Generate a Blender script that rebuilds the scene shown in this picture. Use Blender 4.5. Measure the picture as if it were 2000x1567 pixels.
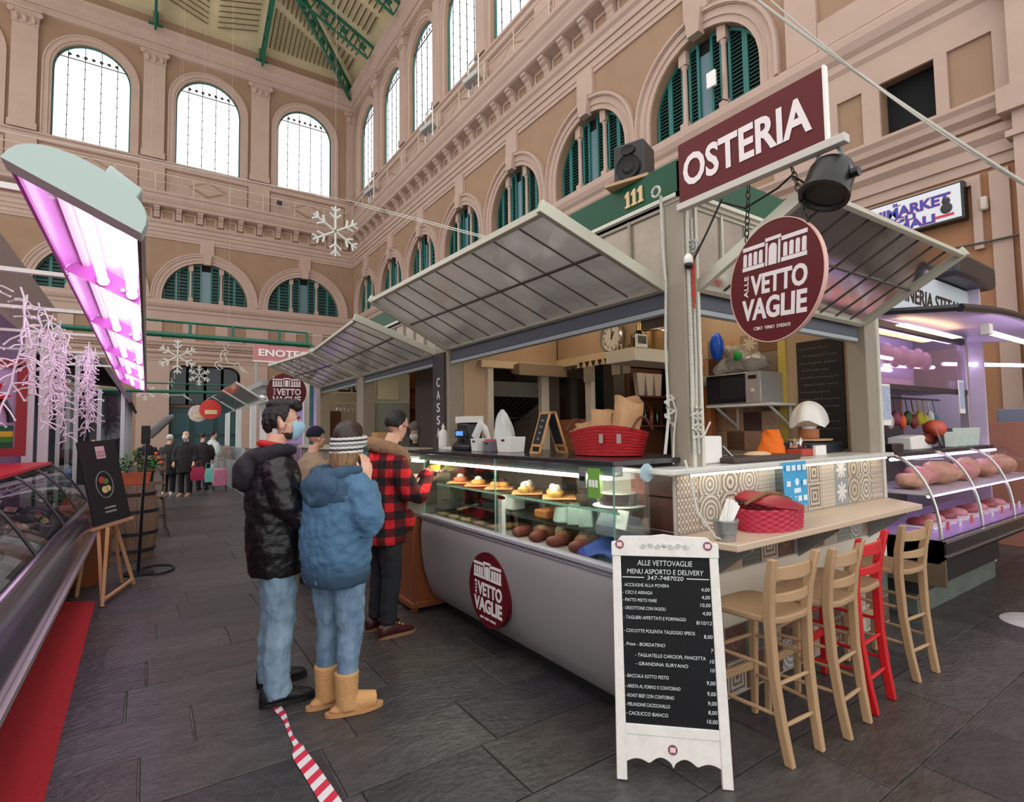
import bpy, bmesh, math, random
from mathutils import Vector as V, Matrix, noise as mn
from math import sin, cos, pi, radians as rad, sqrt, atan2, hypot
random.seed(7)
scene = bpy.context.scene
COL = scene.collection
for o in list(bpy.data.objects): bpy.data.objects.remove(o)

# ---------------------------------------------------------------- camera
cam = bpy.data.cameras.new('camera'); CAM = bpy.data.objects.new('camera', cam); COL.objects.link(CAM)
FPX = 1048.0
cam.sensor_width = 36; cam.lens = 36*FPX/2000; cam.clip_end = 300; cam.clip_start = .05
_y, _p, _r = rad(34.19), rad(3.16), rad(-.81)
_F = V((sin(_y)*cos(_p), cos(_y)*cos(_p), sin(_p))); _R = V((cos(_y), -sin(_y), 0)); _U = _R.cross(_F)
_R, _U = cos(_r)*_R+sin(_r)*_U, -sin(_r)*_R+cos(_r)*_U
CAM.matrix_world = Matrix(((_R.x, _U.x, -_F.x, 0), (_R.y, _U.y, -_F.y, 0), (_R.z, _U.z, -_F.z, 1.6), (0, 0, 0, 1)))
scene.camera = CAM

# ---------------------------------------------------------------- sky, exposure
wd = bpy.data.worlds.new('overcast_sky'); scene.world = wd; wd.use_nodes = True
bg = wd.node_tree.nodes['Background']; bg.inputs[0].default_value = (1.0, .985, .965, 1); bg.inputs[1].default_value = 1.45
scene.view_settings.view_transform = 'Standard'; scene.view_settings.look = 'None'
scene.view_settings.gamma = 1; scene.view_settings.use_curve_mapping = False
scene.view_settings.exposure = 0.2

# ---------------------------------------------------------------- materials
def lin(c):
    r = []
    for x in c[:3]:
        x /= 255.
        r.append(x/12.92 if x <= .04045 else ((x+.055)/1.055)**2.4)
    return (*r, 1)
MATS = {}
def mat(name, col, rough=.6, metal=0, noise=0, scale=4, bump=0, bscale=40, col2=None, emit=0, ecol=None, coat=0, trans=0, spec=None, stretch=None):
    if name in MATS: return MATS[name]
    m = bpy.data.materials.new(name); m.use_nodes = True; nt = m.node_tree; b = nt.nodes['Principled BSDF']
    c = lin(col); b.inputs['Base Color'].default_value = c
    b.inputs['Roughness'].default_value = rough; b.inputs['Metallic'].default_value = metal
    if coat: b.inputs['Coat Weight'].default_value = coat; b.inputs['Coat Roughness'].default_value = .1
    if spec is not None: b.inputs['Specular IOR Level'].default_value = spec
    if trans: b.inputs['Transmission Weight'].default_value = trans
    if emit: b.inputs['Emission Color'].default_value = lin(ecol or col); b.inputs['Emission Strength'].default_value = emit
    if noise or bump:
        tc = nt.nodes.new('ShaderNodeTexCoord'); src = tc.outputs['Object']
        if stretch:
            mp = nt.nodes.new('ShaderNodeMapping'); mp.inputs['Scale'].default_value = stretch; nt.links.new(src, mp.inputs[0]); src = mp.outputs[0]
    if noise:
        n = nt.nodes.new('ShaderNodeTexNoise'); n.inputs['Scale'].default_value = scale; n.inputs['Detail'].default_value = 6; n.inputs['Roughness'].default_value = .65
        nt.links.new(src, n.inputs['Vector'])
        rp = nt.nodes.new('ShaderNodeValToRGB'); rp.color_ramp.elements[0].position = .3; rp.color_ramp.elements[1].position = .7
        d = lin(col2) if col2 else tuple(max(0, x*(1-noise)) for x in c[:3])+(1,)
        e = c if col2 else tuple(min(1, x*(1+noise*.6)) for x in c[:3])+(1,)
        rp.color_ramp.elements[0].color = d; rp.color_ramp.elements[1].color = e
        nt.links.new(n.outputs[0], rp.inputs[0]); nt.links.new(rp.outputs[0], b.inputs['Base Color'])
    if bump:
        n2 = nt.nodes.new('ShaderNodeTexNoise'); n2.inputs['Scale'].default_value = bscale; n2.inputs['Detail'].default_value = 4
        nt.links.new(src, n2.inputs['Vector'])
        bp = nt.nodes.new('ShaderNodeBump'); bp.inputs['Strength'].default_value = min(1, bump); bp.inputs['Distance'].default_value = .02
        nt.links.new(n2.outputs[0], bp.inputs['Height']); nt.links.new(bp.outputs[0], b.inputs['Normal'])
    MATS[name] = m; return m
def glassmat(name, tint=(255, 255, 255), haze=0, hcol=(150, 150, 148), rough=.03, refl=1.0, ior=1.45, translucent=False):
    if name in MATS: return MATS[name]
    m = bpy.data.materials.new(name); m.use_nodes = True; nt = m.node_tree; nt.nodes.clear()
    out = nt.nodes.new('ShaderNodeOutputMaterial'); tr = nt.nodes.new('ShaderNodeBsdfTransparent'); tr.inputs[0].default_value = lin(tint)
    gl = nt.nodes.new('ShaderNodeBsdfGlossy'); gl.inputs['Roughness'].default_value = rough
    body = tr.outputs[0]
    if haze:
        df = nt.nodes.new('ShaderNodeBsdfTranslucent' if translucent else 'ShaderNodeBsdfDiffuse'); df.inputs[0].default_value = lin(hcol)
        hz = df.outputs[0]
        if translucent:
            d2 = nt.nodes.new('ShaderNodeBsdfDiffuse'); d2.inputs[0].default_value = lin(hcol)
            mm = nt.nodes.new('ShaderNodeMixShader'); mm.inputs[0].default_value = .25; nt.links.new(hz, mm.inputs[1]); nt.links.new(d2.outputs[0], mm.inputs[2]); hz = mm.outputs[0]
        mx = nt.nodes.new('ShaderNodeMixShader'); mx.inputs[0].default_value = haze
        nt.links.new(body, mx.inputs[1]); nt.links.new(hz, mx.inputs[2]); body = mx.outputs[0]
        if haze < 1:
            tc = nt.nodes.new('ShaderNodeTexCoord'); n = nt.nodes.new('ShaderNodeTexNoise'); n.inputs['Scale'].default_value = 3; n.inputs['Detail'].default_value = 5
            nt.links.new(tc.outputs['Object'], n.inputs['Vector'])
            mr = nt.nodes.new('ShaderNodeMapRange'); mr.inputs[1].default_value = .3; mr.inputs[2].default_value = .7
            mr.inputs[3].default_value = max(0, haze-.13); mr.inputs[4].default_value = min(1, haze+.13)
            nt.links.new(n.outputs[0], mr.inputs[0]); nt.links.new(mr.outputs[0], mx.inputs[0])
    fr = nt.nodes.new('ShaderNodeFresnel'); fr.inputs[0].default_value = ior
    mul = nt.nodes.new('ShaderNodeMath'); mul.operation = 'MULTIPLY'; mul.inputs[1].default_value = refl; nt.links.new(fr.outputs[0], mul.inputs[0])
    mf = nt.nodes.new('ShaderNodeMixShader'); nt.links.new(mul.outputs[0], mf.inputs[0]); nt.links.new(body, mf.inputs[1]); nt.links.new(gl.outputs[0], mf.inputs[2])
    nt.links.new(mf.outputs[0], out.inputs[0]); MATS[name] = m; return m
def emat(name, col, strength):
    if name in MATS: return MATS[name]
    return mat(name, (20, 20, 20), .5, emit=strength, ecol=col)

# ---------------------------------------------------------------- mesh builder
def frame_of(d):
    d = V(d).normalized(); a = V((0, 0, 1)) if abs(d.z) < .9 else V((1, 0, 0))
    u = a.cross(d).normalized(); return u, d.cross(u), d
WL = {}
class MB:
    def __init__(s): s.v = []; s.f = []; s.mi = []
    def add(s, vs, fs, mi=0):
        o = len(s.v); s.v += [tuple(p) for p in vs]; s.f += [tuple(i+o for i in f) for f in fs]; s.mi += [mi]*len(fs); return s
    def box(s, a, b, mi=0):
        x0, x1 = sorted((a[0], b[0])); y0, y1 = sorted((a[1], b[1])); z0, z1 = sorted((a[2], b[2]))
        return s.add([(x0, y0, z0), (x1, y0, z0), (x1, y1, z0), (x0, y1, z0), (x0, y0, z1), (x1, y0, z1), (x1, y1, z1), (x0, y1, z1)],
                     [(3, 2, 1, 0), (4, 5, 6, 7), (0, 1, 5, 4), (1, 2, 6, 5), (2, 3, 7, 6), (3, 0, 4, 7)], mi)
    def obox(s, c, size, rot=None, mi=0):
        R = rot if rot is not None else Matrix.Identity(3); c = V(c); hx, hy, hz = size[0]/2, size[1]/2, size[2]/2
        vs = [c+R@V((x*hx, y*hy, z*hz)) for z in (-1, 1) for x, y in ((-1, -1), (1, -1), (1, 1), (-1, 1))]
        return s.add(vs, [(3, 2, 1, 0), (4, 5, 6, 7), (0, 1, 5, 4), (1, 2, 6, 5), (2, 3, 7, 6), (3, 0, 4, 7)], mi)
    def bar(s, p, q, w, h, up=(0, 0, 1), mi=0):
        p, q = V(p), V(q); d = (q-p).normalized(); u = V(up); sd = d.cross(u).normalized(); u = sd.cross(d)
        return s.obox((p+q)/2, ((q-p).length, w, h), Matrix((d, sd, u)).transposed(), mi)
    def tube(s, pts, r, n=8, cap=True, closed=False, mi=0, sx=1):
        pts = [V(p) for p in pts]; k = len(pts); rs = r if isinstance(r, (list, tuple)) else [r]*k; vs = []; pu = None
        for i, p in enumerate(pts):
            if closed: d = pts[(i+1) % k]-pts[i-1]
            else: d = pts[min(i+1, k-1)]-pts[max(i-1, 0)]
            if d.length < 1e-9: d = V((0, 0, 1))
            d.normalize()
            if pu is None: u = frame_of(d)[0]
            else:
                u = pu-d*pu.dot(d); u = u.normalized() if u.length > 1e-6 else frame_of(d)[0]
            w = d.cross(u); pu = u
            vs += [p+(u*cos(2*pi*j/n)*sx+w*sin(2*pi*j/n))*rs[i] for j in range(n)]
        fs = []
        for i in range(k if closed else k-1):
            a, b = i*n, ((i+1) % k)*n
            fs += [(a+j, a+(j+1) % n, b+(j+1) % n, b+j) for j in range(n)]
        if cap and not closed: fs += [tuple(range(n-1, -1, -1)), tuple((k-1)*n+j for j in range(n))]
        return s.add(vs, fs, mi)
    def cyl(s, p, q, r, r2=None, n=14, mi=0): return s.tube([p, q], [r, r if r2 is None else r2], n, mi=mi)
    def lathe(s, prof, c=(0, 0, 0), n=20, axis=(0, 0, 1), mi=0, sx=1, sy=1, cap=True):
        u, w, d = frame_of(axis) if tuple(axis) != (0, 0, 1) else (V((1, 0, 0)), V((0, 1, 0)), V((0, 0, 1))); c = V(c); k = len(prof)
        vs = [c+(u*cos(2*pi*j/n)*sx+w*sin(2*pi*j/n)*sy)*r+d*z for r, z in prof for j in range(n)]
        fs = [(i*n+j, i*n+(j+1) % n, (i+1)*n+(j+1) % n, (i+1)*n+j) for i in range(k-1) for j in range(n)]
        if cap: fs += [tuple(range(n-1, -1, -1)), tuple((k-1)*n+j for j in range(n))]
        return s.add(vs, fs, mi)
    def ell(s, c, r, n=16, m=9, rot=None, mi=0):
        c = V(c); r = (r, r, r) if not hasattr(r, '__len__') else r; R = rot if rot is not None else Matrix.Identity(3); vs = []
        for i in range(1, m):
            t = pi*i/m
            vs += [c+R@V((r[0]*sin(t)*cos(2*pi*j/n), r[1]*sin(t)*sin(2*pi*j/n), -r[2]*cos(t))) for j in range(n)]
        b, t = len(vs), len(vs)+1; vs += [c+R@V((0, 0, -r[2])), c+R@V((0, 0, r[2]))]
        fs = [(i*n+j, i*n+(j+1) % n, (i+1)*n+(j+1) % n, (i+1)*n+j) for i in range(m-2) for j in range(n)]
        fs += [(b, (j+1) % n, j) for j in range(n)]+[(t, (m-2)*n+j, (m-2)*n+(j+1) % n) for j in range(n)]
        return s.add(vs, fs, mi)
    def prism(s, poly, o, u, v, d0, d1, mi=0):
        o, u, v = V(o), V(u), V(v); w = u.cross(v).normalized(); k = len(poly)
        vs = [o+u*a+v*b+w*d for d in (d0, d1) for a, b in poly]
        return s.add(vs, [tuple(range(k-1, -1, -1)), tuple(range(k, 2*k))]+[(i, (i+1) % k, k+(i+1) % k, k+i) for i in range(k)], mi)
    def grid(s, fn, nu, nv, closed=False, mi=0):
        vs = [fn(i/(nu if closed else nu-1), j/(nv-1)) for j in range(nv) for i in range(nu)]; fs = []
        for j in range(nv-1):
            for i in range(nu if closed else nu-1): fs.append((j*nu+i, j*nu+(i+1) % nu, (j+1)*nu+(i+1) % nu, (j+1)*nu+i))
        return s.add(vs, fs, mi)
    def loft(s, rings, cap=True, mi=0):
        n = len(rings[0]); vs = [p for r in rings for p in r]; k = len(rings)
        fs = [(i*n+j, i*n+(j+1) % n, (i+1)*n+(j+1) % n, (i+1)*n+j) for i in range(k-1) for j in range(n)]
        if cap: fs += [tuple(range(n-1, -1, -1)), tuple((k-1)*n+j for j in range(n))]
        return s.add(vs, fs, mi)
    def build(s, name, mats, parent=None, smooth=40, bevel=0, kind=None, seg=2):
        me = bpy.data.meshes.new(name)
        if parent is not None: base = WL.get(parent, V((0, 0, 0)))
        else:
            xs = [p[0] for p in s.v]; ys = [p[1] for p in s.v]; zs = [p[2] for p in s.v]
            base = V(((min(xs)+max(xs))/2, (min(ys)+max(ys))/2, min(zs)))
        me.from_pydata([(p[0]-base.x, p[1]-base.y, p[2]-base.z) for p in s.v], [], s.f)
        mats = mats if isinstance(mats, (list, tuple)) else [mats]
        for m in mats: me.materials.append(m)
        me.polygons.foreach_set('material_index', s.mi)
        if smooth:
            me.polygons.foreach_set('use_smooth', [True]*len(me.polygons)); me.set_sharp_from_angle(angle=rad(smooth))
        me.update()
        o = bpy.data.objects.new(name, me); COL.objects.link(o)
        if parent is not None: o.parent = parent; WL[o] = base
        else: o.location = base; WL[o] = base
        if bevel:
            b = o.modifiers.new('bevel', 'BEVEL'); b.width = bevel; b.segments = seg; b.limit_method = 'ANGLE'; b.angle_limit = rad(35)
        if kind: o['kind'] = kind
        return o
def thing(name, label, cat, loc=(0, 0, 0), group=None):
    o = bpy.data.objects.new(name, None); COL.objects.link(o); o.location = loc; o.empty_display_size = .1
    WL[o] = V(loc); return tag(o, label, cat, group)
def tag(o, label, cat, group=None):
    o['label'] = label; o['category'] = cat
    if group: o['group'] = group
    return o
def dup(root, loc=None, rz=None, label=None, parent=None, scale=None, group=None):
    c = root.copy(); COL.objects.link(c); c.parent = parent
    if loc is not None: c.location = loc
    if rz is not None: c.rotation_euler = (0, 0, rz)
    if scale is not None: c.scale = scale
    if label: c['label'] = label
    if group: c['group'] = group
    for ch in root.children: dup(ch, parent=c)
    return c
def place(root, loc, rz=0, scale=None):
    root.location = loc; root.rotation_euler = (0, 0, rz)
    if scale: root.scale = scale
    return root
def struct(o): o['kind'] = 'structure'; return o
_tx = {}
def text(s, o, u, v, h, mt, parent, width=None, ext=.003, bold=0, name='lettering', align='L', lift=.001, shear=0, mbuild=None, bx=0):
    """flat lettering: o = baseline start, u = reading direction, v = up; cap height h"""
    cu = bpy.data.curves.new('t', 'FONT'); cu.body = s; cu.size = 1; cu.offset = bold; cu.resolution_u = 3; cu.shear = shear
    ob = bpy.data.objects.new('t', cu); COL.objects.link(ob); dg = bpy.context.evaluated_depsgraph_get()
    me = bpy.data.meshes.new_from_object(ob.evaluated_get(dg)); bpy.data.objects.remove(ob); bpy.data.curves.remove(cu)
    vs = [p.co.copy() for p in me.vertices]; fs = [tuple(p.vertices) for p in me.polygons]; bpy.data.meshes.remove(me)
    if not vs: return None
    x0, x1 = min(p.x for p in vs), max(p.x for p in vs); sy = h/.73; sx = sy
    if width: sx = width/(x1-x0)
    if align == 'C': off = -(x0+x1)/2
    elif align == 'R': off = -x1
    else: off = -x0
    o, u, v = V(o), V(u).normalized(), V(v).normalized(); w = u.cross(v)
    pts = [o+u*((p.x+off)*sx)+v*(p.y*sy)+w*(lift+ext) for p in vs]
    b = mbuild or MB(); b.add(pts, fs)
    # thin rim so that the letters have thickness
    cnt = {}
    for f in fs:
        for i in range(len(f)):
            e = (f[i], f[(i+1) % len(f)]); cnt[e] = 1
    k = len(pts); rim = [(e[1], e[0], e[0]+k, e[1]+k) for e in cnt if (e[1], e[0]) not in cnt]
    off0 = len(b.v)-k
    b.v += [tuple(p-w*ext) for p in pts]; b.f += [tuple(i+off0 for i in f) for f in rim]; b.mi += [0]*len(rim)
    if mbuild: return b
    return b.build(name, mt, parent, smooth=0)
ORD = 'first second third fourth fifth sixth seventh eighth ninth tenth eleventh twelfth thirteenth fourteenth fifteenth sixteenth seventeenth eighteenth nineteenth twentieth'.split()
X_, Y_, Z_ = V((1, 0, 0)), V((0, 1, 0)), V((0, 0, 1))
# ================================================================ MATERIALS OF THE HALL
m_tan = mat('tan_plaster', (154, 124, 100), .85, noise=.10, scale=.8, bump=.15, bscale=6)
m_pink = mat('pink_stone_plaster', (182, 156, 142), .8, noise=.08, scale=.9, bump=.12, bscale=8)
m_low = mat('ochre_lower_plaster', (160, 114, 82), .85, noise=.12, scale=.7)
m_teal = mat('teal_shutter_paint', (34, 104, 98), .5)
m_teald = mat('dark_teal_slats', (22, 62, 58), .55)
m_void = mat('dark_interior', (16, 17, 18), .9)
m_iron = mat('dark_window_iron', (60, 52, 48), .5)
m_green = mat('green_iron_paint', (18, 92, 68), .4)
m_cream = mat('cream_roof_boards', (205, 190, 150), .8, noise=.08, scale=1.5)
m_gap = mat('roof_board_gap', (96, 80, 56), .9)
m_grey = mat('galvanised_steel', (150, 152, 150), .4, .6)
m_pane = glassmat('clear_window_glass', (250, 252, 255), rough=.02, refl=.12)
XW, YW = 11.45, 36.0

# ================================================================ FLOOR
m_slab = [mat('stone_slab_%s' % n, c, .4, noise=.45, scale=4, bump=.5, bscale=14) for n, c in (('grey', (74, 71, 70)), ('brown', (68, 63, 60)), ('dark', (57, 55, 56)), ('slate', (63, 61, 64)))]
m_joint = mat('pale_joint_mortar', (134, 128, 120), .9, noise=.75, scale=2.6, col2=(46, 44, 43))
mf = bpy.data.materials.new('far_paving'); mf.use_nodes = True; nt = mf.node_tree; b = nt.nodes['Principled BSDF']; b.inputs['Roughness'].default_value = .42
tc = nt.nodes.new('ShaderNodeTexCoord'); br = nt.nodes.new('ShaderNodeTexBrick'); br.inputs['Scale'].default_value = 1; br.inputs['Brick Width'].default_value = .95; br.inputs['Row Height'].default_value = .45
br.inputs['Mortar Size'].default_value = .012; br.inputs['Color1'].default_value = lin((74, 71, 71)); br.inputs['Color2'].default_value = lin((64, 62, 63)); br.inputs['Mortar'].default_value = lin((92, 88, 84))
nt.links.new(tc.outputs['Object'], br.inputs['Vector']); nt.links.new(br.outputs[0], b.inputs['Base Color'])
fl = MB(); fl.add([(-14, 13.9, -.002), (14, 13.9, -.002), (14, 37, -.002), (-14, 37, -.002)], [(0, 1, 2, 3)], 0)
fl.add([(-14, -8, -.012), (14, -8, -.012), (14, 14.2, -.012), (-14, 14.2, -.012)], [(0, 1, 2, 3)], 1)
floor = struct(fl.build('floor', [mf, m_joint]))
rnd = random.Random(3)
slab_me = []
for k in range(6):
    bm = bmesh.new(); bmesh.ops.create_cube(bm, size=1)
    for v in bm.verts: v.co.z = v.co.z*.06-.03
    bmesh.ops.bevel(bm, geom=[e for e in bm.edges if all(v.co.z > -.01 for v in e.verts)], offset=.004, segments=1, affect='EDGES')
    me = bpy.data.meshes.new('stone_slab'); bm.to_mesh(me); bm.free(); me.materials.append(m_slab[k % 4]); slab_me.append(me)
row = 0; y = -.25
while y < 14.1:
    d = .45; x = -2.2+rnd.uniform(0, .9)
    xmax = 9.4 if y < 2.6 else 3.0
    while x < xmax:
        L = rnd.choice((.62, .78, .95, 1.05))
        vis = (x+L > -1.4) and (y > .4 or x > .5)
        if vis:
            o = bpy.data.objects.new('stone_slab', rnd.choice(slab_me)); COL.objects.link(o); o.parent = floor
            o.location = (x+L/2-floor.location.x, y+d/2-floor.location.y, rnd.uniform(-.003, .0)-floor.location.z)
            o.scale = (L-.009, d-.009, 1); o.rotation_euler = (rnd.uniform(-.002, .002), rnd.uniform(-.002, .002), 0)
        x += L
    y += d; row += 1

# ================================================================ HALL WALLS
def wall(name, P, n_in, u0, u1, cs, ho, sp, wo, lowboxes, nmod, first, modoff, z0):
    """P(u,z,d): wall coordinates to world (d = distance into the hall)"""
    def bx(m, ua, ub, za, zb, da, db, mi=0): m.box(P(ua, za, da), P(ub, zb, db), mi)
    w = MB()
    for a in lowboxes: bx(w, *a)
    bx(w, u0, u1, 8.15, 9.35, -.35, 0); bx(w, u0, u1, 13.0, 17.3, -.35, 0); bx(w, u0, u1, 24.0, 26.0, -.35, 0)
    bounds = [u0]+[(a+b)/2 for a, b in zip(cs, cs[1:])]+[u1]
    uu = V(P(1, 0, 0))-V(P(0, 0, 0)); zz = Z_; nn = V(P(0, 0, 1))-V(P(0, 0, 0)); s = 1 if uu.cross(zz).dot(nn) > 0 else -1
    def ext(m, poly, d0, d1, mi=0): m.prism(poly, P(0, 0, 0), uu, zz, s*d0, s*d1, mi)
    def arc(c, r, zc, n=20, a0=0, a1=pi): return [(c+r*cos(a0+(a1-a0)*i/n), zc+r*sin(a0+(a1-a0)*i/n)) for i in range(n+1)]
    for i, c in enumerate(cs):
        a, b_ = bounds[i], bounds[i+1]
        ext(w, [(b_, 9.35), (b_, 13.0), (a, 13.0), (a, 9.35), (c-ho, 9.35)]+arc(c, ho, z0)[::-1]+[(c+ho, 9.35)], -.35, 0)
        zs = 22.9-wo
        ext(w, [(b_, 17.3), (b_, 24.0), (a, 24.0), (a, 17.3), (c-wo, 17.3)]+arc(c, wo, zs)[::-1]+[(c+wo, 17.3)], -.35, 0)
    W = struct(w.build(name, m_tan, smooth=0))
    # horizontal mouldings: profile (d,z) swept along the wall
    def mould(nm, prof, ua=u0, ub=u1, mt=m_pink):
        m = MB(); k = len(prof); vs = [P(u, z, d) for u in (ua, ub) for d, z in prof]
        f = [(i, (i+1) % k, k+(i+1) % k, k+i) for i in range(k)]+[tuple(range(k)), tuple(range(2*k-1, k-1, -1))]
        m.add(vs, f); return m.build(nm, mt, W, smooth=0)
    mould('sill_course', [(0, 8.2), (.06, 8.2), (.06, 8.62), (.12, 8.7), (.12, 8.84), (.2, 8.92), (.26, 9.06), (.26, 9.2), (.1, 9.35), (0, 9.35)])
    mould('string_course', [(0, 12.97), (.08, 12.97), (.08, 13.2), (.13, 13.2), (.13, 13.42), (.18, 13.42), (.18, 13.62), (.26, 13.7), (.3, 13.84), (.06, 13.92), (0, 13.92)])
    mould('cornice', [(0, 14.5), (.42, 14.56), (.5, 14.6), (.52, 14.74), (.6, 14.86), (.66, 15.0), (.66, 15.12), (.74, 15.2), (.74, 15.34), (.1, 15.42), (0, 15.42)])
    mould('attic_rail_course', [(0, 16.9), (.1, 16.95), (.1, 17.2), (.18, 17.24), (.18, 17.34), (0, 17.36)])
    mould('entablature', [(0, 23.7), (.14, 23.75), (.14, 24.1), (.2, 24.1), (.2, 24.45), (.3, 24.6), (.3, 24.75), (.42, 24.85), (.46, 25.0), (.1, 25.1), (0, 25.1)])
    # frieze panels' frame strips and modillions
    mm = MB()
    for d_, z_ in ((.36, 14.56),): pass
    md = MB()
    md.prism([(0, 13.98), (.1, 13.98), (.16, 14.02), (.14, 14.12), (.2, 14.2), (.24, 14.3), (.34, 14.36), (.38, 14.44), (.44, 14.46), (.44, 14.56), (0, 14.56)], (0, 0, 0), Y_, Z_, -.14, .14)
    # modillion prototype is built for a wall whose hall side is local +y
    p0 = md.build('modillion', m_pink, W, smooth=0)
    me = p0.data
    for k in range(nmod):
        o = p0 if k == 0 else p0.copy()
        if k: COL.objects.link(o)
        q = V(P(first+modoff*k, 0, 0)); o.location = q-WL[W]
        o.rotation_euler = (0, 0, atan2(nn.y, nn.x)-pi/2)
    for v in me.vertices: v.co += WL[W]
    fr = MB()
    for k in range(nmod-1):
        ua, ub = first+modoff*k+.2, first+modoff*(k+1)-.2
        for q in ((ua, ua+.09, 14.0, 14.4), (ub-.09, ub, 14.0, 14.4), (ua, ub, 14.4, 14.5), (ua, ub, 13.93, 14.0)): bx(fr, *q, 0, .05)
    fr.build('frieze_panel_frame', m_pink, W, smooth=0)
    # arches
    for i, c in enumerate(cs):
        a, b_ = bounds[i], bounds[i+1]; ro = min(ho+.62, sp/2-.005)
        m = MB()
        for r0, r1, d in ((ho, ho+.16, .06), (ho+.16, ho+.2, .1), (ho+.2, ho+.36, .08), (ho+.36, ro-.08, .13), (ro-.08, ro, .17)):
            if r1 <= r0: continue
            ext(m, arc(c, r1, z0)+[(c-r1, 9.35), (c-r0, 9.35)]+arc(c, r0, z0)[::-1]+[(c+r0, 9.35), (c+r1, 9.35)], 0, d)
        m.build('archivolt', m_pink, W, smooth=30)
        m = MB(); zt = 12.97
        ext(m, [(c-.17, z0+ho-.1), (c+.17, z0+ho-.1), (c+.25, z0+ho+.5), (c-.25, z0+ho+.5)], 0, .24)
        ext(m, [(c-.36, z0+ho+.5), (c+.36, z0+ho+.5), (c+.36, zt+.05), (c-.36, zt+.05)], 0, .12)
        m.build('keystone', m_pink, W, smooth=0)
        # spandrel edge strip
        m = MB(); bx(m, a+.001, b_-.001, 12.82, 12.97, 0, .05); m.build('spandrel_strip', m_pink, W, smooth=0)
        # window surround of the clerestory
        m = MB(); zs = 22.9-wo
        for r0, r1, d in ((wo, wo+.1, .05), (wo+.1, wo+.32, .1), (wo+.32, wo+.4, .14)):
            ext(m, arc(c, r1, zs)+[(c-r1, 17.3), (c-r0, 17.3)]+arc(c, r0, zs)[::-1]+[(c+r0, 17.3), (c+r1, 17.3)], 0, d)
        m.build('window_surround', m_pink, W, smooth=30)
    # clerestory pilasters with capitals, attic panels
    for i, bnd in enumerate(bounds):
        pw = .52 if sp > 5 else .34
        m = MB(); bx(m, bnd-pw, bnd+pw, 17.36, 22.9, 0, .2); bx(m, bnd-pw-.06, bnd+pw+.06, 17.36, 17.7, 0, .26); bx(m, bnd-pw-.08, bnd+pw+.08, 15.42, 17.0, 0, .16)
        pl = m.build('pilaster', m_pink, W, smooth=0)
        m = MB(); bx(m, bnd-pw-.14, bnd+pw+.14, 23.58, 23.72, 0, .36); bx(m, bnd-pw-.03, bnd+pw+.03, 22.86, 22.94, 0, .25)
        N = 10
        for k in range(6):
            z = 22.95+.1*k; q = pw+.02+.1*(k/5)**2; m.box(P(bnd-q, z, 0), P(bnd+q, z+.11, .24+.1*(k/5)**2))
        for sgn in (-1, 1):
            cc = P(bnd+sgn*(pw+.05), 23.42, .3); m.lathe([(.06, -.06), (.14, -.05), (.14, .05), (.06, .06)], cc, 10, nn)
        for t in (-.5, 0, .5): m.ell(P(bnd+t*pw*1.3, 23.12, .26), (.12, .12, .2), 8, 6)
        m.build('capital', m_pink, pl)
        if i < len(bounds)-1:
            a, b_ = bnd+pw+.16, bounds[i+1]-pw-.16; mid = (a+b_)/2
            m = MB()
            for q in ((a, b_, 16.7, 16.8), (a, b_, 15.55, 15.65), (a, a+.1, 15.65, 16.7), (b_-.1, b_, 15.65, 16.7)): bx(m, *q, 0, .06)
            bx(m, a+.1, b_-.1, 15.65, 16.7, 0, .03); ext(m, [(mid-.85, 16.17), (mid, 15.78), (mid+.85, 16.17), (mid, 16.56)], 0, .06); ap = m.build('attic_panel', m_pink, W, smooth=0); m = MB(); ext(m, [(mid-1.05, 16.17), (mid, 15.67), (mid+1.05, 16.17), (mid, 16.67)], 0, .045); m.build('diamond_border', m_tan, ap, smooth=0)
            m = MB(); bx(m, bnd+.3, bounds[i+1]-.3, 25.12, 25.75, 0, .02); m.build('roof_band', m_tan, W, smooth=0)
    return W, ext, arc, bx, mould
cs_r = [8.15+4.18*k for k in range(7)]; cs_e = [-8.38, -2.83, 2.72, 8.27]
PR = lambda u, z, d: (XW-d, u, z)
PE = lambda u, z, d: (u, YW-d, z)
WR, extR, arcR, bxR, mouldR = wall("wall_right", PR, -X_, -2.5, YW, cs_r, 1.62, 4.18, 1.56, [(-2.5, YW, 0, 7.06, -.35, 0), (-2.5, 3.34, 7.06, 8.15, -.35, 0), (4.2, YW, 7.06, 8.15, -.35, 0)], 33, 1.66, 1.045, 10.02)
WE, extE, arcE, bxE, mouldE = wall('wall_end', PE, -Y_, -11.2, XW, cs_e, 2.2, 5.55, 1.7, [(-11.2, .98, 0, 8.15, -.35, 0), (4.62, XW, 0, 8.15, -.35, 0), (.98, 4.62, 5.62, 8.15, -.35, 0)], 13, -1.95, 1.07, 9.5)
def strips(W, bx, rects, d, nm, mt):
    for r in rects:
        m = MB(); bx(m, *r, 0, d); m.build(nm, mt, W, smooth=0)
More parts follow.
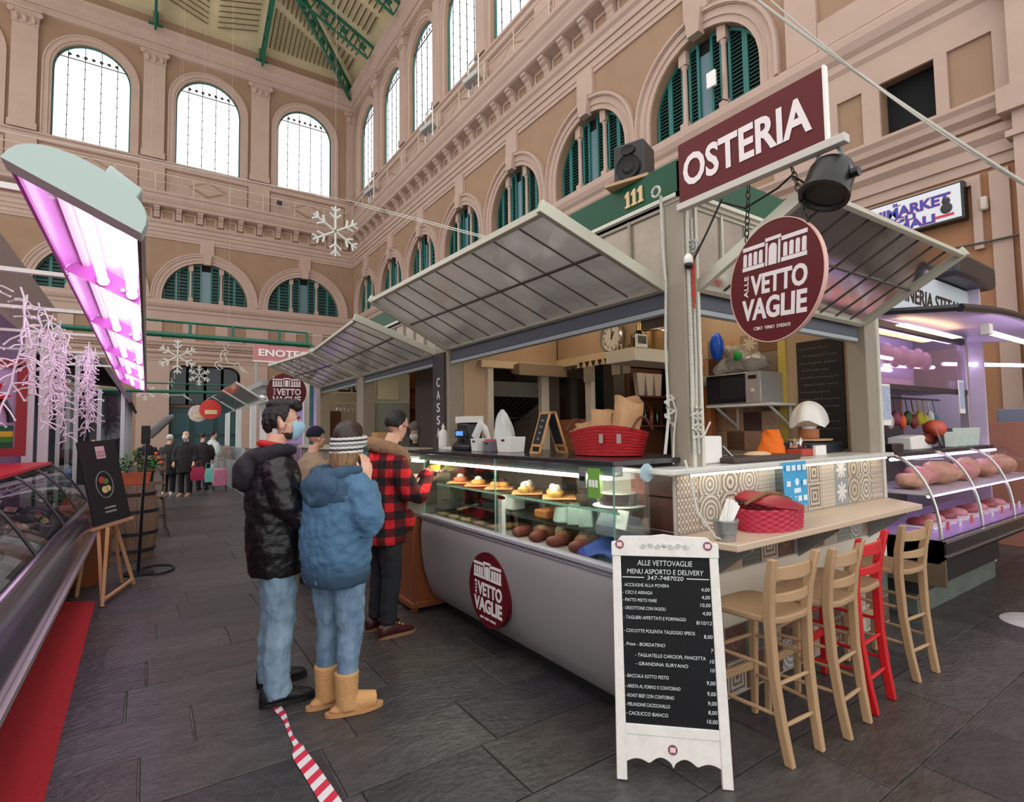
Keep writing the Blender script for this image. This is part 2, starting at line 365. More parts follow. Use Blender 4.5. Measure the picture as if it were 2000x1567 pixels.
# lower storey of both walls: pink band with recessed ochre panels, impost mouldings, piers
def panel_band(W, bx, u0, u1, holes):
    m = MB(); us = [u0]+[q for h in holes for q in h]+[u1]
    for a, b_ in zip(us[0::2], us[1::2]): bx(m, a, b_, 7.05, 8.08, 0, .06)
    bx(m, u0, u1, 8.08, 8.2, 0, .06); bx(m, u0, u1, 6.9, 7.05, 0, .06); m.build('panel_band', m_pink, W, smooth=0)
panel_band(WR, bxR, -2.5, 35.9, [(a, a+w) for a, w in ((-1.7, .85), (-.6, .85), (2.55, .6), (3.34, .86), (4.5, .45))]+[(6.3+4.18*k+j*1.2, 7.2+4.18*k+j*1.2) for k in range(7) for j in range(3)])
panel_band(WE, bxE, -11, 11.4, [(c+j*1.65-.5, c+j*1.65+.5) for c in cs_e for j in (-1, 0, 1)])
for W, mould in ((WR, mouldR), (WE, mouldE)):
    mould('impost_moulding', [(0, 6.55), (.08, 6.55), (.1, 6.62), (.22, 6.7), (.24, 6.8), (.3, 6.88), (.06, 6.92), (0, 6.92)])
    mould('architrave', [(0, 5.82), (.05, 5.82), (.05, 6.0), (.1, 6.0), (.1, 6.2), (.2, 6.3), (.06, 6.36), (.05, 6.5), (0, 6.5)])
strips(WE, bxE, [(-.55, .98, 0, 5.8), (4.62, 6.1, 0, 5.8), (10.5, 11.45, 0, 5.8), (-7, -4.7, 0, 5.8)], .05, 'pier', m_pink)
m = MB(); bxR(m, 1.35, 2.32, 0, 9.2, 0, .3); bxR(m, 1.2, 2.47, 6.5, 6.9, 0, .42); bxR(m, 1.28, 2.4, 6.1, 6.2, 0, .36); pil = m.build('giant_pilaster', m_pink, WR, smooth=0)
m = MB(); bxR(m, 1.2, 2.47, 8.9, 9.05, 0, .46)
for t in (-.35, 0, .35): m.ell(PR(1.83+t, 8.62, .34), (.12, .2, .28), 10, 7)
for t in (-.52, .52): m.lathe([(.05, -.1), (.17, -.08), (.17, .08), (.05, .1)], PR(1.83+t, 8.72, .36), 12, X_)
m.build('capital', m_pink, pil)
strips(WR, bxR, [(5.25, 5.9, 9.36, 12.8), (2.4, 5.24, 9.36, 9.95), (2.4, 2.9, 9.96, 12.8)], .1, 'upper_pier', m_pink)
strips(WR, bxR, [(2.45, 2.7, 0, 5.75), (5.6, 6.5, 0, 5.75), (9.6, 10.7, 0, 5.75)], .06, 'pier', m_pink)
m = MB()
for q in ((2.8, 2.92, 4.5, 5.6), (2.8, 5.4, 5.6, 5.75), (5.28, 5.4, 4.5, 5.6)): bxR(m, *q, 0, .1)
m.build('panel_moulding', m_pink, WR, smooth=0)
strips(WR, bxR, [(-2.5, 36, 0, 5.8)], .004, 'lower_plaster', m_low)
m = MB(); m.box((XW+.3, 3.3, 7), (XW+.34, 4.3, 8.2)); m.build('vent_opening_back', m_void, WR, smooth=0)
# doorway under the end wall's arch
m = MB(); zt = 5.62; pol = [(.98, 0), (.98, 4.6)]+[(1.98-1.0*cos(t), 4.62+1.0*sin(t)) for t in [pi/2*i/6 for i in range(1, 7)]]
pol2 = [(.98, 5.62), (.98, 4.6)]+[(1.58-.6*cos(pi/2*i/6), 5.0+.6*sin(pi/2*i/6)) for i in range(1, 7)]
extE(m, pol2, -.35, 0); extE(m, [(5.6-x, z) for x, z in pol2][::-1], -.35, 0); m.build('arch_corner', m_pink, WE, smooth=0)
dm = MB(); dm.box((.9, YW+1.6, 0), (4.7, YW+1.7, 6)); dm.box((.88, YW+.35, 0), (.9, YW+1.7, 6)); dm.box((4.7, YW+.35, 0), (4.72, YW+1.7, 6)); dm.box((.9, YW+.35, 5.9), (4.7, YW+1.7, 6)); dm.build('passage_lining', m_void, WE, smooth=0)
D = MB()
for a in (.98, 2.19, 3.4): D.box((a, YW+.5, 0), (a+1.2, YW+.56, 3.2))
D = D.build('door_1', mat('dark_teal_door', (26, 58, 62), .5)); struct(D); D['label'] = 'dark teal double door under the far arch'
for a in (1.1, 2.31, 3.52):
    for z0, z1 in ((.2, 1.4), (1.6, 2.9)):
        m = MB(); m.box((a, YW+.46, z0), (a+.96, YW+.51, z1)); m.build('door_panel', mat('teal_door_panel', (36, 74, 80), .5), D, bevel=.03)
m = MB(); m.box((.98, YW+.45, 3.2), (4.62, YW+.58, 3.36)); m.build('transom_bar', mat('brown_beam', (96, 70, 54), .7), D)
for k in range(4):
    m = MB(); m.box((1.05+k*.9, YW+.5, 3.4), (1.8+k*.9, YW+.53, 5.6)); m.build('fanlight_pane', mat('dark_glazing', (14, 34, 38), .2), D)

# ================================================================ WINDOWS
def clere(i, P, c, wo, nn):
    uu = V(P(1, 0, 0))-V(P(0, 0, 0)); s = 1 if uu.cross(Z_).dot(nn) > 0 else -1; zs = 22.9-wo
    f = MB(); r0, r1 = wo-.07, wo
    ar = lambda r: [(c+r*cos(pi*k/18), zs+r*sin(pi*k/18)) for k in range(19)]
    f.prism(ar(r1)+[(c-r1, 17.3), (c-r0, 17.37)]+ar(r0)[::-1]+[(c+r0, 17.37), (c+r1, 17.3)], P(0, 0, 0), uu, Z_, -s*.3, -s*.22)
    f.box(P(c-r0, 17.3, -.3), P(c+r0, 17.37, -.22))
    W = struct(f.build('window_%d' % i, m_teal, smooth=30))
    g = MB(); g.prism(ar(r0)+[(c-r0, 17.37), (c+r0, 17.37)], P(0, 0, 0), uu, Z_, -s*.27, -s*.26); g.build('pane', m_pane, W, smooth=0)
    for k in range(4):
        u = c+(k-1.5)*wo*.42; zt = zs+sqrt(max(.01, (wo-.1)**2-(u-c)**2)); b = MB(); b.tube([P(u, 17.3, -.2), P(u, zt, -.2)], .018, 6)
        for j in range(9): b.ell(P(u, 17.7+j*.55, -.2), (.035, .035, .05), 6, 4)
        b.build('iron_bar', m_iron, W, smooth=60)
    b = MB(); b.box(P(c-wo+.2, zs+.75, -.22), P(c+wo-.2, zs+.79, -.18))
    for k in range(-3, 4): b.lathe([(.07, -.01), (.09, 0), (.07, .01)], P(c+k*wo*.2, zs+1.0, -.2), 8, nn)
    b.build('cross_bar', m_iron, W)
def lunette(i, P, c, ho, nn, near, z0):
    uu = V(P(1, 0, 0))-V(P(0, 0, 0)); s = 1 if uu.cross(Z_).dot(nn) > 0 else -1
    top = lambda u, r: z0+sqrt(max(0, r*r-(u-c)**2))
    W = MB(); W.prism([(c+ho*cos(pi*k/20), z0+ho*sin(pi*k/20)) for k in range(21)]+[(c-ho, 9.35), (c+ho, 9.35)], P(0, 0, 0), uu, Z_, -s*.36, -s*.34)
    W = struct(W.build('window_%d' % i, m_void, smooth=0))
    m1, m2 = c-ho*.36, c+ho*.36
    for a in (m1, m2):
        q = MB(); t = top(a, ho); q.box(P(a-.12, 9.35, -.3), P(a+.12, 9.62, -.08)); q.box(P(a-.12, t-.35, -.3), P(a+.12, t+.02, -.08))
        q.lathe([(.085, 9.6), (.085, 9.66), (.07, 9.7), (.062, t-.45), (.1, t-.36)], P(a, 0, -.18), 10); q.build('colonnette', m_pink, W)
    def leaf(a, b_):
        f = MB(); n = 8; ins = .07; us = [a+(b_-a)*k/n for k in range(n+1)]
        zt = lambda u: max(z0, top(u, ho-.02))
        outer = [(a, 9.37)]+[(u, zt(u)) for u in us]+[(b_, 9.37)]; usi = [a+ins+(b_-a-2*ins)*k/n for k in range(n+1)]
        inner = [(a+ins, 9.44)]+[(u, max(9.46, zt(u)-ins*1.2)) for u in usi]+[(b_-ins, 9.44)]
        k = len(outer); vs = [P(u, z, d) for d in (-.28, -.22) for u, z in outer+inner]; fs = []
        for j in range(k):
            jn = (j+1) % k
            for o_ in (0, 2*k): fs.append((o_+j, o_+jn, o_+k+jn, o_+k+j))
            fs.append((k+j, k+jn, 3*k+jn, 3*k+j)); fs.append((j, jn, 2*k+jn, 2*k+j))
        f.add(vs, fs); L = f.build('shutter', m_teal, W, smooth=0)
        sl = MB(); dz = .1 if near else .2; z = 9.48
        while z < z0+ho-.1:
            # keep the slat inside the arch
            lo, hi = a+ins, b_-ins
            if z > z0:
                hw = sqrt(max(0, (ho-.09)**2-(z+.05-z0)**2)); lo, hi = max(lo, c-hw), min(hi, c+hw)
            if hi-lo > .05:
                sl.add([P(lo, z, -.235), P(hi, z, -.235), P(hi, z+dz*.75, -.275), P(lo, z+dz*.75, -.275), P(lo, z+.02, -.245), P(hi, z+.02, -.245)], [(0, 1, 2, 3), (4, 5, 1, 0)])
            z += dz
        sl.build('louvre_slats', m_teald, L, smooth=0, kind='stuff')
    e = ho-.06
    leaf(c-e, (c-e+m1-.08)/2); leaf((c-e+m1-.08)/2, m1-.08)
    wd_ = (m2-m1-.16)/3
    leaf(m1+.08, m1+.08+wd_); leaf(m2-.08-wd_, m2-.08)
    g = MB(); g.box(P(m1+.08+wd_, 9.4, -.3), P(m2-.08-wd_, top(c, ho)-.4, -.29)); g.build('pane', mat('blue_grey_glazing', (96, 122, 132), .15), W, smooth=0)
    leaf(m2+.08, (c+e+m2+.08)/2); leaf((c+e+m2+.08)/2, c+e)
n_w = 1
for k, c in enumerate(cs_e): clere(n_w, PE, c, 1.7, -Y_); n_w += 1
for k, c in enumerate(cs_r[1:]): clere(n_w, PR, c, 1.56, -X_); n_w += 1
clere(n_w, PR, cs_r[0], 1.56, -X_); n_w += 1
for k, c in enumerate(cs_r): lunette(n_w, PR, c, 1.62, -X_, k < 4, 10.02); n_w += 1
for k, c in enumerate(cs_e[1:]): lunette(n_w, PE, c, 2.2, -Y_, False, 9.5); n_w += 1

# ================================================================ ROOF
EZ, SL, RX0 = 25.75, .45, -11.2
cx = (RX0+XW)/2; half = (XW-RX0)/2; RZ = EZ+SL*half
rf = MB()
C1, C2 = (XW+.2, YW+.2, EZ-.1), (RX0, YW+.2, EZ-.1); RA = (cx, YW-half, RZ); RB = (cx, 20, RZ); C3, C4 = (XW+.2, 20, EZ-.1), (RX0, 20, EZ-.1)
rf.add([C1, C2, RA], [(0, 1, 2)]); rf.add([C1, RA, RB, C3], [(0, 1, 2, 3)]); rf.add([C2, C4, RB, RA], [(0, 1, 2, 3)])
roof = struct(rf.build('ceiling', m_cream, smooth=0)); roof['label'] = 'cream boarded hall roof with green iron rafters'
# board gaps laid as raised slats in chevrons, one mesh per roof bay
def roof_slats(fn, n, L):
    m = MB()
    return m
def rafter(p, q, nm='rafter', fat=.16, web=True):
    p, q = V(p), V(q); d = (q-p); L = d.length; d.normalize(); dn = V((0, 0, -1)); dn = (dn-d*dn.dot(d)).normalized()
    m = MB(); m.bar(p, q, fat, .14, -dn); m.bar(p+dn*.9, q+dn*.9, fat*.8, .1, -dn); n = int(L/1.1)
    for k in range(n+1):
        a = p+d*(L*k/n); m.bar(a, a+dn*.9, .07, .07, d)
        if k < n and web: m.bar(a+dn*.9, p+d*(L*(k+1)/n), .05, .05, dn.cross(d)); 
        if k < n and web:
            c = a+d*.55+dn*.45
            for t in range(4):
                e = d*cos(t*pi/2+.7)+dn*sin(t*pi/2+.7); m.ell(c+e*.14, (.12, .05, .12), 6, 4)
    return m.build(nm, m_green, roof, smooth=0)
hip_n = 5
rafter((XW-.15, YW-.15, EZ-.4), (cx, YW-half, RZ-.4))
for X0 in (5.49, -.06, -5.6): 
    L = 9 if X0 > -3 else 5
    L = min(abs(X0-XW), abs(X0-RX0)); rafter((X0, YW-.3, EZ-.35), (X0, YW-L, EZ+SL*L-.35))
for k in range(3, 6):
    yy = (cs_r[k]+cs_r[k+1])/2; L = min(half, YW-yy); rafter((XW-.3, yy, EZ-.35), (XW-L, yy, EZ+SL*L-.35))
for X0 in (5.49, -.06, -5.6):
    m = MB(); m.cyl((X0, YW-.32, 25.0), (X0, YW-.32, EZ+.1), .14, n=10); m.box((X0-.35, YW-.5, 24.95), (X0+.35, YW-.1, 25.08)); m.build('rafter_foot', m_green, roof)
# slats: groups of parallel dark gaps on the two visible slopes, as shallow battens
sl = MB(); rr = random.Random(5)
def batten(a, b_, nrm):
    a, b_ = V(a), V(b_); sl.bar(a-nrm*.03, b_-nrm*.03, .07, .05, nrm)
nE = V((0, -SL, 1)).normalized()*-1
def E_(u, t): return V((u, YW-t, EZ-.14+SL*t))
def R_(u, t): return V((XW-t, u, EZ-.14+SL*t))
for bay in ((-5.5, -.2), (.1, 5.4)):
    a, b_ = bay; mid = (a+b_)/2
    for k in range(26):
        t = .8+k*.3
        batten(E_(a+.3, t+.6), E_(mid-.25, t), V((0, SL, -1)).normalized()*-1); batten(E_(mid+.25, t), E_(b_-.3, t+.6), V((0, SL, -1)).normalized()*-1)
for k in range(20):
    u = 5.9+k*.27; tmax = (XW-u)-.5
    if tmax > .9: batten(E_(u, .7), E_(u-.0, .7+tmax*.45), Z_); batten(E_(u, .8+tmax*.52), E_(u, tmax), Z_)
for k in range(4, 7):
    y0 = (cs_r[k-1]+cs_r[k])/2 if k else cs_r[0]-2.09; y1 = y0+4.18; mid = (y0+y1)/2
    for j in range(28):
        t = .8+j*.3
        for ua, ub in ((y0+.3, mid-.2), (mid+.2, y1-.3)):
            lim = YW-t-.5
            if ua < lim: batten(R_(ua, t), R_(min(ub, lim), t+ (.5 if ua < mid else -.5)*0), Z_)
sl.build('board_gaps', m_gap, roof, smooth=0, kind='stuff')
# ================================================================ MAIN STALL (Alle Vettovaglie)
m_post = mat('taupe_post_paint', (150, 140, 124), .55, noise=.06, scale=3)
m_postl = mat('pale_post_trim', (205, 203, 188), .5)
m_fascia = mat('green_fascia_paint', (6, 74, 48), .4, noise=.1, scale=2, spec=.3)
m_frame = mat('awning_frame_aluminium', (190, 188, 172), .4, .3)
m_rib = mat('dark_awning_rib', (84, 78, 74), .5)
m_poly = glassmat('dusty_polycarbonate', (235, 232, 228), haze=.6, hcol=(252, 248, 246), rough=.08, refl=1.6, translucent=True)
m_polyw = glassmat('dusty_polycarbonate_side', (240, 236, 236), haze=.3, hcol=(245, 240, 240), rough=.1, refl=1.2, translucent=True)
m_trans = mat('brushed_transom_panel', (156, 142, 128), .32, .35, noise=.18, scale=5)
m_maroon = mat('maroon_sign_paint', (92, 12, 18), .45, spec=.3)
m_white = mat('white_paint', (235, 233, 228), .5)
m_offw = mat('off_white_letter', (232, 222, 222), .5)
m_steel = mat('stainless_steel', (190, 190, 188), .25, .9)
m_black = mat('black_plastic', (18, 18, 20), .35)
m_rubber = mat('black_rubber', (26, 25, 26), .7)
m_chain = mat('dark_chain_iron', (60, 54, 48), .5, .6)
m_rope = mat('white_rope', (205, 202, 192), .85, bump=.6, bscale=120)
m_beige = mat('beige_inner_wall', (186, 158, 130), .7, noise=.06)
m_beam = mat('cream_beam_paint', (222, 198, 160), .6)
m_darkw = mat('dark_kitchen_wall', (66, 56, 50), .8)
m_glass = glassmat('display_glass', (246, 252, 250), rough=.01, refl=.4)
m_gedge = mat('green_glass_edge', (120, 160, 146), .15)
m_led = emat('white_led_strip', (255, 246, 226), 26)
m_wood = mat('pale_beech_wood', (178, 144, 108), .5, noise=.16, scale=3, stretch=(1, 1, .15))
m_redp = mat('red_chair_paint', (198, 22, 30), .4)

def logo(parent, o, u, v, R, mt=m_offw, gap=.002):
    """the arcade emblem with the stall's name, centred on o, for a round sign of radius R"""
    o, u, v = V(o), V(u).normalized(), V(v).normalized(); s = R
    m = MB()
    def rect(x0, x1, y0, y1): m.prism([(x0*s, y0*s), (x1*s, y0*s), (x1*s, y1*s), (x0*s, y1*s)], o, u, v, gap, gap+.004)
    def archw(x0, x1, y0, y1):
        r = (x1-x0)/2; m.prism([(x0*s, y0*s), (x1*s, y0*s)]+[(((x0+x1)/2+r*cos(pi*k/8))*s, (y1-r+r*sin(pi*k/8))*s) for k in range(9)], o, u, v, gap, gap+.004)
    for sg in (-1, 1):
        a, b = sorted((sg*.19, sg*.7)); rect(a, b, .62, .69); rect(a, b, .27, .34)
        for k in range(4):
            c = sg*(.27+k*.125); archw(c-.04, c+.04, .35, .58)
    rect(-.17, .17, .68, .74); archw(-.085, .085, .27, .63); rect(-.16, -.12, .27, .66); rect(.12, .16, .27, .66)
    m.build('arcade_emblem', mt, parent, smooth=0)
    text('VETTO', o+u*(-.5*s)+v*(-.17*s), u, v, .34*s, mt, parent, width=1.22*s, bold=.034, lift=gap)
    text('VAGLIE', o+u*(-.7*s)+v*(-.6*s), u, v, .36*s, mt, parent, width=1.42*s, bold=.034, lift=gap)
    text('ALLE', o+u*(-.56*s)+v*(-.2*s), v, -u, .1*s, mt, parent, width=.38*s, bold=.01, lift=gap)
    text('CIBO  VINO  EVENTI', o+v*(-.8*s), u, v, .06*s, mt, parent, width=.8*s, align='C', lift=gap)

st = thing('market_stall', 'taupe market stall with green roof fascia numbered 111 and glazed transoms', 'market stall', (2.6, 2.0, 0))
def pst(x0, x1, y0, y1, z0, z1):
    m = MB(); m.box((x0, y0, z0), (x1, y1, z1)); return m.build('post', m_post, st, bevel=.006)
p = pst(2.6, 2.74, 2.0, 2.14, 1.375, 2.97)
m = MB()
for y0, x0 in ((1.99, 2.62), (1.99, 2.70)): m.box((x0, y0, 1.375), (x0+.025, 2.0, 2.97))
m.build('corner_strip', m_postl, p)
pst(4.9, 5.12, 2.0, 2.15, 1.375, 2.97)
m = MB(); m.box((5.08, 1.985, 1.0), (5.13, 2.0, 2.6)); m.build('edge_strip', m_postl, st)
for y in (5.0, 7.7, 10.05): pst(2.6, 2.78, y, y+.3, 0, 2.97)
pst(5.0, 5.2, 5.0, 5.2, 0, 2.97)
# fascia and roof
m = MB(); m.box((2.585, 1.985, 3.01), (2.63, 10.6, 3.2)); m.box((2.585, 1.985, 3.01), (5.3, 2.03, 3.2)); m.box((2.585, 1.985, 3.185), (5.3, 10.6, 3.21)); m.box((5.3, 3.95, 3.18), (6.6, 10.6, 3.21)); F_ = m.build('fascia', m_fascia, st, bevel=.008)
m = MB(); m.box((2.58, 1.98, 2.985), (2.63, 10.6, 3.01)); m.box((2.58, 1.98, 2.985), (5.3, 2.03, 3.01)); m.build('fascia_trim', m_postl, F_)
for k in range(3): m = MB(); m.prism([(-.02, 0), (.022, 0), (.022, .014), (.014, .014), (.014, .105), (.0, .105), (-.022, .085), (-.022, .068), (-.008, .076), (-.008, .014), (-.02, .014)], (2.583, 2.41-.055*k, 3.045), -Y_, Z_, 0, .012); m.build('stall_number', mat('number_beige', (216, 186, 140), .5), F_, smooth=0)
for a_, b_ in (((2.95, 2.6, 2.9), (2.95, 3.9, 2.9)), ((3.6, 2.5, 2.92), (4.8, 2.5, 2.92)), ((3.0, 5.7, 2.9), (3.0, 7.3, 2.9)), ((3.0, 8.6, 2.9), (3.0, 10.0, 2.9)), ((3.2, 4.4, 2.9), (3.9, 4.4, 2.9)), ((4.7, 3.0, 2.92), (4.7, 3.9, 2.92))):  # the pair over the two farther bays is added to brighten them
    m = MB(); m.cyl(a_, b_, .016, n=8); m.build('ceiling_tube', emat('warm_ceiling_tube', (255, 238, 210), 16), st)
m = MB(); m.box((2.6, 2.0, 2.96), (5.2, 10.5, 2.985)); m.build('soffit', mat('stall_ceiling', (196, 186, 170), .7), st)
# transom panels
def pane_row(n, pf, nm, mt, parent, th=.006):
    for k in range(n):
        a = pf(k/n), pf((k+1)/n)
for (ya, yb, n) in ((2.14, 5.0, 10), (5.3, 7.7, 8), (8.0, 10.05, 7)):
    fr = MB()
    for z in (2.5, 2.96): fr.box((2.6, ya, z-.02), (2.64, yb, z+.02))
    for k in range(n+1):
        y = ya+(yb-ya)*k/n; fr.box((2.595, y-.01, 2.5), (2.64, y+.01, 2.96))
    fr = fr.build('transom_frame', m_post, st)
    for k in range(n):
        y0, y1 = ya+(yb-ya)*k/n, ya+(yb-ya)*(k+1)/n
        m = MB(); m.box((2.615, y0+.012, 2.52), (2.62, y1-.012, 2.94)); m.build('transom_panel', m_trans, fr, smooth=0)
fr = MB()
for z in (2.48, 2.96): fr.box((2.74, 2.02, z-.02), (4.9, 2.06, z+.02))
for k in range(9):
    x = 2.74+2.16*k/8; fr.box((x-.01, 2.015, 2.48), (x+.01, 2.06, 2.96))
fr = fr.build('transom_frame', m_postl, st)
for k in range(8):
    x0, x1 = 2.74+.27*k, 2.74+.27*(k+1); m = MB(); m.box((x0+.012, 2.03, 2.5), (x1-.012, 2.036, 2.94)); m.build('transom_panel', m_trans, fr, smooth=0)
# roller blinds under the hinges
for a, b in (((2.63, 2.15, 2.34), (2.7, 5.0, 2.46)), ((2.63, 5.3, 2.36), (2.7, 7.7, 2.46)), ((2.63, 8.0, 2.36), (2.7, 10.05, 2.46)), ((2.74, 2.05, 2.33), (4.9, 2.12, 2.46))):
    m = MB(); m.box(a, b); o = m.build('blind_box', mat('slate_blind', (86, 92, 104), .6), st, bevel=.01)
    m = MB(); m.box((a[0]-.004, a[1]-.004, a[2]-.03), (b[0]-.02, b[1] if b[0]-a[0] < .2 else b[1]-.02, a[2])); m.build('blind_hem', mat('pale_blind_hem', (168, 176, 180), .6), o)

# ---------------------------------------------------------------- awnings
def awning(label, A, B, C, D, n, mid=.52, poly=m_poly, rows=2):
    """A,B hinge ends; C,D outer ends (C beside A)"""
    A, B, C, D = V(A), V(B), V(C), V(D)
    t = thing('awning', label, 'awning', tuple((A+B)/2), 'tilted awnings of the corner stall')
    N = (B-A).cross(C-A).normalized()
    if N.z < 0: N = -N
    m = MB(); m.bar(A, B, .04, .05, N); m.build('hinge_rail', m_frame, t, bevel=.004)
    m = MB(); m.bar(C, D, .03, .05, N); m.build('front_rail', m_frame, t, bevel=.004)
    for p, q in ((A, C), (B, D)):
        m = MB(); m.bar(p, q+(q-p).normalized()*.04, .035, .07, N); m.build('side_rail', m_frame, t, bevel=.004)
    E, G = A.lerp(C, mid), B.lerp(D, mid)
    m = MB(); m.bar(E, G, .014, .03, N); m.build('middle_bar', m_rib, t)
    for k in range(1, n):
        p, q = A.lerp(B, k/n), C.lerp(D, k/n); m = MB(); m.bar(p, q, .008, .02, N); m.build('rib', m_rib, t)
    for r in range(rows):
        f0, f1 = (0, mid) if r == 0 else (mid, 1)
        for k in range(n):
            a = A.lerp(B, k/n).lerp(C.lerp(D, k/n), f0); b = A.lerp(B, (k+1)/n).lerp(C.lerp(D, (k+1)/n), f0)
            c = A.lerp(B, (k+1)/n).lerp(C.lerp(D, (k+1)/n), f1); d = A.lerp(B, k/n).lerp(C.lerp(D, k/n), f1)
            cc = (a+b+c+d)/4; q = [x+(cc-x).normalized()*.006 for x in (a, b, c, d)]
            m = MB(); m.add([x-N*.003 for x in q]+[x+N*.003 for x in q], [(3, 2, 1, 0), (4, 5, 6, 7), (0, 1, 5, 4), (1, 2, 6, 5), (2, 3, 7, 6), (3, 0, 4, 7)]); m.build('pane', poly, t, smooth=0)
    return t
awning('long translucent awning tilted up over the glass food counter', (2.6, 2.15, 2.46), (2.6, 5.02, 2.475), (1.686, 2.15, 2.742), (1.789, 5.02, 2.884), 10)
awning('translucent awning over the till and wine bottles, beyond the CASSA post', (2.6, 5.3, 2.46), (2.6, 7.72, 2.45), (1.73, 5.3, 2.75), (1.9, 7.72, 2.75), 7)
awning('farthest of the three aisle awnings, above the hanging round sign', (2.6, 7.85, 2.45), (2.6, 10.08, 2.45), (1.9, 7.85, 2.75), (1.76, 10.08, 2.8), 6)
awning('translucent awning tilted up over the bar counter with stools', (2.72, 2.0, 2.445), (4.85, 2.0, 2.44), (2.72, 1.33, 2.79), (4.85, 1.33, 2.83), 9, poly=m_polyw)

# ---------------------------------------------------------------- inner walls, kitchen
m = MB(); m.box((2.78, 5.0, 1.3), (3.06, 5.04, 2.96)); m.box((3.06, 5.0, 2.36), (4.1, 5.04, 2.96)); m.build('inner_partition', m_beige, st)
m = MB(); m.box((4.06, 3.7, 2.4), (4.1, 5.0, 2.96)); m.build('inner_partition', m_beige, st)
m = MB(); m.box((4.056, 4.98, 2.4), (4.062, 5.0, 2.96)); m.build('corner_bead', m_rib, st)
m = MB(); m.box((2.96, 4.93, 2.29), (4.06, 5.0, 2.37)); m.build('beam', m_beam, st, bevel=.004)
m = MB(); m.box((4.0, 3.72, 2.33), (4.1, 4.95, 2.42)); m.build('beam', m_beam, st, bevel=.004)
m = MB(); m.box((3.62, 3.35, 2.22), (4.6, 3.72, 2.34)); m.build('high_shelf', mat('white_shelf_board', (214, 206, 188), .5), st, bevel=.004)
for x0, x1 in ((3.06, 3.13), (3.79, 3.9)):
    m = MB(); m.box((x0, 4.96, 1.3), (x1, 5.03, 2.29)); m.build('kitchen_post', mat('ivory_post', (206, 194, 176), .5), st, bevel=.003)
m = MB(); m.box((4.04, 4.39, 1.0), (4.1, 4.49, 2.33)); m.build('kitchen_post', MATS['ivory_post'], st, bevel=.003)
m = MB(); m.box((4.06, 4.5, 1.3), (4.075, 4.97, 2.3)); m.build('dark_pane', mat('smoked_pane', (40, 34, 30), .15), st)
m = MB(); m.box((4.05, 4.5, 1.0), (4.062, 4.97, 1.72)); m.build('cork_board', mat('cork_board', (150, 92, 54), .8, noise=.1), st)
# enclosing dark walls of the kitchen and back room
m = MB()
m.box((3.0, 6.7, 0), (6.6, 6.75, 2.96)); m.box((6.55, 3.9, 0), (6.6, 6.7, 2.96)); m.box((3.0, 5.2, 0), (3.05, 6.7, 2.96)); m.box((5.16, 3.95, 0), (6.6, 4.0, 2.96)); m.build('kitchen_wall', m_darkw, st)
# right-hand end wall with tiles and blackboard
m = MB(); m.box((5.15, 2.15, 0), (5.19, 4.0, 2.96)); m.build('end_wall', mat('taupe_end_wall', (178, 152, 126), .7), st)
m = MB(); m.box((5.135, 2.8, 1.3), (5.15, 2.88, 2.96)); m.build('yellow_trim', mat('yellow_trim', (196, 176, 84), .6), st)
# extractor hood
h = thing('extractor_hood', 'stainless extractor hood with slanted filters in the dark kitchen', 'hood', (3.5, 5.5, 0))
m = MB(); m.box((3.05, 5.9, 2.05), (4.6, 5.98, 2.25)); m.build('hood_front', mat('hood_steel', (170, 172, 165), .35, .5), h)
m = MB(); m.add([(3.05, 5.92, 2.05), (4.6, 5.92, 2.05), (4.6, 6.6, 1.75), (3.05, 6.6, 1.75)], [(0, 1, 2, 3)]); m.build('filter_panel', mat('filter_dark', (70, 62, 54), .4, .5), h, smooth=0)
for k in range(16):
    x = 3.1+k*.095; m = MB(); m.bar((x, 5.93, 2.03), (x, 6.58, 1.74), .02, .012); m.build('filter_slat', mat('filter_slat', (130, 116, 96), .4, .6), h)
rl = thing('utensil_rail', 'rail of hanging ladles and pans in the kitchen', 'rail', (3.6, 6.3, 1.5))
m = MB(); m.tube([(3.1, 6.3, 1.78), (4.7, 6.3, 1.78)], .01); m.build('rail', m_steel, rl)
for k in range(7):
    x = 3.45+k*.13; L = .28+.08*(k % 3); m = MB(); m.tube([(x, 6.3, 1.79), (x, 6.28, 1.75), (x, 6.28, 1.78-L)], .008); m.ell((x, 6.27, 1.75-L), (.05, .03, .06), 10, 7); m.build('ladle', m_steel, rl)
# air diffuser under the beam
m = MB(); m.prism([(0, 0), (.16, .03), (.2, .12), (.0, .14)], (3.38, 4.82, 2.21), Y_, Z_, 0, .75); o = m.build('air_curtain_heater', mat('heater_beige', (150, 128, 104), .5), bevel=.008); tag(o, 'beige wall heater fixed under the cream kitchen beam', 'heater')
# cabinet, shelves, papers seen in the back room
g_ = thing('green_cabinet', 'dark green cabinet in the back room of the stall', 'cabinet', (5.4, 5.6, 0))
m = MB(); m.box((5.1, 5.5, 0), (5.75, 6.0, 2.35)); m.build('body', mat('dark_green_cabinet', (24, 62, 44), .5), g_, bevel=.01)
for z0, z1 in ((.3, 1.3), (1.33, 2.3)):
    m = MB(); m.box((5.12, 5.48, z0), (5.73, 5.5, z1)); d_ = m.build('door', MATS['dark_green_cabinet'], g_, bevel=.006)
    m = MB(); m.box((5.35, 5.46, z1-.36), (5.5, 5.48, z1-.33)); m.build('handle', m_steel, d_)
m = MB(); m.box((4.95, 5.2, .9), (5.25, 5.45, 1.75)); o = m.build('oven', mat('oven_cream', (196, 184, 160), .5), bevel=.01); tag(o, 'small cream oven below the dark green cabinet', 'oven')
m = MB(); m.box((5.0, 5.19, 1.45), (5.2, 5.2, 1.68)); m.build('oven_window', m_black, o)
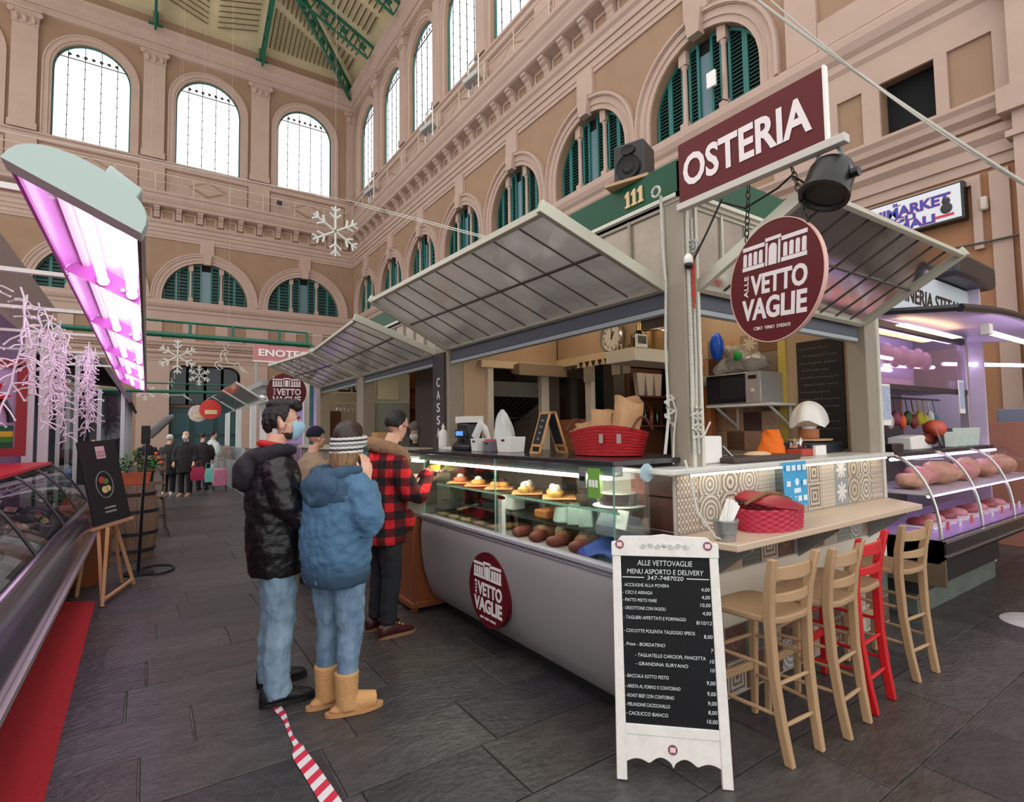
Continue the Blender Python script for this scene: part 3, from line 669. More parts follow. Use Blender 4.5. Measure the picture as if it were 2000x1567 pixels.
# clock
ck = thing('wall_clock', 'round chrome wall clock reading one o\'clock above the kitchen beam', 'clock', (4.06, 4.035, 2.563))
cc = V((4.05, 4.035, 2.563)); R = .165
m = MB(); m.lathe([(R-.025, .0), (R, .005), (R, .045), (R-.02, .055), (R-.022, .03)], cc, 36, -X_); m.build('rim', m_steel, ck)
m = MB(); m.lathe([(0.001, .02), (R-.02, .02), (R-.02, .03), (.001, .031)], cc, 36, -X_); m.build('face', mat('clock_face', (236, 226, 214), .5), ck)
for k in range(12):
    a = pi/2-2*pi*(k+1)/12; pz = cc+V((-.032, -cos(a)*.112, sin(a)*.112)); text(str(k+1), pz-Z_*.012, -Y_, Z_, .026, m_black, ck, align='C', ext=.001, name='numeral', bold=.01)
for a, L, w in ((pi/2, .115, .008), (pi/2-2*pi/12, .07, .011)):
    m = MB(); d = V((0, -cos(a), sin(a))); m.bar(cc-X_*.036-d*.02, cc-X_*.036+d*L, .003, w, V((0, sin(a), cos(a)))); m.build('hand', m_black, ck)
# hook strip with paper tags
hk = thing('hook_rail', 'cream rail of dark hooks with hanging papers below the clock', 'hook rail', (4.0, 4.2, 2.3))
m = MB(); m.box((3.985, 3.72, 2.29), (4.0, 4.55, 2.34)); m.build('rail', m_beam, hk)
for k in range(8):
    y = 3.78+k*.1; m = MB(); m.prism([(-.025, .025), (.025, .025), (0, -.03)], (3.985, y, 2.32), -Y_, Z_, 0, .02); m.build('hook', mat('brown_hook', (64, 32, 24), .5), hk)
for y, w, hh in ((4.36, .17, .16), (3.95, .12, .12), (3.8, .1, .12)):
    m = MB(); m.box((3.982, y-w/2, 2.28-hh), (3.986, y+w/2, 2.29)); m.build('paper_sheet', mat('faded_paper', (150, 138, 122), .8), hk)
# things on the high shelf
def bottle(x, y, z, h, r, mt, neck, label, group=None, foil=None, name='bottle'):
    t = thing(name, label, 'bottle', (x, y, z), group)
    m = MB(); m.lathe([(r*.9, 0), (r, .01), (r, h*.55), (r*.8, h*.66), (neck, h*.78), (neck, h*.97), (neck*.9, h)], (x, y, z), 14); m.build('body', mt, t)
    if foil:
        m = MB(); m.lathe([(neck+.006, h*.72), (neck+.003, h*.98), (neck, h*1.005)], (x, y, z), 12); m.build('foil', foil, t)
    return t
m_dkb = mat('dark_bottle_glass', (18, 22, 16), .12, coat=.5); m_gold = mat('gold_foil', (206, 170, 84), .35, .6); m_amber = mat('amber_glass', (120, 58, 22), .2)
bottle(3.85, 3.5, 2.34, .26, .045, m_dkb, .014, 'black sparkling wine bottle with gold foil on the high shelf', foil=m_gold)
bottle(3.93, 3.6, 2.34, .27, .045, m_dkb, .014, 'plain dark bottle behind the gold-foiled one on the high shelf')
m = MB(); m.lathe([(.2, 0), (.23, .02), (.23, .1), (.2, .1), (.2, .2), (.17, .22)], (4.15, 3.62, 2.52), 24, sx=1); o = m.build('steam_pan', mat('brass_steel', (170, 136, 92), .25, .9)); tag(o, 'shiny metal pan stacked above the high shelf', 'pan'); o.location.z = 2.341; 
m = MB(); m.box((3.64, 3.34, 2.342), (3.78, 3.36, 2.46)); o = m.build('picture_card', m_white); tag(o, 'small white framed picture standing on the high shelf', 'picture')
m = MB(); m.box((3.655, 3.336, 2.375), (3.765, 3.34, 2.445)); m.build('print', mat('picture_print', (90, 86, 80), .6, noise=.8, scale=30), o)
# bottle picture on the beam
m = MB(); m.box((3.992, 3.86, 2.345), (3.998, 3.94, 2.47)); o = m.build('bottle_card', mat('card_cream', (210, 190, 160), .7)); tag(o, 'small card printed with an amber bottle, under the clock', 'card')
m = MB(); m.lathe([(.022, 0), (.026, .01), (.026, .05), (.01, .075), (.01, .1)], (3.99, 3.9, 2.36), 10, sx=.2); m.build('bottle_print', m_amber, o)

# ---------------------------------------------------------------- SIGNS
sg = thing('hanging_sign', 'maroon rectangular OSTERIA sign on a white bracket rail', 'sign', (2.6, 1.55, 2.9))
m = MB(); m.box((2.556, 1.165, 2.915), (2.58, 1.985, 3.265)); m.build('sign_board', m_maroon, sg, bevel=.002)
m = MB(); m.box((2.552, 1.155, 2.915), (2.584, 1.166, 3.27)); m.build('end_trim', m_white, sg)
m = MB(); m.box((2.545, 1.08, 2.872), (2.595, 2.0, 2.912)); m.build('bracket_rail', mat('bracket_grey', (198, 192, 184), .5), sg, bevel=.003)
text('OSTERIA', (2.555, 1.95, 3.0), -Y_, Z_, .18, m_offw, sg, width=.73, bold=.028)
def chain(t, a, b, n=9, r=.012, w=.0035):
    a, b = V(a), V(b); d = (b-a).normalized(); u, w_, _ = frame_of(d)
    for k in range(n):
        c = a.lerp(b, (k+.5)/n); L = (b-a).length/n*.68; e = u if k % 2 else w_
        m = MB(); m.tube([c+d*(L*cos(q))+e*(r*sin(q)) for q in [2*pi*i/10 for i in range(10)]], w, 5, closed=True); m.build('chain_link', m_chain, t)
rs = thing('round_sign', 'large round maroon ALLE VETTOVAGLIE sign hanging on chains below the OSTERIA sign', 'sign', (2.6, 1.46, 2.03))
ud = V((-.285, -.955, -.082)).normalized(); nd = V((-1, .29, 0)); nd = (nd-ud*nd.dot(ud)).normalized(); vd = nd.cross(ud).normalized(); rc = V((2.6, 1.462, 2.337))
m = MB(); m.lathe([(.001, -.012), (.3, -.012), (.305, 0), (.3, .008), (.001, .008)], rc, 56, nd); m.build('disc', m_maroon, rs)
m = MB(); m.lathe([(.304, -.013), (.309, -.013), (.309, .009), (.304, .009), (.304, -.013)], rc, 56, nd, cap=False); m.build('pale_rim', mat('pale_pink_rim', (214, 170, 160), .5), rs)
logo(rs, rc, ud, vd, .3, gap=.0082)
for s_ in (-1, 1):
    a = rc+ud*(s_*.2)+vd*.24; b = V((2.6, 1.462-s_*.115, 2.875)); chain(rs, a, b, 9)
# spotlight at the end of the rail
sp = thing('spotlight', 'black round spotlight on a grey bracket at the end of the OSTERIA sign rail', 'spotlight', (2.6, 1.16, 2.62))
ax = V((-.45, .1, -.9)).normalized(); pc = V((2.6, 1.18, 2.735))
m = MB(); m.lathe([(.03, -.1), (.085, -.085), (.1, -.05), (.1, .06), (.108, .065), (.108, .085), (.09, .085), (.085, .07), (.001, .065)], pc, 24, ax); m.build('housing', m_black, sp)
for s_ in (-1, 1):
    m = MB(); m.bar(pc+Y_*(s_*.11), V((2.6, 1.17+s_*.04, 2.875)), .012, .03, X_); m.build('bracket_arm', mat('grey_bracket', (120, 126, 128), .4, .5), sp)
    m = MB(); m.cyl(pc+Y_*(s_*.1), pc+Y_*(s_*.13), .022, n=12); m.build('pivot', m_black, sp)
m = MB(); m.tube([pc+V((0, .1, .03)), pc+V((0, .17, .1)), (2.6, 1.42, 2.8), (2.6, 1.6, 2.76), (2.61, 1.75, 2.85)], .006, 6); m.build('cable', m_black, sp)
# wires and spiral hooks at the corner post
cb = thing('cable_bundle', 'black and white cables with a red ribbon tied to the corner post', 'cables', (2.62, 1.95, 2.2))
m = MB(); m.tube([(2.62, 1.75, 2.87), (2.63, 1.86, 2.72), (2.62, 1.95, 2.58), (2.6, 1.98, 2.6)], .006, 6); m.build('cable', m_black, cb)
m = MB(); m.ell((2.595, 1.965, 2.58), (.03, .025, .04)); m.build('bulb_socket', m_white, cb)
m = MB(); m.ell((2.595, 1.965, 2.55), (.028, .024, .025)); m.build('plug', m_black, cb)
m = MB(); m.tube([(2.64, 1.97, 2.62-.02*k+.0*k) if k < 2 else (2.64+.004*sin(k*2), 1.968, 2.62-.02*k) for k in range(17)], [.012, .014, .016, .014, .012, .01, .012, .009, .01, .009, .01, .014, .012, .009, .009, .008, .005], 6, sx=.5); m.build('ribbon', mat('red_ribbon', (196, 30, 24), .6), cb)
m = MB(); m.tube([(2.63, 1.96+.05*(1-k/24)*cos(k*.5), 2.66+.05*(1-k/24)*sin(k*.5)) for k in range(24)], .007, 6); m.build('iron_scroll', m_grey, cb)
for i_, (x, y0) in enumerate(((2.62, 1.985), (2.66, 1.985))):
    m = MB(); m.tube([(x+.0, y0, 2.85), (x, y0, 2.0), (x-.01, y0, 1.75), (x-.02, y0-.01, 1.65), (x, y0, 1.45)], .008, 6); m.build('rope_strand', m_rope, cb)
    m = MB(); m.tube([(x+.025*sin(k*1.1), y0-.012-.01*cos(k*2.3), 1.72-.012*k) for k in range(16)], .008, 6); m.build('rope_knot', m_rope, cb)
rp = thing('tie_rope', 'white rope tied in a knot hanging from the left awning corner', 'rope', (2.52, 2.15, 1.4))
m = MB(); m.tube([(2.53, 2.1, 3.0), (2.56, 2.12, 2.7), (2.59, 2.13, 2.48), (2.57, 2.13, 2.1), (2.565, 2.12, 1.78), (2.54, 2.1, 1.66), (2.5, 2.1, 1.45)], .009, 7); m.build('rope', m_rope, rp)
m = MB(); m.tube([(2.56+.03*sin(k*.9), 2.11+.02*cos(k*1.7), 1.8-.011*k) for k in range(18)], .009, 6); m.build('knot', m_rope, rp)
m = MB(); m.tube([(2.57, 2.1, 1.8), (2.6, 2.09, 1.7), (2.57, 2.09, 1.55), (2.545, 2.08, 1.39)], .006, 6); m.build('loose_end', m_rope, rp)
m = MB(); m.tube([(2.5, 2.11+.03*cos(k*.5), 3.02+.03*sin(k*.5)) for k in range(13)], .008, 6); m.build('tie_loop', m_rope, rp)
# CASSA board on the second post
cs = thing('till_sign', 'dark vertical board lettered CASSA on the post by the till', 'sign', (2.59, 5.19, 1.4))
m = MB(); m.box((2.575, 5.06, 1.4), (2.598, 5.33, 2.44)); m.build('board', mat('charcoal_board', (58, 54, 54), .7), cs)
for k, ch in enumerate('CASSA'): text(ch, (2.574, 5.19, 2.08-.135*k), -Y_, Z_, .1, m_offw, cs, width=.075, align='C', bold=.008, name='letter')
# second round sign down the aisle
r2 = thing('round_sign', 'round maroon ALLE VETTOVAGLIE sign hanging farther down the aisle above the man', 'sign', (2.0, 10.3, 2.0))
c2 = V((2.1, 10.45, 2.37)); m = MB(); m.lathe([(.001, -.01), (.34, -.01), (.34, .01), (.001, .01)], c2, 40, V((-.22, -1, 0))); m.build('disc', m_maroon, r2)
n2 = V((-.22, -1, 0)).normalized(); u2 = V((1, -.22, 0)).normalized(); logo(r2, c2, u2, Z_, .34, gap=.0105)
m = MB(); m.tube([c2+Z_*.33, (2.1, 10.45, 2.68), (2.6, 10.3, 2.9)], .008); m.build('hanger', m_chain, r2)
# loudspeaker on a plywood shelf above the fascia
ls = thing('loudspeaker', 'black loudspeaker standing on the green roof of the stall', 'loudspeaker', (2.6, 2.4, 3.2))
rz = Matrix.Rotation(rad(20), 3, 'Z'); lc = V((2.66, 2.42, 3.35))
m = MB(); m.obox(lc, (.2, .21, .25), rz); m.build('cabinet', m_black, ls, bevel=.012)
fn = rz@V((-1, 0, 0)); 
m = MB(); m.lathe([(.001, .012), (.03, .016), (.045, .004), (.075, .012), (.08, .02), (.08, .0)], lc+fn*.1-Z_*.045, 24, fn); m.build('woofer_cone', m_rubber, ls)
m = MB(); m.lathe([(.001, .008), (.025, .006), (.05, .014), (.05, 0)], lc+fn*.1+Z_*.07, 20, fn, sy=.6); m.build('horn', m_rubber, ls)
m = MB(); m.obox((2.66, 2.43, 3.212), (.26, .3, .02), rz); m.build('plywood_base', m_wood, ls)
# ================================================================ GLASS FOOD COUNTER
m_panel = mat('grey_counter_panel', (152, 147, 148), .33, .15, noise=.05, scale=2)
m_bump = mat('lilac_grey_bumper', (150, 146, 156), .4)
dc = thing('display_counter', 'refrigerated glass food counter with grey front and maroon round logo', 'display counter', (2.4, 3.2, 0))
prof = [(2.075, .86), (2.04, .8), (2.03, .7), (2.035, .55), (2.06, .38), (2.1, .25), (2.15, .14), (2.2, .1), (2.3, .09), (2.3, .86)]
Y0, Y1 = 2.08, 4.46
m = MB(); k = len(prof); m.add([(x, y, z) for y in (Y0, Y1) for x, z in prof], [(i, (i+1) % k, k+(i+1) % k, k+i) for i in range(k)]+[tuple(range(k-1, -1, -1)), tuple(range(k, 2*k))]); m.build('front_panel', m_panel, dc, smooth=50)
m = MB(); m.box((2.035, Y0-.01, .815), (2.09, Y1+.01, .875)); m.build('bumper_rail', m_bump, dc, bevel=.012)
m = MB(); m.box((2.03, Y0-.01, .838), (2.036, Y1+.01, .85)); m.build('bumper_strip', m_steel, dc)
m = MB(); m.box((2.28, Y0+.02, 0), (2.85, Y1-.02, .1)); m.build('plinth', m_rubber, dc)
m = MB(); m.box((2.3, Y0, .09), (2.9, Y1, .84)); m.build('cabinet_body', m_panel, dc)
m = MB(); m.box((2.1, Y0+.02, .84), (2.9, Y1-.02, .862)); m.build('well_floor', mat('well_steel', (170, 168, 160), .35, .4), dc)
for ya, yb in ((Y0, 3.262), (3.27, Y1)):
    m = MB(); m.box((2.06, ya, .87), (2.067, yb, 1.42)); m.build('front_glass', m_glass, dc, smooth=0)
m = MB(); m.box((2.07, Y0, .87), (2.88, Y0+.007, 1.37)); m.build('side_glass', m_glass, dc, smooth=0)
m = MB(); m.box((2.07, Y1-.007, .87), (2.88, Y1, 1.37)); m.build('side_glass', m_glass, dc, smooth=0)
for y in (Y0+.003, 3.266, Y1-.004): 
    m = MB(); m.box((2.058, y-.003, .87), (2.066, y+.003, 1.42)); m.build('glass_edge', m_gedge, dc)
m = MB(); m.box((2.05, Y0-.01, 1.4), (2.9, Y1+.35, 1.43)); m.build('top_slab', mat('dark_counter_top', (44, 44, 46), .2), dc, bevel=.004)
m = MB(); m.box((2.07, Y0, 1.345), (2.13, Y1, 1.4)); m.build('light_housing', m_grey, dc)
m = MB(); m.box((2.075, Y0+.06, 1.322), (2.125, Y1-.1, 1.345)); led = m.build('led_tube', m_led, dc)
m = MB(); m.box((2.15, Y0+.05, 1.13), (2.62, 4.38, 1.14)); m.build('glass_shelf', m_glass, dc, smooth=0)
m = MB(); m.box((2.146, Y0+.05, 1.128), (2.15, 4.38, 1.142)); m.build('shelf_edge', m_gedge, dc)
m = MB(); m.box((2.2, Y0+.05, .985), (2.75, 4.38, .993)); m.build('glass_shelf', m_glass, dc, smooth=0)
m = MB(); m.box((2.197, Y0+.05, .983), (2.2, 4.38, .995)); m.build('shelf_edge', mat('dark_shelf_edge', (66, 72, 68), .3), dc)
m = MB(); m.box((2.1, 3.24, .862), (2.13, 3.29, 1.13)); m.box((2.1, 3.24, 1.11), (2.5, 3.29, 1.13)); m.build('shelf_bracket', m_white, dc)
m = MB(); m.box((2.86, Y0, .86), (2.88, 3.3, 1.38)); m.box((2.86, 3.5, .86), (2.88, Y1, 1.38)); m.build('rear_slide', mat('rear_slide', (120, 104, 92), .4), dc)
lg = V((2.032, 3.315, .47)); 
m = MB(); m.lathe([(.001, -.03), (.262, -.03), (.262, .012), (.001, .012)], lg, 48, -X_, sy=1.0); m.build('logo_disc', mat('maroon_vinyl', (88, 12, 24), .45, spec=.3), dc)
logo(dc, lg-X_*.012, -Y_, Z_, .262)
# small parts on the glass: thermometer, price card, vent disc
m = MB(); m.box((2.052, 2.29, 1.27), (2.058, 2.35, 1.385)); o = m.build('thermometer', m_grey); tag(o, 'grey digital thermometer clipped on the counter glass', 'thermometer'); m = MB(); m.box((2.05, 2.3, 1.31), (2.052, 2.34, 1.335)); m.build('display', m_black, o)
m = MB(); m.box((2.052, 2.18, 1.22), (2.057, 2.275, 1.385)); o = m.build('ticket_card', mat('green_card', (110, 160, 66), .6)); tag(o, 'green numbered card hanging on the counter glass', 'card')
for k in range(3): m = MB(); m.box((2.05, 2.193+k*.026, 1.28), (2.052, 2.213+k*.026, 1.32)); m.build('digit_window', m_white, o)
m = MB(); m.lathe([(.001, 0), (.05, 0), (.054, .006), (.05, .012), (.001, .012)], (2.3, 2.07, 1.355), 10, -Y_); o = m.build('vent_disc', mat('pale_blue_cap', (160, 186, 196), .5)); tag(o, 'pale blue round cap on the end of the glass counter', 'cap')
# food on the glass shelf
m_tray = mat('orange_wood_tray', (226, 160, 104), .6); m_past = mat('golden_pastry', (222, 168, 92), .6, noise=.35, scale=25, bump=.5, bscale=60); m_cream2 = mat('white_icing', (240, 232, 220), .5); m_choc = mat('dark_chocolate', (52, 26, 22), .45)
names = ['orange tray with a round pink tart, farthest on the glass shelf', 'orange tray with a cream-topped tart, second from the far end of the glass shelf', 'orange tray with chocolate-drizzled tartlets beside the glass joint', 'orange tray with a row of icing-dusted pastries', 'orange tray with tall filled pastries, nearest to the round cake']
pink = mat('pink_glaze', (222, 134, 96), .5)
for k, (y, lab) in enumerate(zip((4.22, 3.9, 3.58, 3.2, 2.84), names)):
    W_ = .13 if k < 3 else .17
    t = thing('pastry_tray', lab, 'tray', (2.3, y, 1.141), 'orange trays of pastries in the glass counter')
    rz = Matrix.Rotation(rad(-38), 3, 'Z')
    m = MB(); m.obox((2.3, y, 1.15), (.22, W_*1.35, .012), rz); m.build('tray', m_tray, t, bevel=.003)
    rr = random.Random(k)
    n = 1 if k < 2 else (2 if k == 2 else 5)
    for j in range(n):
        q = rz@V((rr.uniform(-.05, .05) if n > 2 else (j-.5*(n-1))*.07, (j/(n-1)-.5)*.16 if n > 2 else rr.uniform(-.02, .02), 0)); r0 = .06 if n == 1 else .042; c0 = (2.3+q.x, y+q.y, 1.156)
        m = MB(); m.lathe([(r0*.8, 0), (r0, .012), (r0*.98, .03), (r0*.7, .042), (.001, .046)], c0, 12); m.build('pastry', pink if k == 0 else m_past, t)
        m = MB(); m.ell((c0[0], c0[1], 1.205), (r0*.55, r0*.5, .022 if k < 3 else .03), 8, 6); m.build('topping', m_choc if k == 2 else m_cream2, t)
ck = thing('chocolate_cake', 'round chocolate cake with white icing on a white cake board', 'cake', (2.33, 2.31, 1.141))
m = MB(); m.lathe([(.001, 0), (.155, 0), (.16, .004), (.155, .008), (.001, .008)], (2.36, 2.34, 1.141), 28); m.build('cake_board', m_white, ck)
m = MB(); m.lathe([(.115, 0), (.118, .01), (.116, .06), (.11, .066), (.001, .068)], (2.36, 2.34, 1.15), 30); m.build('sponge', m_choc, ck)
m = MB(); m.lathe([(.108, 0), (.105, .006), (.001, .008)], (2.36, 2.34, 1.216), 30); m.build('icing', m_cream2, ck)
m = MB(); m.grid(lambda a, b: (2.5+.26*a+.02*sin(b*9), 2.2+.45*b+.02*sin(a*8), 1.19+.03*sin(a*7+b*5)+.02*sin(b*13)), 12, 16); o = m.build('wrapping_paper', mat('brown_baking_paper', (176, 152, 110), .8)); tag(o, 'crumpled baking paper over a tray behind the cake', 'paper')
m = MB(); m.box((2.48, 2.2, 1.141), (2.8, 2.68, 1.165)); o = m.build('steel_tray', m_steel, bevel=.006); tag(o, 'steel tray under the crumpled baking paper', 'tray')
# lower shelf: tubs, boxes, scale
m_tub = glassmat('milky_tub', (235, 245, 240), haze=.75, hcol=(216, 228, 220), rough=.2, refl=.6)
for k, (y, h, lab) in enumerate(((2.66, .135, 'tall milky plastic tub on the lower glass shelf'), (2.55, .12, 'wide milky plastic tub next to the grey scale'), (2.78, .1, 'small translucent tub nearest the wooden block'))):
    m = MB(); m.lathe([(.06, 0), (.066, .01), (.052, h-.01), (.048, h), (.001, h)], (2.28, y, .994), 4 if k < 2 else 16); o = m.build('plastic_tub', m_tub, bevel=.008); tag(o, lab, 'tub', 'plastic tubs in the glass counter'); o.rotation_euler = (0, 0, 0)
w_ = thing('slicing_scale', 'grey weighing scale with a white label at the end of the counter', 'scale', (2.24, 2.25, .994))
m = MB(); m.prism([(0, 0), (.2, 0), (.17, .1), (.05, .13), (0, .06)], (2.16, 2.34, .994), X_, Z_, 0, .2); m.build('body', mat('scale_grey', (120, 122, 132), .4), w_, bevel=.005)
m = MB(); m.prism([(0, 0), (.08, .0), (.08, .1), (0, .1)], (2.155, 2.17, 1.05), -Y_, V((.3, 0, 1)), 0, .006); m.build('label', m_white, w_)
m = MB(); m.box((2.25, 2.92, .994), (2.42, 3.06, 1.05)); o = m.build('cheese_block', mat('orange_cheese', (190, 112, 60), .6), bevel=.012); tag(o, 'orange brown block on the lower glass shelf', 'food')
for k, (y, r) in enumerate(((3.18, .055), (3.06, .05))): m = MB(); m.lathe([(r*.95, 0), (r, .01), (r, .1), (r*1.04, .105), (r*.95, .1), (r*.92, .02), (.001, .02)], (2.45, y, .994), 18); o = m.build('steel_pot', m_steel); tag(o, ('steel pot beside the white bracket on the lower shelf', 'steel pot between the bracket and the orange block')[k], 'pot', 'steel pots in the counter')
m = MB(); m.box((2.3, 3.4, .994), (2.42, 3.54, 1.11)); o = m.build('white_bin', m_white, bevel=.01); tag(o, 'white plastic bin behind the glass joint', 'bin'); m = MB(); m.box((2.296, 3.47, 1.075), (2.3, 3.52, 1.092)); m.build('grip_hole', m_black, o)
m = MB(); m.box((2.5, 3.6, .994), (2.72, 4.2, 1.06)); o = m.build('steel_pan', m_steel, bevel=.01); tag(o, 'long steel pan at the back of the lower shelf', 'pan')
# well: salami, meats, covered dishes
rr = random.Random(11); m_sal = mat('salami_red', (120, 56, 48), .6, noise=.5, scale=40); m_ham = mat('cured_ham', (156, 104, 74), .6, noise=.4, scale=18); m_net = mat('pale_sausage', (190, 160, 138), .6, noise=.3, scale=30)
kinds = [('salami', m_sal, 'dark red salami'), ('ham_piece', m_ham, 'brown piece of cured ham'), ('sausage', m_net, 'pale wrapped sausage')]
places = ['below the milky tubs', 'under the orange block', 'next to the blue cloth', 'against the front glass', 'beside the white bracket', 'at the back of the well', 'under the steel pots', 'in the middle of the meat tray', 'behind the front row of meats', 'near the cake end']
for k in range(10):
    nm, mt, lb = kinds[k % 3]; y = 2.5+.068*k; x = 2.17+.1*(k % 3)+rr.uniform(0, .03); a = rr.uniform(-.5, .5)
    m = MB(); R_ = Matrix.Rotation(a, 3, 'Z'); L = .09; pts = [V((x, y, .9+.01*(k % 2)))+R_@V((t*L, 0, 0)) for t in (-1, -.9, -.6, 0, .6, .9, 1)]; r = .036+.008*(k % 3)
    m.tube(pts, [r*.2, r*.65, r*.95, r, r*.95, r*.65, r*.2], 12); o = m.build(nm, mt, smooth=60); o.location.z = .862; tag(o, lb+' '+places[k], 'meat', 'cured meats in the counter well')
m = MB(); m.grid(lambda a, b: (2.12+.24*a, 2.16+.3*b, .9+.07*sin(pi*a)*sin(pi*b)+.02*sin(a*9+b*6)), 12, 14); o = m.build('blue_cloth', mat('blue_cloth', (28, 56, 140), .8)); tag(o, 'royal blue cloth bundle in the near end of the counter', 'cloth'); o.location.z = .863
m_food = mat('baked_pasta', (176, 140, 78), .6, noise=.4, scale=22, bump=.6, bscale=40)
for k, y in enumerate((4.28, 4.08, 3.88, 3.66, 3.45)):
    t = thing('glass_dish', ['glass dish of pasta at the far end of the well', 'second glass dish from the far end, with tongs', 'glass dish of baked food in the middle of the well', 'glass dish of dark food left of the bracket', 'glass dish of brown food right beside the bracket'][k], 'dish', (2.3, y, .862), 'glass dishes in the counter well')
    m = MB(); m.box((2.14, y-.085, .862), (2.44, y+.085, .885)); m.build('food', m_food if k < 3 else m_ham, t, bevel=.01)
    m = MB(); m.lathe([(.11, 0), (.125, .05), (.12, .05), (.105, .005)], (2.28, y, .864), 4); 
    m = MB(); m.box((2.13, y-.092, .862), (2.134, y+.092, .93)); m.box((2.13, y-.092, .862), (2.45, y-.088, .93)); m.box((2.446, y-.092, .862), (2.45, y+.092, .93)); m.box((2.13, y+.088, .862), (2.45, y+.092, .93)); m.build('dish', m_glass, t)
m = MB(); m.tube([(2.2, 4.1, .94), (2.32, 3.95, .985)], .008); m.tube([(2.21, 4.1, .93), (2.32, 3.93, .985)], .008); o = m.build('tongs', m_steel); tag(o, 'steel serving tongs resting on the glass dishes', 'tongs')

# ---------------------------------------------------------------- things on top of the glass counter (z 1.43)
T = 1.431
bk = thing('wicker_basket', 'big red woven basket full of brown paper bags on the glass counter', 'basket', (2.45, 2.55, T))
def basket_ring(z, f): return [(2.47+.19*f*cos(a)*(1 if 1 else 1), 2.54+.32*f*sin(a), z) for a in [2*pi*i/40 for i in range(40)]]
m = MB(); nz = 9
rings = []
for i in range(nz*4+1):
    t_ = i/(nz*4); z = T+.005+.165*t_; f = .84+.16*t_+.012*sin(i*pi/2*1.0+0); rings.append([(2.47+.185*f*cos(a), 2.54+.31*f*sin(a), z+.022*t_*sin(a*2+.6)) for a in [2*pi*j/44 for j in range(44)]])
m.loft(rings, cap=False); inner = [[(2.47+(p[0]-2.47)*.93, 2.54+(p[1]-2.54)*.95, p[2]) for p in r] for r in rings[::-1]]; m.loft(inner, cap=False); m.loft([rings[-1], inner[0]], cap=False)
m.add(rings[0], [tuple(range(43, -1, -1))]); m.build('woven_wall', mat('red_wicker', (196, 26, 36), .55, noise=.3, scale=14, bump=.8, bscale=40, stretch=(1, 1, 6)), bk, smooth=60)
for s_ in (-1, 1):
    m = MB(); m.tube([(2.47-.05+.0*k, 2.54+s_*(.3+.03*sin(pi*k/8)), T+.17+.08*sin(pi*k/8)) if 0 else (2.47-.09+.18*k/8, 2.54+s_*.3, T+.165+.075*sin(pi*k/8)) for k in range(9)], .008, 6); m.build('handle', mat('leather_brown', (92, 44, 34), .6), bk)
for y in (2.42, 2.27): m = MB(); m.box((2.296, y-.016, T+.085), (2.3, y+.016, T+.14)); m.build('handle_tab', mat('grey_tab', (176, 150, 150), .6), bk)
m_bag = mat('brown_paper', (196, 154, 112), .8, noise=.12, scale=8)
def paperbag(c, sx, sy, h, tilt, lab, sd):
    rg = random.Random(sd); m = MB(); R_ = Matrix.Rotation(tilt, 3, 'X')@Matrix.Rotation(rg.uniform(-.6, .6), 3, 'Z'); rings = []
    for i in range(7):
        t_ = i/6; ring = []
        for j in range(16):
            a = 2*pi*j/16; cx_, sx_ = cos(a), sin(a); rr_ = (abs(cx_)**4+abs(sx_)**4)**-.25; wob = 1+.1*sin(a*3+sd+t_*4)*t_+.06*rg.uniform(-1, 1)*t_
            ring.append(V(c)+R_@V((sx*cx_*rr_*wob, sy*sx_*rr_*wob, h*t_*(1+.06*sin(a*2+sd)))))
        rings.append(ring)
    m.loft(rings, cap=False); m.loft([[p+(V(c)+R_@V((0, 0, p.z-c[2]))-p)*.06 for p in r] for r in rings[::-1]], cap=False)
    o = m.build('paper_bag', m_bag, smooth=35); tag(o, lab, 'paper bag', 'brown paper bags in the red basket'); return o
paperbag((2.49, 2.43, 1.5), .075, .1, .3, .22, 'tallest brown paper bag standing open in the red basket', 1)
paperbag((2.46, 2.58, 1.5), .07, .08, .22, .1, 'brown paper bag with a curled edge, middle of the red basket', 2)
paperbag((2.47, 2.68, 1.5), .08, .08, .15, -.2, 'short crumpled brown bag left of the middle in the red basket', 3)
paperbag((2.47, 2.77, 1.5), .07, .05, .11, -.3, 'flattened brown bag at the left end of the red basket', 4)
# small A-frame blackboard
ab = thing('table_blackboard', 'small wooden A-frame blackboard standing beside the red basket', 'blackboard', (2.4, 3.1, T))
m_oak = mat('light_oak', (202, 150, 96), .5, noise=.12, scale=5); m_slate = mat('chalkboard_black', (24, 28, 32), .75, noise=.35, scale=3)
def aboard(base, uu, w, h, lean, t, name):
    base, uu = V(base), V(uu).normalized(); nn = uu.cross(Z_)*1; up = (Z_*h - nn*lean); L = up.length; up = up.normalized(); fr = MB(); bw = w*.09
    wn = uu.cross(up)
    for a in (-w/2+bw/2, w/2-bw/2): fr.bar(base+uu*a, base+uu*a+up*L, bw, .012, wn)
    for b_ in (bw/2, L*.2, L-bw/2): fr.bar(base-uu*(w/2)+up*b_, base+uu*(w/2)+up*b_, bw, .012, wn)
    fr.build(name+'_frame', m_oak, t)
    s = MB(); s.prism([(-w/2+bw, L*.2), (w/2-bw, L*.2), (w/2-bw, L-bw), (-w/2+bw, L-bw)], base, uu, up, -.004, .004); s.build('slate', m_slate, t, smooth=0)
    return base, uu, up, wn, L
bb = aboard((2.28, 3.08, T), (-.3, -1, 0), .2, .3, .09, ab, 'front'); aboard((2.47, 3.0, T), (.3, 1, 0), .2, .3, .09, ab, 'rear')
for k, s_ in enumerate(('Menu', 'pesce', 'vino', 'dolci')): text(s_, bb[0]+bb[2]*(.24-.045*k), bb[1], bb[2], .018, mat('chalk_grey', (150, 160, 168), .9), ab, align='C', name='chalk_line', ext=.001, lift=.005)
m = MB(); m.box((2.31, 3.05, T), (2.32, 3.15, T+.08)); 
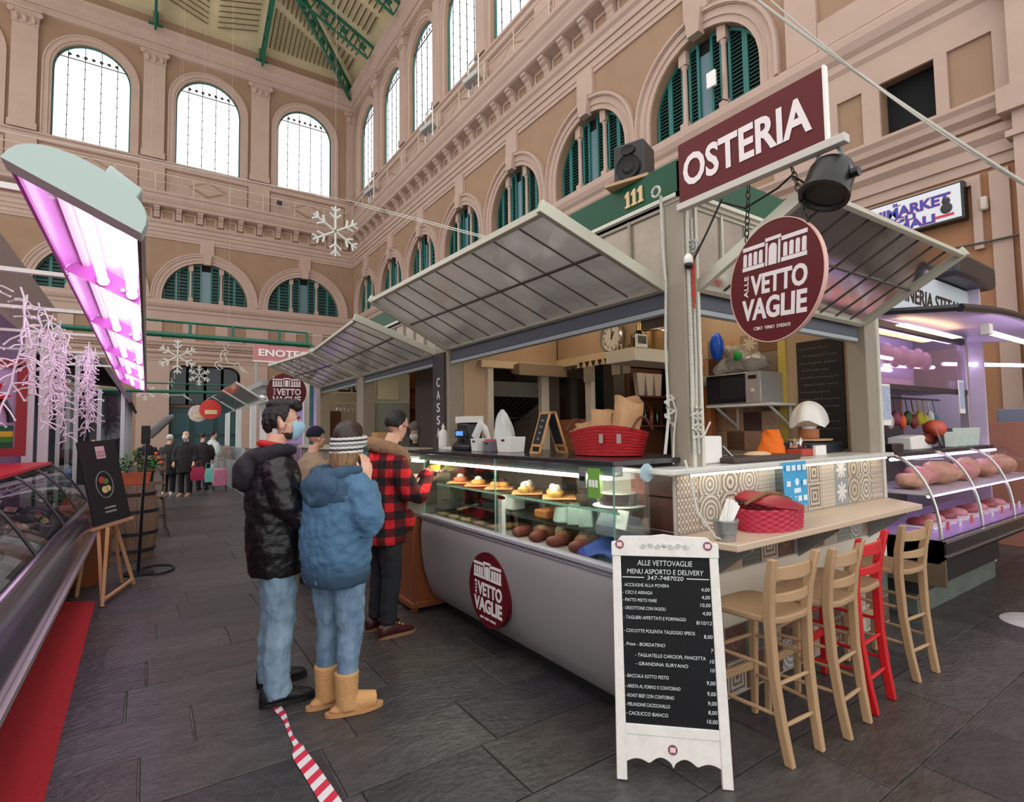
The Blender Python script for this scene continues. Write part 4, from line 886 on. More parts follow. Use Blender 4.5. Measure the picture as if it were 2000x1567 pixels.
# till, bins, plastic bag, sanitiser
pos = thing('cash_register', 'black cash register with a small blue customer display', 'cash register', (2.45, 4.25, T))
m = MB(); m.prism([(0, 0), (.3, 0), (.26, .07), (.08, .1), (0, .04)], (2.32, 4.42, T), X_, Z_, 0, .32); m.build('body', m_black, pos, bevel=.01)
m = MB(); m.box((2.36, 4.3, T+.08), (2.38, 4.32, T+.13)); m.build('display_stalk', m_black, pos)
m = MB(); m.box((2.345, 4.22, T+.115), (2.375, 4.4, T+.185)); m.build('customer_display', m_black, pos, bevel=.004)
m = MB(); m.box((2.342, 4.245, T+.13), (2.345, 4.375, T+.17)); m.build('screen', emat('blue_lcd', (70, 130, 230), 1.6), pos)
m = MB(); m.tube([(2.5, 4.3, T+.1), (2.52, 4.22, T+.24), (2.5, 4.1, T+.17), (2.5, 4.02, T+.05)], [.05, .05, .045, .02], 8, sx=.15); m.build('receipt_roll', m_white, pos)
m = MB(); m.box((2.46, 4.36, T+.09), (2.62, 4.58, T+.34)); o = m.build('receipt_printer', m_black, bevel=.02); tag(o, 'black printer with a white lid behind the register', 'printer'); m = MB(); m.box((2.455, 4.35, T+.34), (2.625, 4.59, T+.4)); m.build('lid', m_white, o); o.location.z = T
def bin_(y, x, w, d, h, mt, lab, group=None):
    m = MB(); vs = [];
    for z, f in ((0, .88), (h, 1), (h, .94), (.01, .82)): vs.append([(x+f*d*sx/2, y+f*w*sy/2, T+z) for sx, sy in ((-1, -1), (1, -1), (1, 1), (-1, 1))])
    m.loft(vs); o = m.build('plastic_bin', mt, bevel=.004); tag(o, lab, 'bin', group)
    m = MB(); m.box((x-d/2-.002, y-.02, T+h*.72), (x-d/2+.004, y+.02, T+h*.85)); m.build('grip_hole', m_black, o); return o
bin_(3.96, 2.36, .11, .14, .105, m_white, 'narrow white plastic bin nearest the register', 'bins on the counter'); bin_(3.8, 2.4, .13, .16, .085, mat('grey_bin', (120, 116, 124), .5), 'grey plastic bin with pink paper between two white ones', 'bins on the counter'); bin_(3.53, 2.38, .2, .15, .12, m_white, 'wide white plastic bin beside the small blackboard', 'bins on the counter')
m = MB(); m.box((2.34, 3.76, T+.02), (2.46, 3.86, T+.1)); o = m.build('card_stack', mat('pink_paper', (196, 80, 96), .7)); tag(o, 'stack of pink paper slips in the grey bin', 'paper')
m_film = glassmat('white_carrier_film', (245, 248, 246), haze=.8, hcol=(226, 232, 228), rough=.25, refl=.7)
m = MB(); rings = []
for i in range(10):
    t_ = i/9; ring = []
    for j in range(22):
        a = 2*pi*j/22; f = (1-t_)**.6*.9+.1; f *= 1+.12*sin(a*4+i*.7)+.06*sin(a*9); ring.append((2.5+.1*f*cos(a), 3.79+.04*t_+.13*f*sin(a), T+.03+.35*t_))
    rings.append(ring)
m.loft(rings); o = m.build('carrier_bag', m_film, smooth=50); tag(o, 'white plastic carrier bag hanging above the bins', 'plastic bag'); o.location.z = T+.0
bt = thing('sanitiser_bottle', 'white squeeze bottle standing at the till end of the counter', 'bottle', (2.42, 4.78, T)); yb = 4.78
m = MB(); m.lathe([(.042, 0), (.046, .01), (.046, .15), (.03, .18), (.014, .19), (.014, .205)], (2.42, yb, T), 18); m.build('body', m_white, bt)
m = MB(); m.lathe([(.016, .2), (.016, .225), (.007, .232), (.005, .25)], (2.42, yb, T), 12); m.build('cap', m_white, bt)
m = MB(); m.box((2.36, 4.5, T), (2.5, 4.72, T+.02)); o = m.build('paper_pile', m_white); tag(o, 'pile of white paper beside the squeeze bottle', 'paper')
# wooden cabinet at the far end of the glass counter
wc = thing('wooden_cabinet', 'reddish wooden cabinet on feet past the end of the glass counter', 'cabinet', (2.2, 4.7, 0)); m_red = mat('reddish_wood', (134, 72, 38), .5, noise=.25, scale=4, stretch=(1, 1, .2))
m = MB(); m.box((1.98, 4.52, .07), (2.55, 5.1, .84)); m.build('body', m_red, wc, bevel=.008); m = MB(); m.box((1.96, 4.5, .03), (2.57, 5.12, .09)); m.build('base_moulding', m_red, wc, bevel=.01)
for x, y in ((1.98, 4.53), (2.5, 4.53), (1.98, 5.06), (2.5, 5.06)): m = MB(); m.box((x, y, 0), (x+.05, y+.05, .04)); m.build('foot', m_red, wc)
gl2 = thing('glass_case', 'second glass case behind the man in the plaid jacket', 'display case', (2.4, 5.0, .84))
m = MB(); m.box((2.02, 4.5, .845), (2.6, 5.0, .87)); m.build('base', m_steel, gl2)
m = MB(); m.box((2.03, 4.5, .87), (2.036, 5.0, 1.38)); m.build('front_glass', m_glass, gl2, smooth=0)
m = MB(); m.box((2.03, 4.5, 1.345), (2.09, 5.0, 1.39)); m.build('light_housing', m_grey, gl2); m = MB(); m.box((2.04, 4.5, 1.325), (2.08, 5.0, 1.345)); m.build('led_tube', m_led, gl2)
m = MB(); m.box((2.1, 4.52, 1.1), (2.5, 4.98, 1.108)); m.build('glass_shelf', m_glass, gl2, smooth=0)
# ================================================================ TILED BAR COUNTER
def pat(name, bg, fg, kind, size=.2, rough=.35):
    if name in MATS: return MATS[name]
    m = mat(name, bg, rough); nt = m.node_tree; b = nt.nodes['Principled BSDF']; N = nt.nodes.new; L = nt.links.new
    tc = N('ShaderNodeTexCoord'); sx = N('ShaderNodeSeparateXYZ'); L(tc.outputs['Object'], sx.inputs[0])
    def M(op, a, c=None):
        n = N('ShaderNodeMath'); n.operation = op
        for i, q in enumerate((a, c)):
            if q is None: continue
            if isinstance(q, (int, float)): n.inputs[i].default_value = q
            else: L(q, n.inputs[i])
        return n.outputs[0]
    x = M('MULTIPLY', sx.outputs[0], 1/size); z = M('MULTIPLY', sx.outputs[2], 1/size)
    ax, az = M('ABSOLUTE', x), M('ABSOLUTE', z); r = M('SQRT', M('ADD', M('MULTIPLY', x, x), M('MULTIPLY', z, z))); a = M('ARCTAN2', z, x); mx = M('MAXIMUM', ax, az)
    if kind == 'flower': f = M('GREATER_THAN', M('ADD', .1, M('MULTIPLY', .3, M('ABSOLUTE', M('COSINE', M('MULTIPLY', a, 4))))), r)
    elif kind == 'rings': f = M('GREATER_THAN', M('SINE', M('MULTIPLY', r, 44)), .2)
    elif kind == 'squares': f = M('GREATER_THAN', M('SINE', M('MULTIPLY', mx, 40)), .1)
    elif kind == 'lattice': f = M('GREATER_THAN', M('MULTIPLY', M('SINE', M('MULTIPLY', M('ADD', x, z), 22)), M('SINE', M('MULTIPLY', M('SUBTRACT', x, z), 22))), .15)
    elif kind == 'bands': f = M('GREATER_THAN', M('MULTIPLY', M('SINE', M('MULTIPLY', z, 31)), M('ADD', .4, M('SINE', M('MULTIPLY', x, 40)))), .1)
    elif kind == 'oct': f = M('GREATER_THAN', M('SINE', M('MULTIPLY', M('MAXIMUM', mx, M('MULTIPLY', .72, M('ADD', ax, az))), 34)), .3)
    else: f = M('GREATER_THAN', M('SINE', M('MULTIPLY', r, 9)), .9)
    n = N('ShaderNodeTexNoise'); n.inputs['Scale'].default_value = 26; L(tc.outputs['Object'], n.inputs['Vector'])
    mul = M('MULTIPLY', f, M('GREATER_THAN', n.outputs[0], .36))
    mx2 = N('ShaderNodeMix'); mx2.data_type = 'RGBA'; mx2.inputs[6].default_value = lin(bg); mx2.inputs[7].default_value = lin(fg); L(mul, mx2.inputs[0]); L(mx2.outputs[2], b.inputs['Base Color'])
    return m
TP = [pat('tile_lace', (150, 134, 122), (206, 194, 176), 'bands'), pat('tile_scroll', (148, 140, 130), (208, 200, 184), 'rings'), pat('tile_octagon', (196, 186, 168), (118, 110, 104), 'oct'), pat('tile_marble_green', (92, 98, 92), (128, 132, 124), 'lattice'),
      pat('tile_octagon_small', (188, 178, 160), (120, 112, 106), 'oct', .12), pat('tile_squares', (188, 176, 160), (112, 100, 92), 'squares'), pat('tile_pale', (178, 166, 152), (196, 186, 172), 'lattice'), pat('tile_flower', (140, 146, 152), (216, 212, 204), 'flower'), pat('tile_ring_beige', (180, 168, 150), (128, 116, 106), 'rings', .3)]
TB = [pat('tile_grey_mottle', (132, 136, 128), (164, 168, 158), 'lattice'), pat('tile_grey_leaf', (150, 146, 142), (204, 202, 196), 'rings', .26), pat('tile_rose', (178, 150, 136), (158, 130, 118), 'flower'), pat('tile_slate_green', (86, 94, 88), (112, 120, 112), 'lattice'), TP[5], pat('tile_brown', (102, 76, 66), (122, 94, 82), 'plain'), TP[7], pat('tile_brown_dots', (104, 74, 62), (150, 124, 108), 'lattice', .34), TP[6]]
m_grout = mat('grout_grey', (176, 168, 156), .9)
bc = thing('bar_counter', 'tiled bar counter with patterned tiles, white stone top and a narrow wooden ledge', 'bar counter', (3.7, 2.3, 0))
CX, CY = 2.44, 1.99
m = MB(); m.box((CX, CY, 0), (5.06, 2.62, 1.345)); m.build('body', m_grout, bc)
m = MB(); m.box((2.31, 1.9, 1.345), (5.08, 2.66, 1.378)); m.build('stone_top', mat('white_stone_top', (206, 206, 200), .3, noise=.08, scale=8), bc, bevel=.008)
m = MB(); m.box((2.5, 1.925, 1.33), (5.0, 1.945, 1.344)); m.build('under_top_light', emat('under_top_led', (255, 246, 224), 5), bc)
tile_cache = {}
def tile(mt, w, h, P, face):
    key = (mt.name, round(w, 3), round(h, 3))
    if key not in tile_cache:
        bm = bmesh.new(); bmesh.ops.create_cube(bm, size=1)
        for v in bm.verts: v.co.x *= w; v.co.y *= .008; v.co.z *= h
        bmesh.ops.bevel(bm, geom=[e for e in bm.edges if all(v.co.y < 0 for v in e.verts)], offset=.002, segments=1, affect='EDGES')
        me = bpy.data.meshes.new('tile'); bm.to_mesh(me); bm.free(); me.materials.append(mt); tile_cache[key] = me
    o = bpy.data.objects.new('tile', tile_cache[key]); COL.objects.link(o); o.parent = face[0]; o.location = V(P)-WL[face[0]]
    o.rotation_euler = (0, 0, 0 if face[1] == 'y' else (-pi/2 if face[1] == '-x' else 0)); return o
ts = .2
order = [0, 1, 2, 1, 6, 3, 4, 5, 6, 7, 8, 2, 0]
for k in range(13):
    x = CX+.01+ts*k+ts/2
    if x+ts/2 > 5.07: break
    tile(TP[order[k]], ts-.006, ts-.006, (x, CY-.002, 1.005+ts/2), (bc, 'y'))
    tile(TP[order[k]], ts-.006, .128, (x, CY-.002, 1.205+.064), (bc, 'y'))
    tile(TB[k % 9], ts-.006, ts-.006, (x, CY-.002, .74+ts/2), (bc, 'y'))
    for r in range(2): tile(TB[(k*5+r*3+3) % 9] if (k+r) % 3 else TB[5], ts-.006, ts-.006, (x, CY-.002, .01+ts*r+ts/2), (bc, 'y'))
m = MB(); m.box((CX+.0, CY-.007, .42), (5.06, CY, .735)); m.build('cream_band', mat('cream_plaster_band', (222, 214, 196), .6), bc)
m_btile = mat('brown_glazed_tile', (74, 40, 34), .3, noise=.3, scale=9)
for z in (.62, .82, 1.02, 1.2):
    h = .2 if z < 1.2 else .13; tile(m_btile, .19, h-.006, (CX-.002, CY+.11, z+h/2), (bc, '-x'))
m = MB(); m.box((CX-.006, CY+.21, .5), (CX, CY+.32, 1.345)); m.build('red_edge', mat('red_brown_wood', (140, 62, 44), .5), bc)
m = MB(); m.prism([(2.5, 1.65), (4.86, 1.65), (5.12, 1.99), (2.44, 1.99)], (0, 0, .962), X_, Y_, 0, .038); lg_ = m.build('ledge', mat('pale_wood_ledge', (200, 178, 156), .38, noise=.08, scale=3, stretch=(.3, 2, 1)), bc, bevel=.006)
for x in (2.72, 3.7, 4.75): m = MB(); m.prism([(0, 0), (.28, .22), (.28, .25), (0, .25)], (x, 1.99, .71), -Y_, Z_, -.012, .012); m.build('ledge_bracket', m_grey, bc)
# blue notice hanging over the edge
m = MB(); m.grid(lambda a, b: (3.36+.3*a, 1.885-.006*sin(a*5)-.01*b, 1.37-.29*b), 8, 8); o = m.build('blue_notice', mat('blue_notice_paper', (54, 158, 208), .5)); tag(o, 'blue printed notice taped to the bar counter front', 'notice')
m = MB()
for r in range(3):
    for c in range(4):
        if (r, c) == (1, 1) or (r, c) == (1, 2): continue
        m.box((3.385+c*.066, 1.872, 1.315-r*.1), (3.43+c*.066, 1.876, 1.35-r*.1))
m.lathe([(.001, 0), (.024, 0), (.024, .003), (.001, .003)], (3.51, 1.876, 1.24), 14, -Y_); m.box((3.47, 1.872, 1.17), (3.55, 1.876, 1.2)); m.build('printed_symbols', mat('notice_white', (216, 236, 244), .6), o, kind='stuff')
# red lidded basket, napkin bucket
def woven(name, cx, cy, z0, rx, ry, h, mt, lab, cat, flare=.12):
    t = thing(name, lab, cat, (cx, cy, z0)); m = MB(); rings = []; nr = 24; na = 72
    for i in range(nr+1):
        f = 1-flare/2+flare*i/nr; z = z0+h*i/nr
        rings.append([(cx+(rx*f+.006*sin(j*pi/2*1.0+(i//3)*pi))*cos(2*pi*j/na), cy+(ry*f+.006*sin(j*pi/2+(i//3)*pi))*sin(2*pi*j/na), z) for j in range(na)])
    m.loft(rings, cap=False); inn = [[(cx+(p[0]-cx)*.93, cy+(p[1]-cy)*.93, p[2]) for p in r] for r in rings[::-1]]; m.loft([rings[-1], inn[0]], cap=False); m.loft(inn, cap=False); m.add(rings[0], [tuple(range(na-1, -1, -1))]); m.add([(p[0], p[1], p[2]+.006) for p in inn[-1]], [tuple(range(na))])
    m.build('woven_wall', mt, t, smooth=60); return t
m_rbk = mat('raspberry_weave', (188, 40, 70), .5, noise=.25, scale=40)
rb = woven('lidded_basket', 3.1, 1.83, 1.001, .255, .15, .125, m_rbk, 'raspberry red woven basket with a half-open lid on the bar ledge', 'basket', .05)
m = MB(); m.lathe([(.24, 0), (.235, .012), (.15, .032), (.001, .04), (.001, .03), (.14, .024), (.225, .004)], (3.12, 1.88, 1.155), 36, V((0, -.12, 1)), sy=.62); m.build('lid', mat('dark_red_lid', (150, 26, 40), .5), rb)
m = MB(); m.tube([(2.9, 1.86, 1.15), (3.0, 1.84, 1.185), (3.1, 1.85, 1.2), (3.25, 1.86, 1.185), (3.42, 1.87, 1.14)], [.008, .012, .014, .012, .006], 8); m.build('lid_cane', mat('olive_cane', (120, 84, 44), .6), rb)
nb = thing('napkin_bucket', 'small zinc bucket of white napkins on the bar ledge', 'bucket', (2.56, 1.76, 1.001))
m = MB(); m.lathe([(.048, 0), (.05, .004), (.054, .04), (.057, .042), (.057, .048), (.064, .1), (.068, .102), (.068, .11), (.062, .11), (.046, .01)], (2.56, 1.76, 1.001), 24); m.build('bucket', mat('zinc', (170, 172, 172), .35, .8), nb)
for k in range(5): m = MB(); R_ = Matrix.Rotation(rad(10+k*8), 3, 'Y')@Matrix.Rotation(k*.7, 3, 'Z'); m.obox(V((2.56, 1.76, 1.1))+R_@V((.0, .008*(k-2), .05)), (.06, .004, .14), R_); m.build('napkin', m_white, nb)
m = MB(); m.tube([(2.5, 1.96, 1.42), (2.47, 1.9, 1.3), (2.46, 1.86, 1.15), (2.5, 1.78, 1.02), (2.54, 1.72, 1.006)], .007, 7); o = m.build('rope_end', m_rope); tag(o, 'grey rope end hanging over the counter edge onto the ledge', 'rope')

# ---------------------------------------------------------------- things on the stone top (z 1.378)
T2 = 1.379
m = MB(); m.box((2.78, 2.05, T2), (2.98, 2.2, T2+.17)); o = m.build('napkin_box', m_white, bevel=.01); tag(o, 'white plastic box beside the corner post', 'box'); m = MB(); m.tube([(2.97, 2.2, T2+.12), (3.0, 2.18, T2+.2), (3.02, 2.16, T2+.26)], .006); m.build('spout', m_white, o)
tr = thing('tart_tray', 'dark rimmed tray with flatbread on the bar counter', 'tray', (3.3, 2.06, T2))
m = MB(); m.box((2.95, 1.95, T2), (3.72, 2.2, T2+.035)); m.build('tray', mat('dark_bakeware', (74, 58, 54), .4, .3), tr, bevel=.008)
m = MB(); m.ell((3.36, 2.05, T2+.04), (.12, .07, .022), 14, 8); m.build('flatbread', mat('flatbread', (224, 190, 150), .7, noise=.3, scale=30), tr)
m = MB(); m.tube([(3.15, 2.1, T2+.03), (3.08, 2.12, T2+.1)], .01); m.build('spatula', m_steel, tr)
m = MB(); rings = []
for i in range(12):
    t_ = i/11; rings.append([(3.98+(.17*(1-t_*.55)+.012*sin(5*a+i))*cos(a)*(.8+.2*sin(a)), 2.3+(.09*(1-t_*.5)+.008*sin(4*a+i*2))*sin(a), T2+.2*t_**.8) for a in [2*pi*j/24 for j in range(24)]])
m.loft(rings); o = m.build('orange_cloth', mat('orange_cloth', (236, 112, 20), .8), smooth=50); tag(o, 'bright orange cloth heaped on the bar counter', 'cloth')
bx2 = thing('foil_packet', 'open foil packet with a red and white carton beside the orange cloth', 'carton', (4.2, 2.15, T2))
m = MB(); m.box((4.02, 2.1, T2), (4.3, 2.22, T2+.05)); m.build('carton', mat('red_carton', (176, 60, 46), .6), bx2, bevel=.005); m = MB(); m.box((4.18, 2.08, T2), (4.34, 2.1, T2+.075)); m.build('white_face', m_white, bx2)
m = MB(); m.grid(lambda a, b: (4.05+.14*a, 2.15+.06*b, T2+.06+.07*sin(pi*a)*(.5+.5*sin(b*7))+.02*sin(a*13)), 12, 8); m.build('foil', m_steel, bx2, smooth=0)
sl_ = thing('hand_slicer', 'covered slicing machine under a white cloth on a round wooden board', 'slicer', (4.7, 2.4, T2))
m = MB(); m.box((4.42, 2.22, T2), (4.95, 2.52, T2+.09)); m.build('black_base', mat('dark_navy_base', (30, 34, 42), .4), sl_, bevel=.02)
m = MB(); m.lathe([(.001, 0), (.2, 0), (.205, .008), (.2, .016), (.001, .016)], (4.66, 2.36, T2+.1), 32, sx=1.25, sy=.7); m.build('wooden_board', m_wood, sl_)
m = MB(); m.lathe([(.075, 0), (.08, .01), (.08, .08), (.001, .08)], (4.68, 2.38, T2+.118), 20); m.build('wooden_drum', mat('terracotta_wood', (176, 110, 72), .6), sl_)
m = MB(); m.lathe([(.06, 0), (.065, .12), (.001, .125)], (4.68, 2.38, T2+.2), 16); m.build('neck', m_white, sl_)
m = MB(); rings = []
for i in range(9):
    t_ = i/8; an = t_*pi/2*.96; rings.append([(4.69+(.19*cos(an)+.012*sin(6*a)*(1-t_))*cos(a), 2.38+(.13*cos(an)+.01*sin(6*a)*(1-t_))*sin(a), T2+.24+.2*sin(an)-.03*(1-t_)*sin(3*a)) for a in [2*pi*j/30 for j in range(30)]])
m.loft(rings); m.build('cloth_cover', m_white, sl_, smooth=60)
# microwave on its bracket shelf, tiles on the end wall, blackboard menu
m = MB(); m.box((4.72, 2.72, 1.8), (5.149, 3.42, 1.825)); shf = m.build('bracket_shelf', m_white, bevel=.003); tag(shf, 'white bracket shelf carrying the microwave', 'shelf')
for y in (2.78, 3.34): m = MB(); m.bar((4.78, y, 1.8), (5.14, y, 1.6), .02, .02); m.box((5.13, y-.01, 1.58), (5.149, y+.01, 1.8)); m.build('bracket', m_white, shf)
mw = thing('microwave', 'silver microwave oven with a black door on the bracket shelf', 'microwave', (4.94, 3.12, 1.826))
m = MB(); m.box((4.75, 2.84, 1.83), (5.14, 3.42, 2.13)); m.build('case', mat('silver_case', (170, 174, 178), .35, .3), mw, bevel=.008)
m = MB(); m.box((4.738, 2.99, 1.84), (4.75, 3.42, 2.12)); d_ = m.build('door', mat('black_glass_door', (20, 20, 22), .15), mw, bevel=.004); m = MB(); m.box((4.735, 3.0, 1.88), (4.74, 3.26, 2.09)); m.build('window', mat('door_window', (38, 40, 38), .2), d_)
m = MB(); m.box((4.738, 2.845, 1.835), (4.75, 2.985, 2.125)); pn = m.build('control_panel', mat('panel_silver', (176, 168, 164), .4), mw); m = MB(); m.lathe([(.018, 0), (.018, .012), (.001, .013)], (4.738, 2.915, 1.95), 14, -X_); m.build('knob', m_white, pn); m = MB(); m.box((4.735, 2.875, 2.06), (4.739, 2.955, 2.095)); m.build('display', m_black, pn)
m_clear = glassmat('clear_film', (245, 246, 246), haze=.42, hcol=(222, 218, 214), rough=.15, refl=1)
bg_ = thing('plastic_bags', 'pile of clear plastic bags with blue and green patches on the microwave', 'plastic bags', (4.95, 3.1, 2.131))
for k, (y, z, r) in enumerate(((3.3, 2.22, .11), (3.12, 2.26, .14), (2.98, 2.24, .12), (3.2, 2.36, .1))):
    m = MB(); m.ell((4.9, y, z), (r, r*1.1, r*.8), 14, 9); vs = m.v; m.v = [(p[0]+.02*sin(40*p[2]+k), p[1]+.02*sin(33*p[0]+p[2]*20), p[2]+.015*sin(37*p[1])) for p in vs]; m.build('bag', m_clear, bg_, smooth=25)
m = MB(); m.ell((4.82, 3.34, 2.43), (.06, .07, .15), 12, 8); m.build('blue_bag', mat('blue_film', (22, 84, 214), .3), bg_, smooth=30); m = MB(); m.ell((4.77, 3.08, 2.3), (.03, .045, .05), 10, 7); m.build('green_bag', mat('green_film', (20, 150, 60), .4), bg_, smooth=30)
ew = [o for o in st.children if o.name.startswith('end_wall')][0]
tb = [pat('wall_tile_tan', (190, 150, 118), (176, 138, 108), 'plain'), pat('wall_tile_brown', (112, 78, 56), (134, 98, 72), 'lattice'), pat('wall_tile_flower', (150, 128, 110), (206, 190, 170), 'flower'), pat('wall_tile_beige', (196, 166, 136), (184, 150, 122), 'plain'), pat('wall_tile_dark', (84, 56, 48), (96, 66, 56), 'lattice'), pat('wall_tile_grey', (140, 126, 112), (118, 104, 94), 'rings')]
rr = random.Random(9)
for r in range(6):
    for c in range(5): tile(tb[[0, 1, 3, 0, 2, 3, 1, 0, 4, 3, 5][(r*4+c*3+r*r) % 11]], .194, .194, (5.146, 2.98+.2*c, 1.46+.2*r), (ew, '-x'))
mb = thing('menu_blackboard', 'tall black menu board with faded chalk writing on the end wall', 'blackboard', (5.14, 2.49, 1.4))
m = MB(); m.box((5.125, 2.28, 1.4), (5.145, 2.69, 2.4)); m.build('slate', mat('menu_slate', (34, 30, 30), .7, noise=.2, scale=4), mb)
for k, s_ in enumerate(('Lucchin Vini', '- Antipasti misti', 'acciughe pane', '- Primi della casa', 'tortelli maremmani', '- Baccala ceci', 'cacciucco', 'trippa alla livornese', '- Secondi', 'arista patate', 'fritto di mare', 'contorni')): text(s_, (5.124, 2.665, 2.32-.068*k), -Y_, Z_, .02, mat('chalk_faint', (120, 116, 112), .9), mb, width=.34 if k % 3 else .26, ext=.0006, name='chalk_line')
# wooden boards and packet left of the microwave
m = MB(); m.box((4.9, 3.5, 1.7), (4.99, 3.85, 2.1)); o = m.build('wooden_rack', mat('orange_wood', (176, 104, 52), .5), bevel=.01); tag(o, 'orange wooden rack behind the corner post', 'rack'); o.location.z = 1.38; o.scale = (1, 1, 1.6)
m = MB(); m.ell((4.95, 3.6, 2.3), (.1, .16, .07), 14, 8); o = m.build('paper_packet', m_clear, smooth=40); tag(o, 'clear wrapped packet on top of the wooden rack', 'packet'); o.location.z = 2.02
sr = thing('spice_shelf', 'brown wooden shelf of bottles and white cartons behind the corner post', 'shelf', (4.6, 4.2, 1.3)); m_sh = mat('dark_brown_shelf', (98, 58, 36), .6)
m = MB(); m.box((4.5, 4.3, 1.2), (5.1, 4.33, 2.3)); m.build('back_panel', m_sh, sr)
for z in (1.62, 1.95): m = MB(); m.box((4.5, 4.1, z), (5.1, 4.3, z+.02)); m.build('shelf_board', m_sh, sr)
for k in range(3): m = MB(); m.prism([(0, 0), (.08, 0), (.11, .26), (-.03, .26)], (4.56+k*.14, 4.2, 1.971), X_, Z_, -.03, .03); o = m.build('carton', mat('white_carton', (216, 200, 184), .6)); tag(o, ['leftmost white carton on the brown shelf', 'middle white carton on the brown shelf', 'rightmost white carton on the brown shelf'][k], 'carton', 'white cartons on the brown shelf')
for k in range(4): bottle(4.58+k*.1, 4.2, 1.641, .22+.02*(k % 2), .03, m_dkb if k % 2 else m_amber, .011, ['amber bottle at the left of the brown shelf', 'dark bottle second on the brown shelf', 'amber bottle third on the brown shelf', 'dark bottle at the right of the brown shelf'][k], 'bottles on the brown shelf')

# ---------------------------------------------------------------- BAR STOOLS
def make_stool(name, m1, m2):
    t = thing(name, 'x', 'bar stool', (0, 0, 0), 'high bar stools along the ledge')
    for s_ in (-1, 1):
        path = [(s_*.125, -.04, 0), (s_*.135, -.012, .18), (s_*.145, .012, .4), (s_*.155, .02, .66), (s_*.165, .008, .8), (s_*.185, -.03, .97)]
        m = MB(); rings = []
        for i, q in enumerate(path):
            w = .017+.004*min(1, q[2]/.5) if i < 5 else .018; d = .022 if i < 5 else .018
            rings.append([(q[0]-w, q[1]-d, q[2]), (q[0]+w, q[1]-d, q[2]), (q[0]+w, q[1]+d, q[2]), (q[0]-w, q[1]+d, q[2])])
        m.loft(rings); m.build('back_leg', m1, t, bevel=.006)
        m = MB(); rings = [[(s_*x-w, y-w, z), (s_*x+w, y-w, z), (s_*x+w, y+w, z), (s_*x-w, y+w, z)] for x, y, z, w in ((.175, .35, 0, .015), (.17, .34, .35, .019), (.162, .325, .64, .02))]
        m.loft(rings); m.build('front_leg', m1, t, bevel=.005)
    pl = []
    for i in range(24):
        a = 2*pi*i/24; q = (abs(cos(a))**5+abs(sin(a))**5)**-.2; y = .175+.195*q*sin(a); w = .165+.045*(y/.37); pl.append((w*q*cos(a), y))
    m = MB(); m.prism(pl, (0, 0, .645), X_, Y_, 0, .035); m.build('seat', m2, t, bevel=.01, seg=3)
    for z, h, w in ((.895, .07, .165), (.775, .05, .155)):
        m = MB(); n = 10; A = [[(x0, y-.009, z-h/2), (x0, y+.009, z-h/2), (x0, y+.009, z+h/2-.01*abs(x0/w)), (x0, y-.009, z+h/2-.01*abs(x0/w))] for x0, y in ((w*(2*i/n-1), (.0 if z > .85 else .012)-.045*(1-(2*i/n-1)**2)) for i in range(n+1))]
        m.loft(A); m.build('back_slat', m1, t, bevel=.004)
    for a, b, r in (((-.14, .008, .36), (.14, .008, .36), .011), ((-.13, -.01, .17), (.13, -.01, .17), .011), ((-.17, .34, .44), (.17, .34, .44), .011), ((-.145, .01, .44), (-.165, .335, .44), .011), ((.145, .01, .44), (.165, .335, .44), .011), ((-.137, 0, .22), (-.17, .34, .22), .011), ((.137, 0, .22), (.17, .34, .22), .011)):
        m = MB(); m.tube([a, V(a).lerp(V(b), .5), b], [r*.8, r, r*.8], 8); m.build('rung', m1, t)
    m = MB(); m.bar((-.17, .345, .27), (.17, .345, .27), .022, .045); m.build('foot_rail', m1, t, bevel=.005)
    return t
s1 = make_stool('bar_stool', m_wood, mat('tan_seat', (164, 132, 98), .55, noise=.1, scale=6))
dup(s1, (3.12, 1.44, 0), rad(3), 'natural wood bar stool between the nearest one and the red one')
dup(s1, (4.13, 1.47, 0), rad(-4), 'natural wood bar stool at the far right end of the ledge, past the red one')
place(s1, (2.66, 1.475, 0), rad(-3)); s1['label'] = 'natural wood bar stool nearest the chalkboard sandwich sign'
s2 = make_stool('bar_stool', m_redp, MATS['tan_seat']); place(s2, (3.5, 1.47, 0), rad(4), (1.08, 1, 1)); s2['label'] = 'bright red bar stool with a tan seat'

# ---------------------------------------------------------------- A-FRAME MENU BOARD
sb = thing('sandwich_board', 'tall white wooden A-frame chalkboard with the take-away menu', 'chalkboard', (1.995, 1.68, 0))
m_ww = mat('chipped_white_wood', (226, 222, 216), .6, noise=.1, scale=20); W = .507; H = 1.03
bu = V((.712, -.702, 0)).normalized(); bn = V((-bu.y*-1, 0, 0)); bn = bu.cross(Z_).normalized(); bo = V((1.995, 1.68, 0)); up = (Z_*1.0-bn*.17).normalized(); bn2 = bu.cross(up).normalized(); L = 1.085
def bpt(a, b, d=0): return bo+bu*a+up*b+bn2*d
for s_ in (-1, 1):
    m = MB(); c = s_*(W/2-.024); m.prism([(c-.024, .0), (c+.024, .0), (c+.02, L-.03), (c-.02, L-.03)], bo, bu, up, -.014, .014); m.build('stile', m_ww, sb, bevel=.004)
m = MB(); m.prism([(-W/2+.0, L-.1), (W/2, L-.1), (W/2, L-.035), (W/2-.03, L-.028), (W/2-.05, L-.004), (.06, L), (0, L+.008), (-.06, L), (-W/2+.05, L-.004), (-W/2+.03, L-.028), (-W/2, L-.035)], bo, bu, up, -.016, .018); m.build('top_rail', m_ww, sb, bevel=.003)
m = MB()
for sx in (-1, 1):
    for k in range(3): m.tube([bpt(sx*(.03+.035*k+.016*(1-i/14)*cos(i*.8)), L-.05+.014*(1-i/14)*sin(i*.8)*(1 if k % 2 else -1), .019) for i in range(14)], .003, 5)
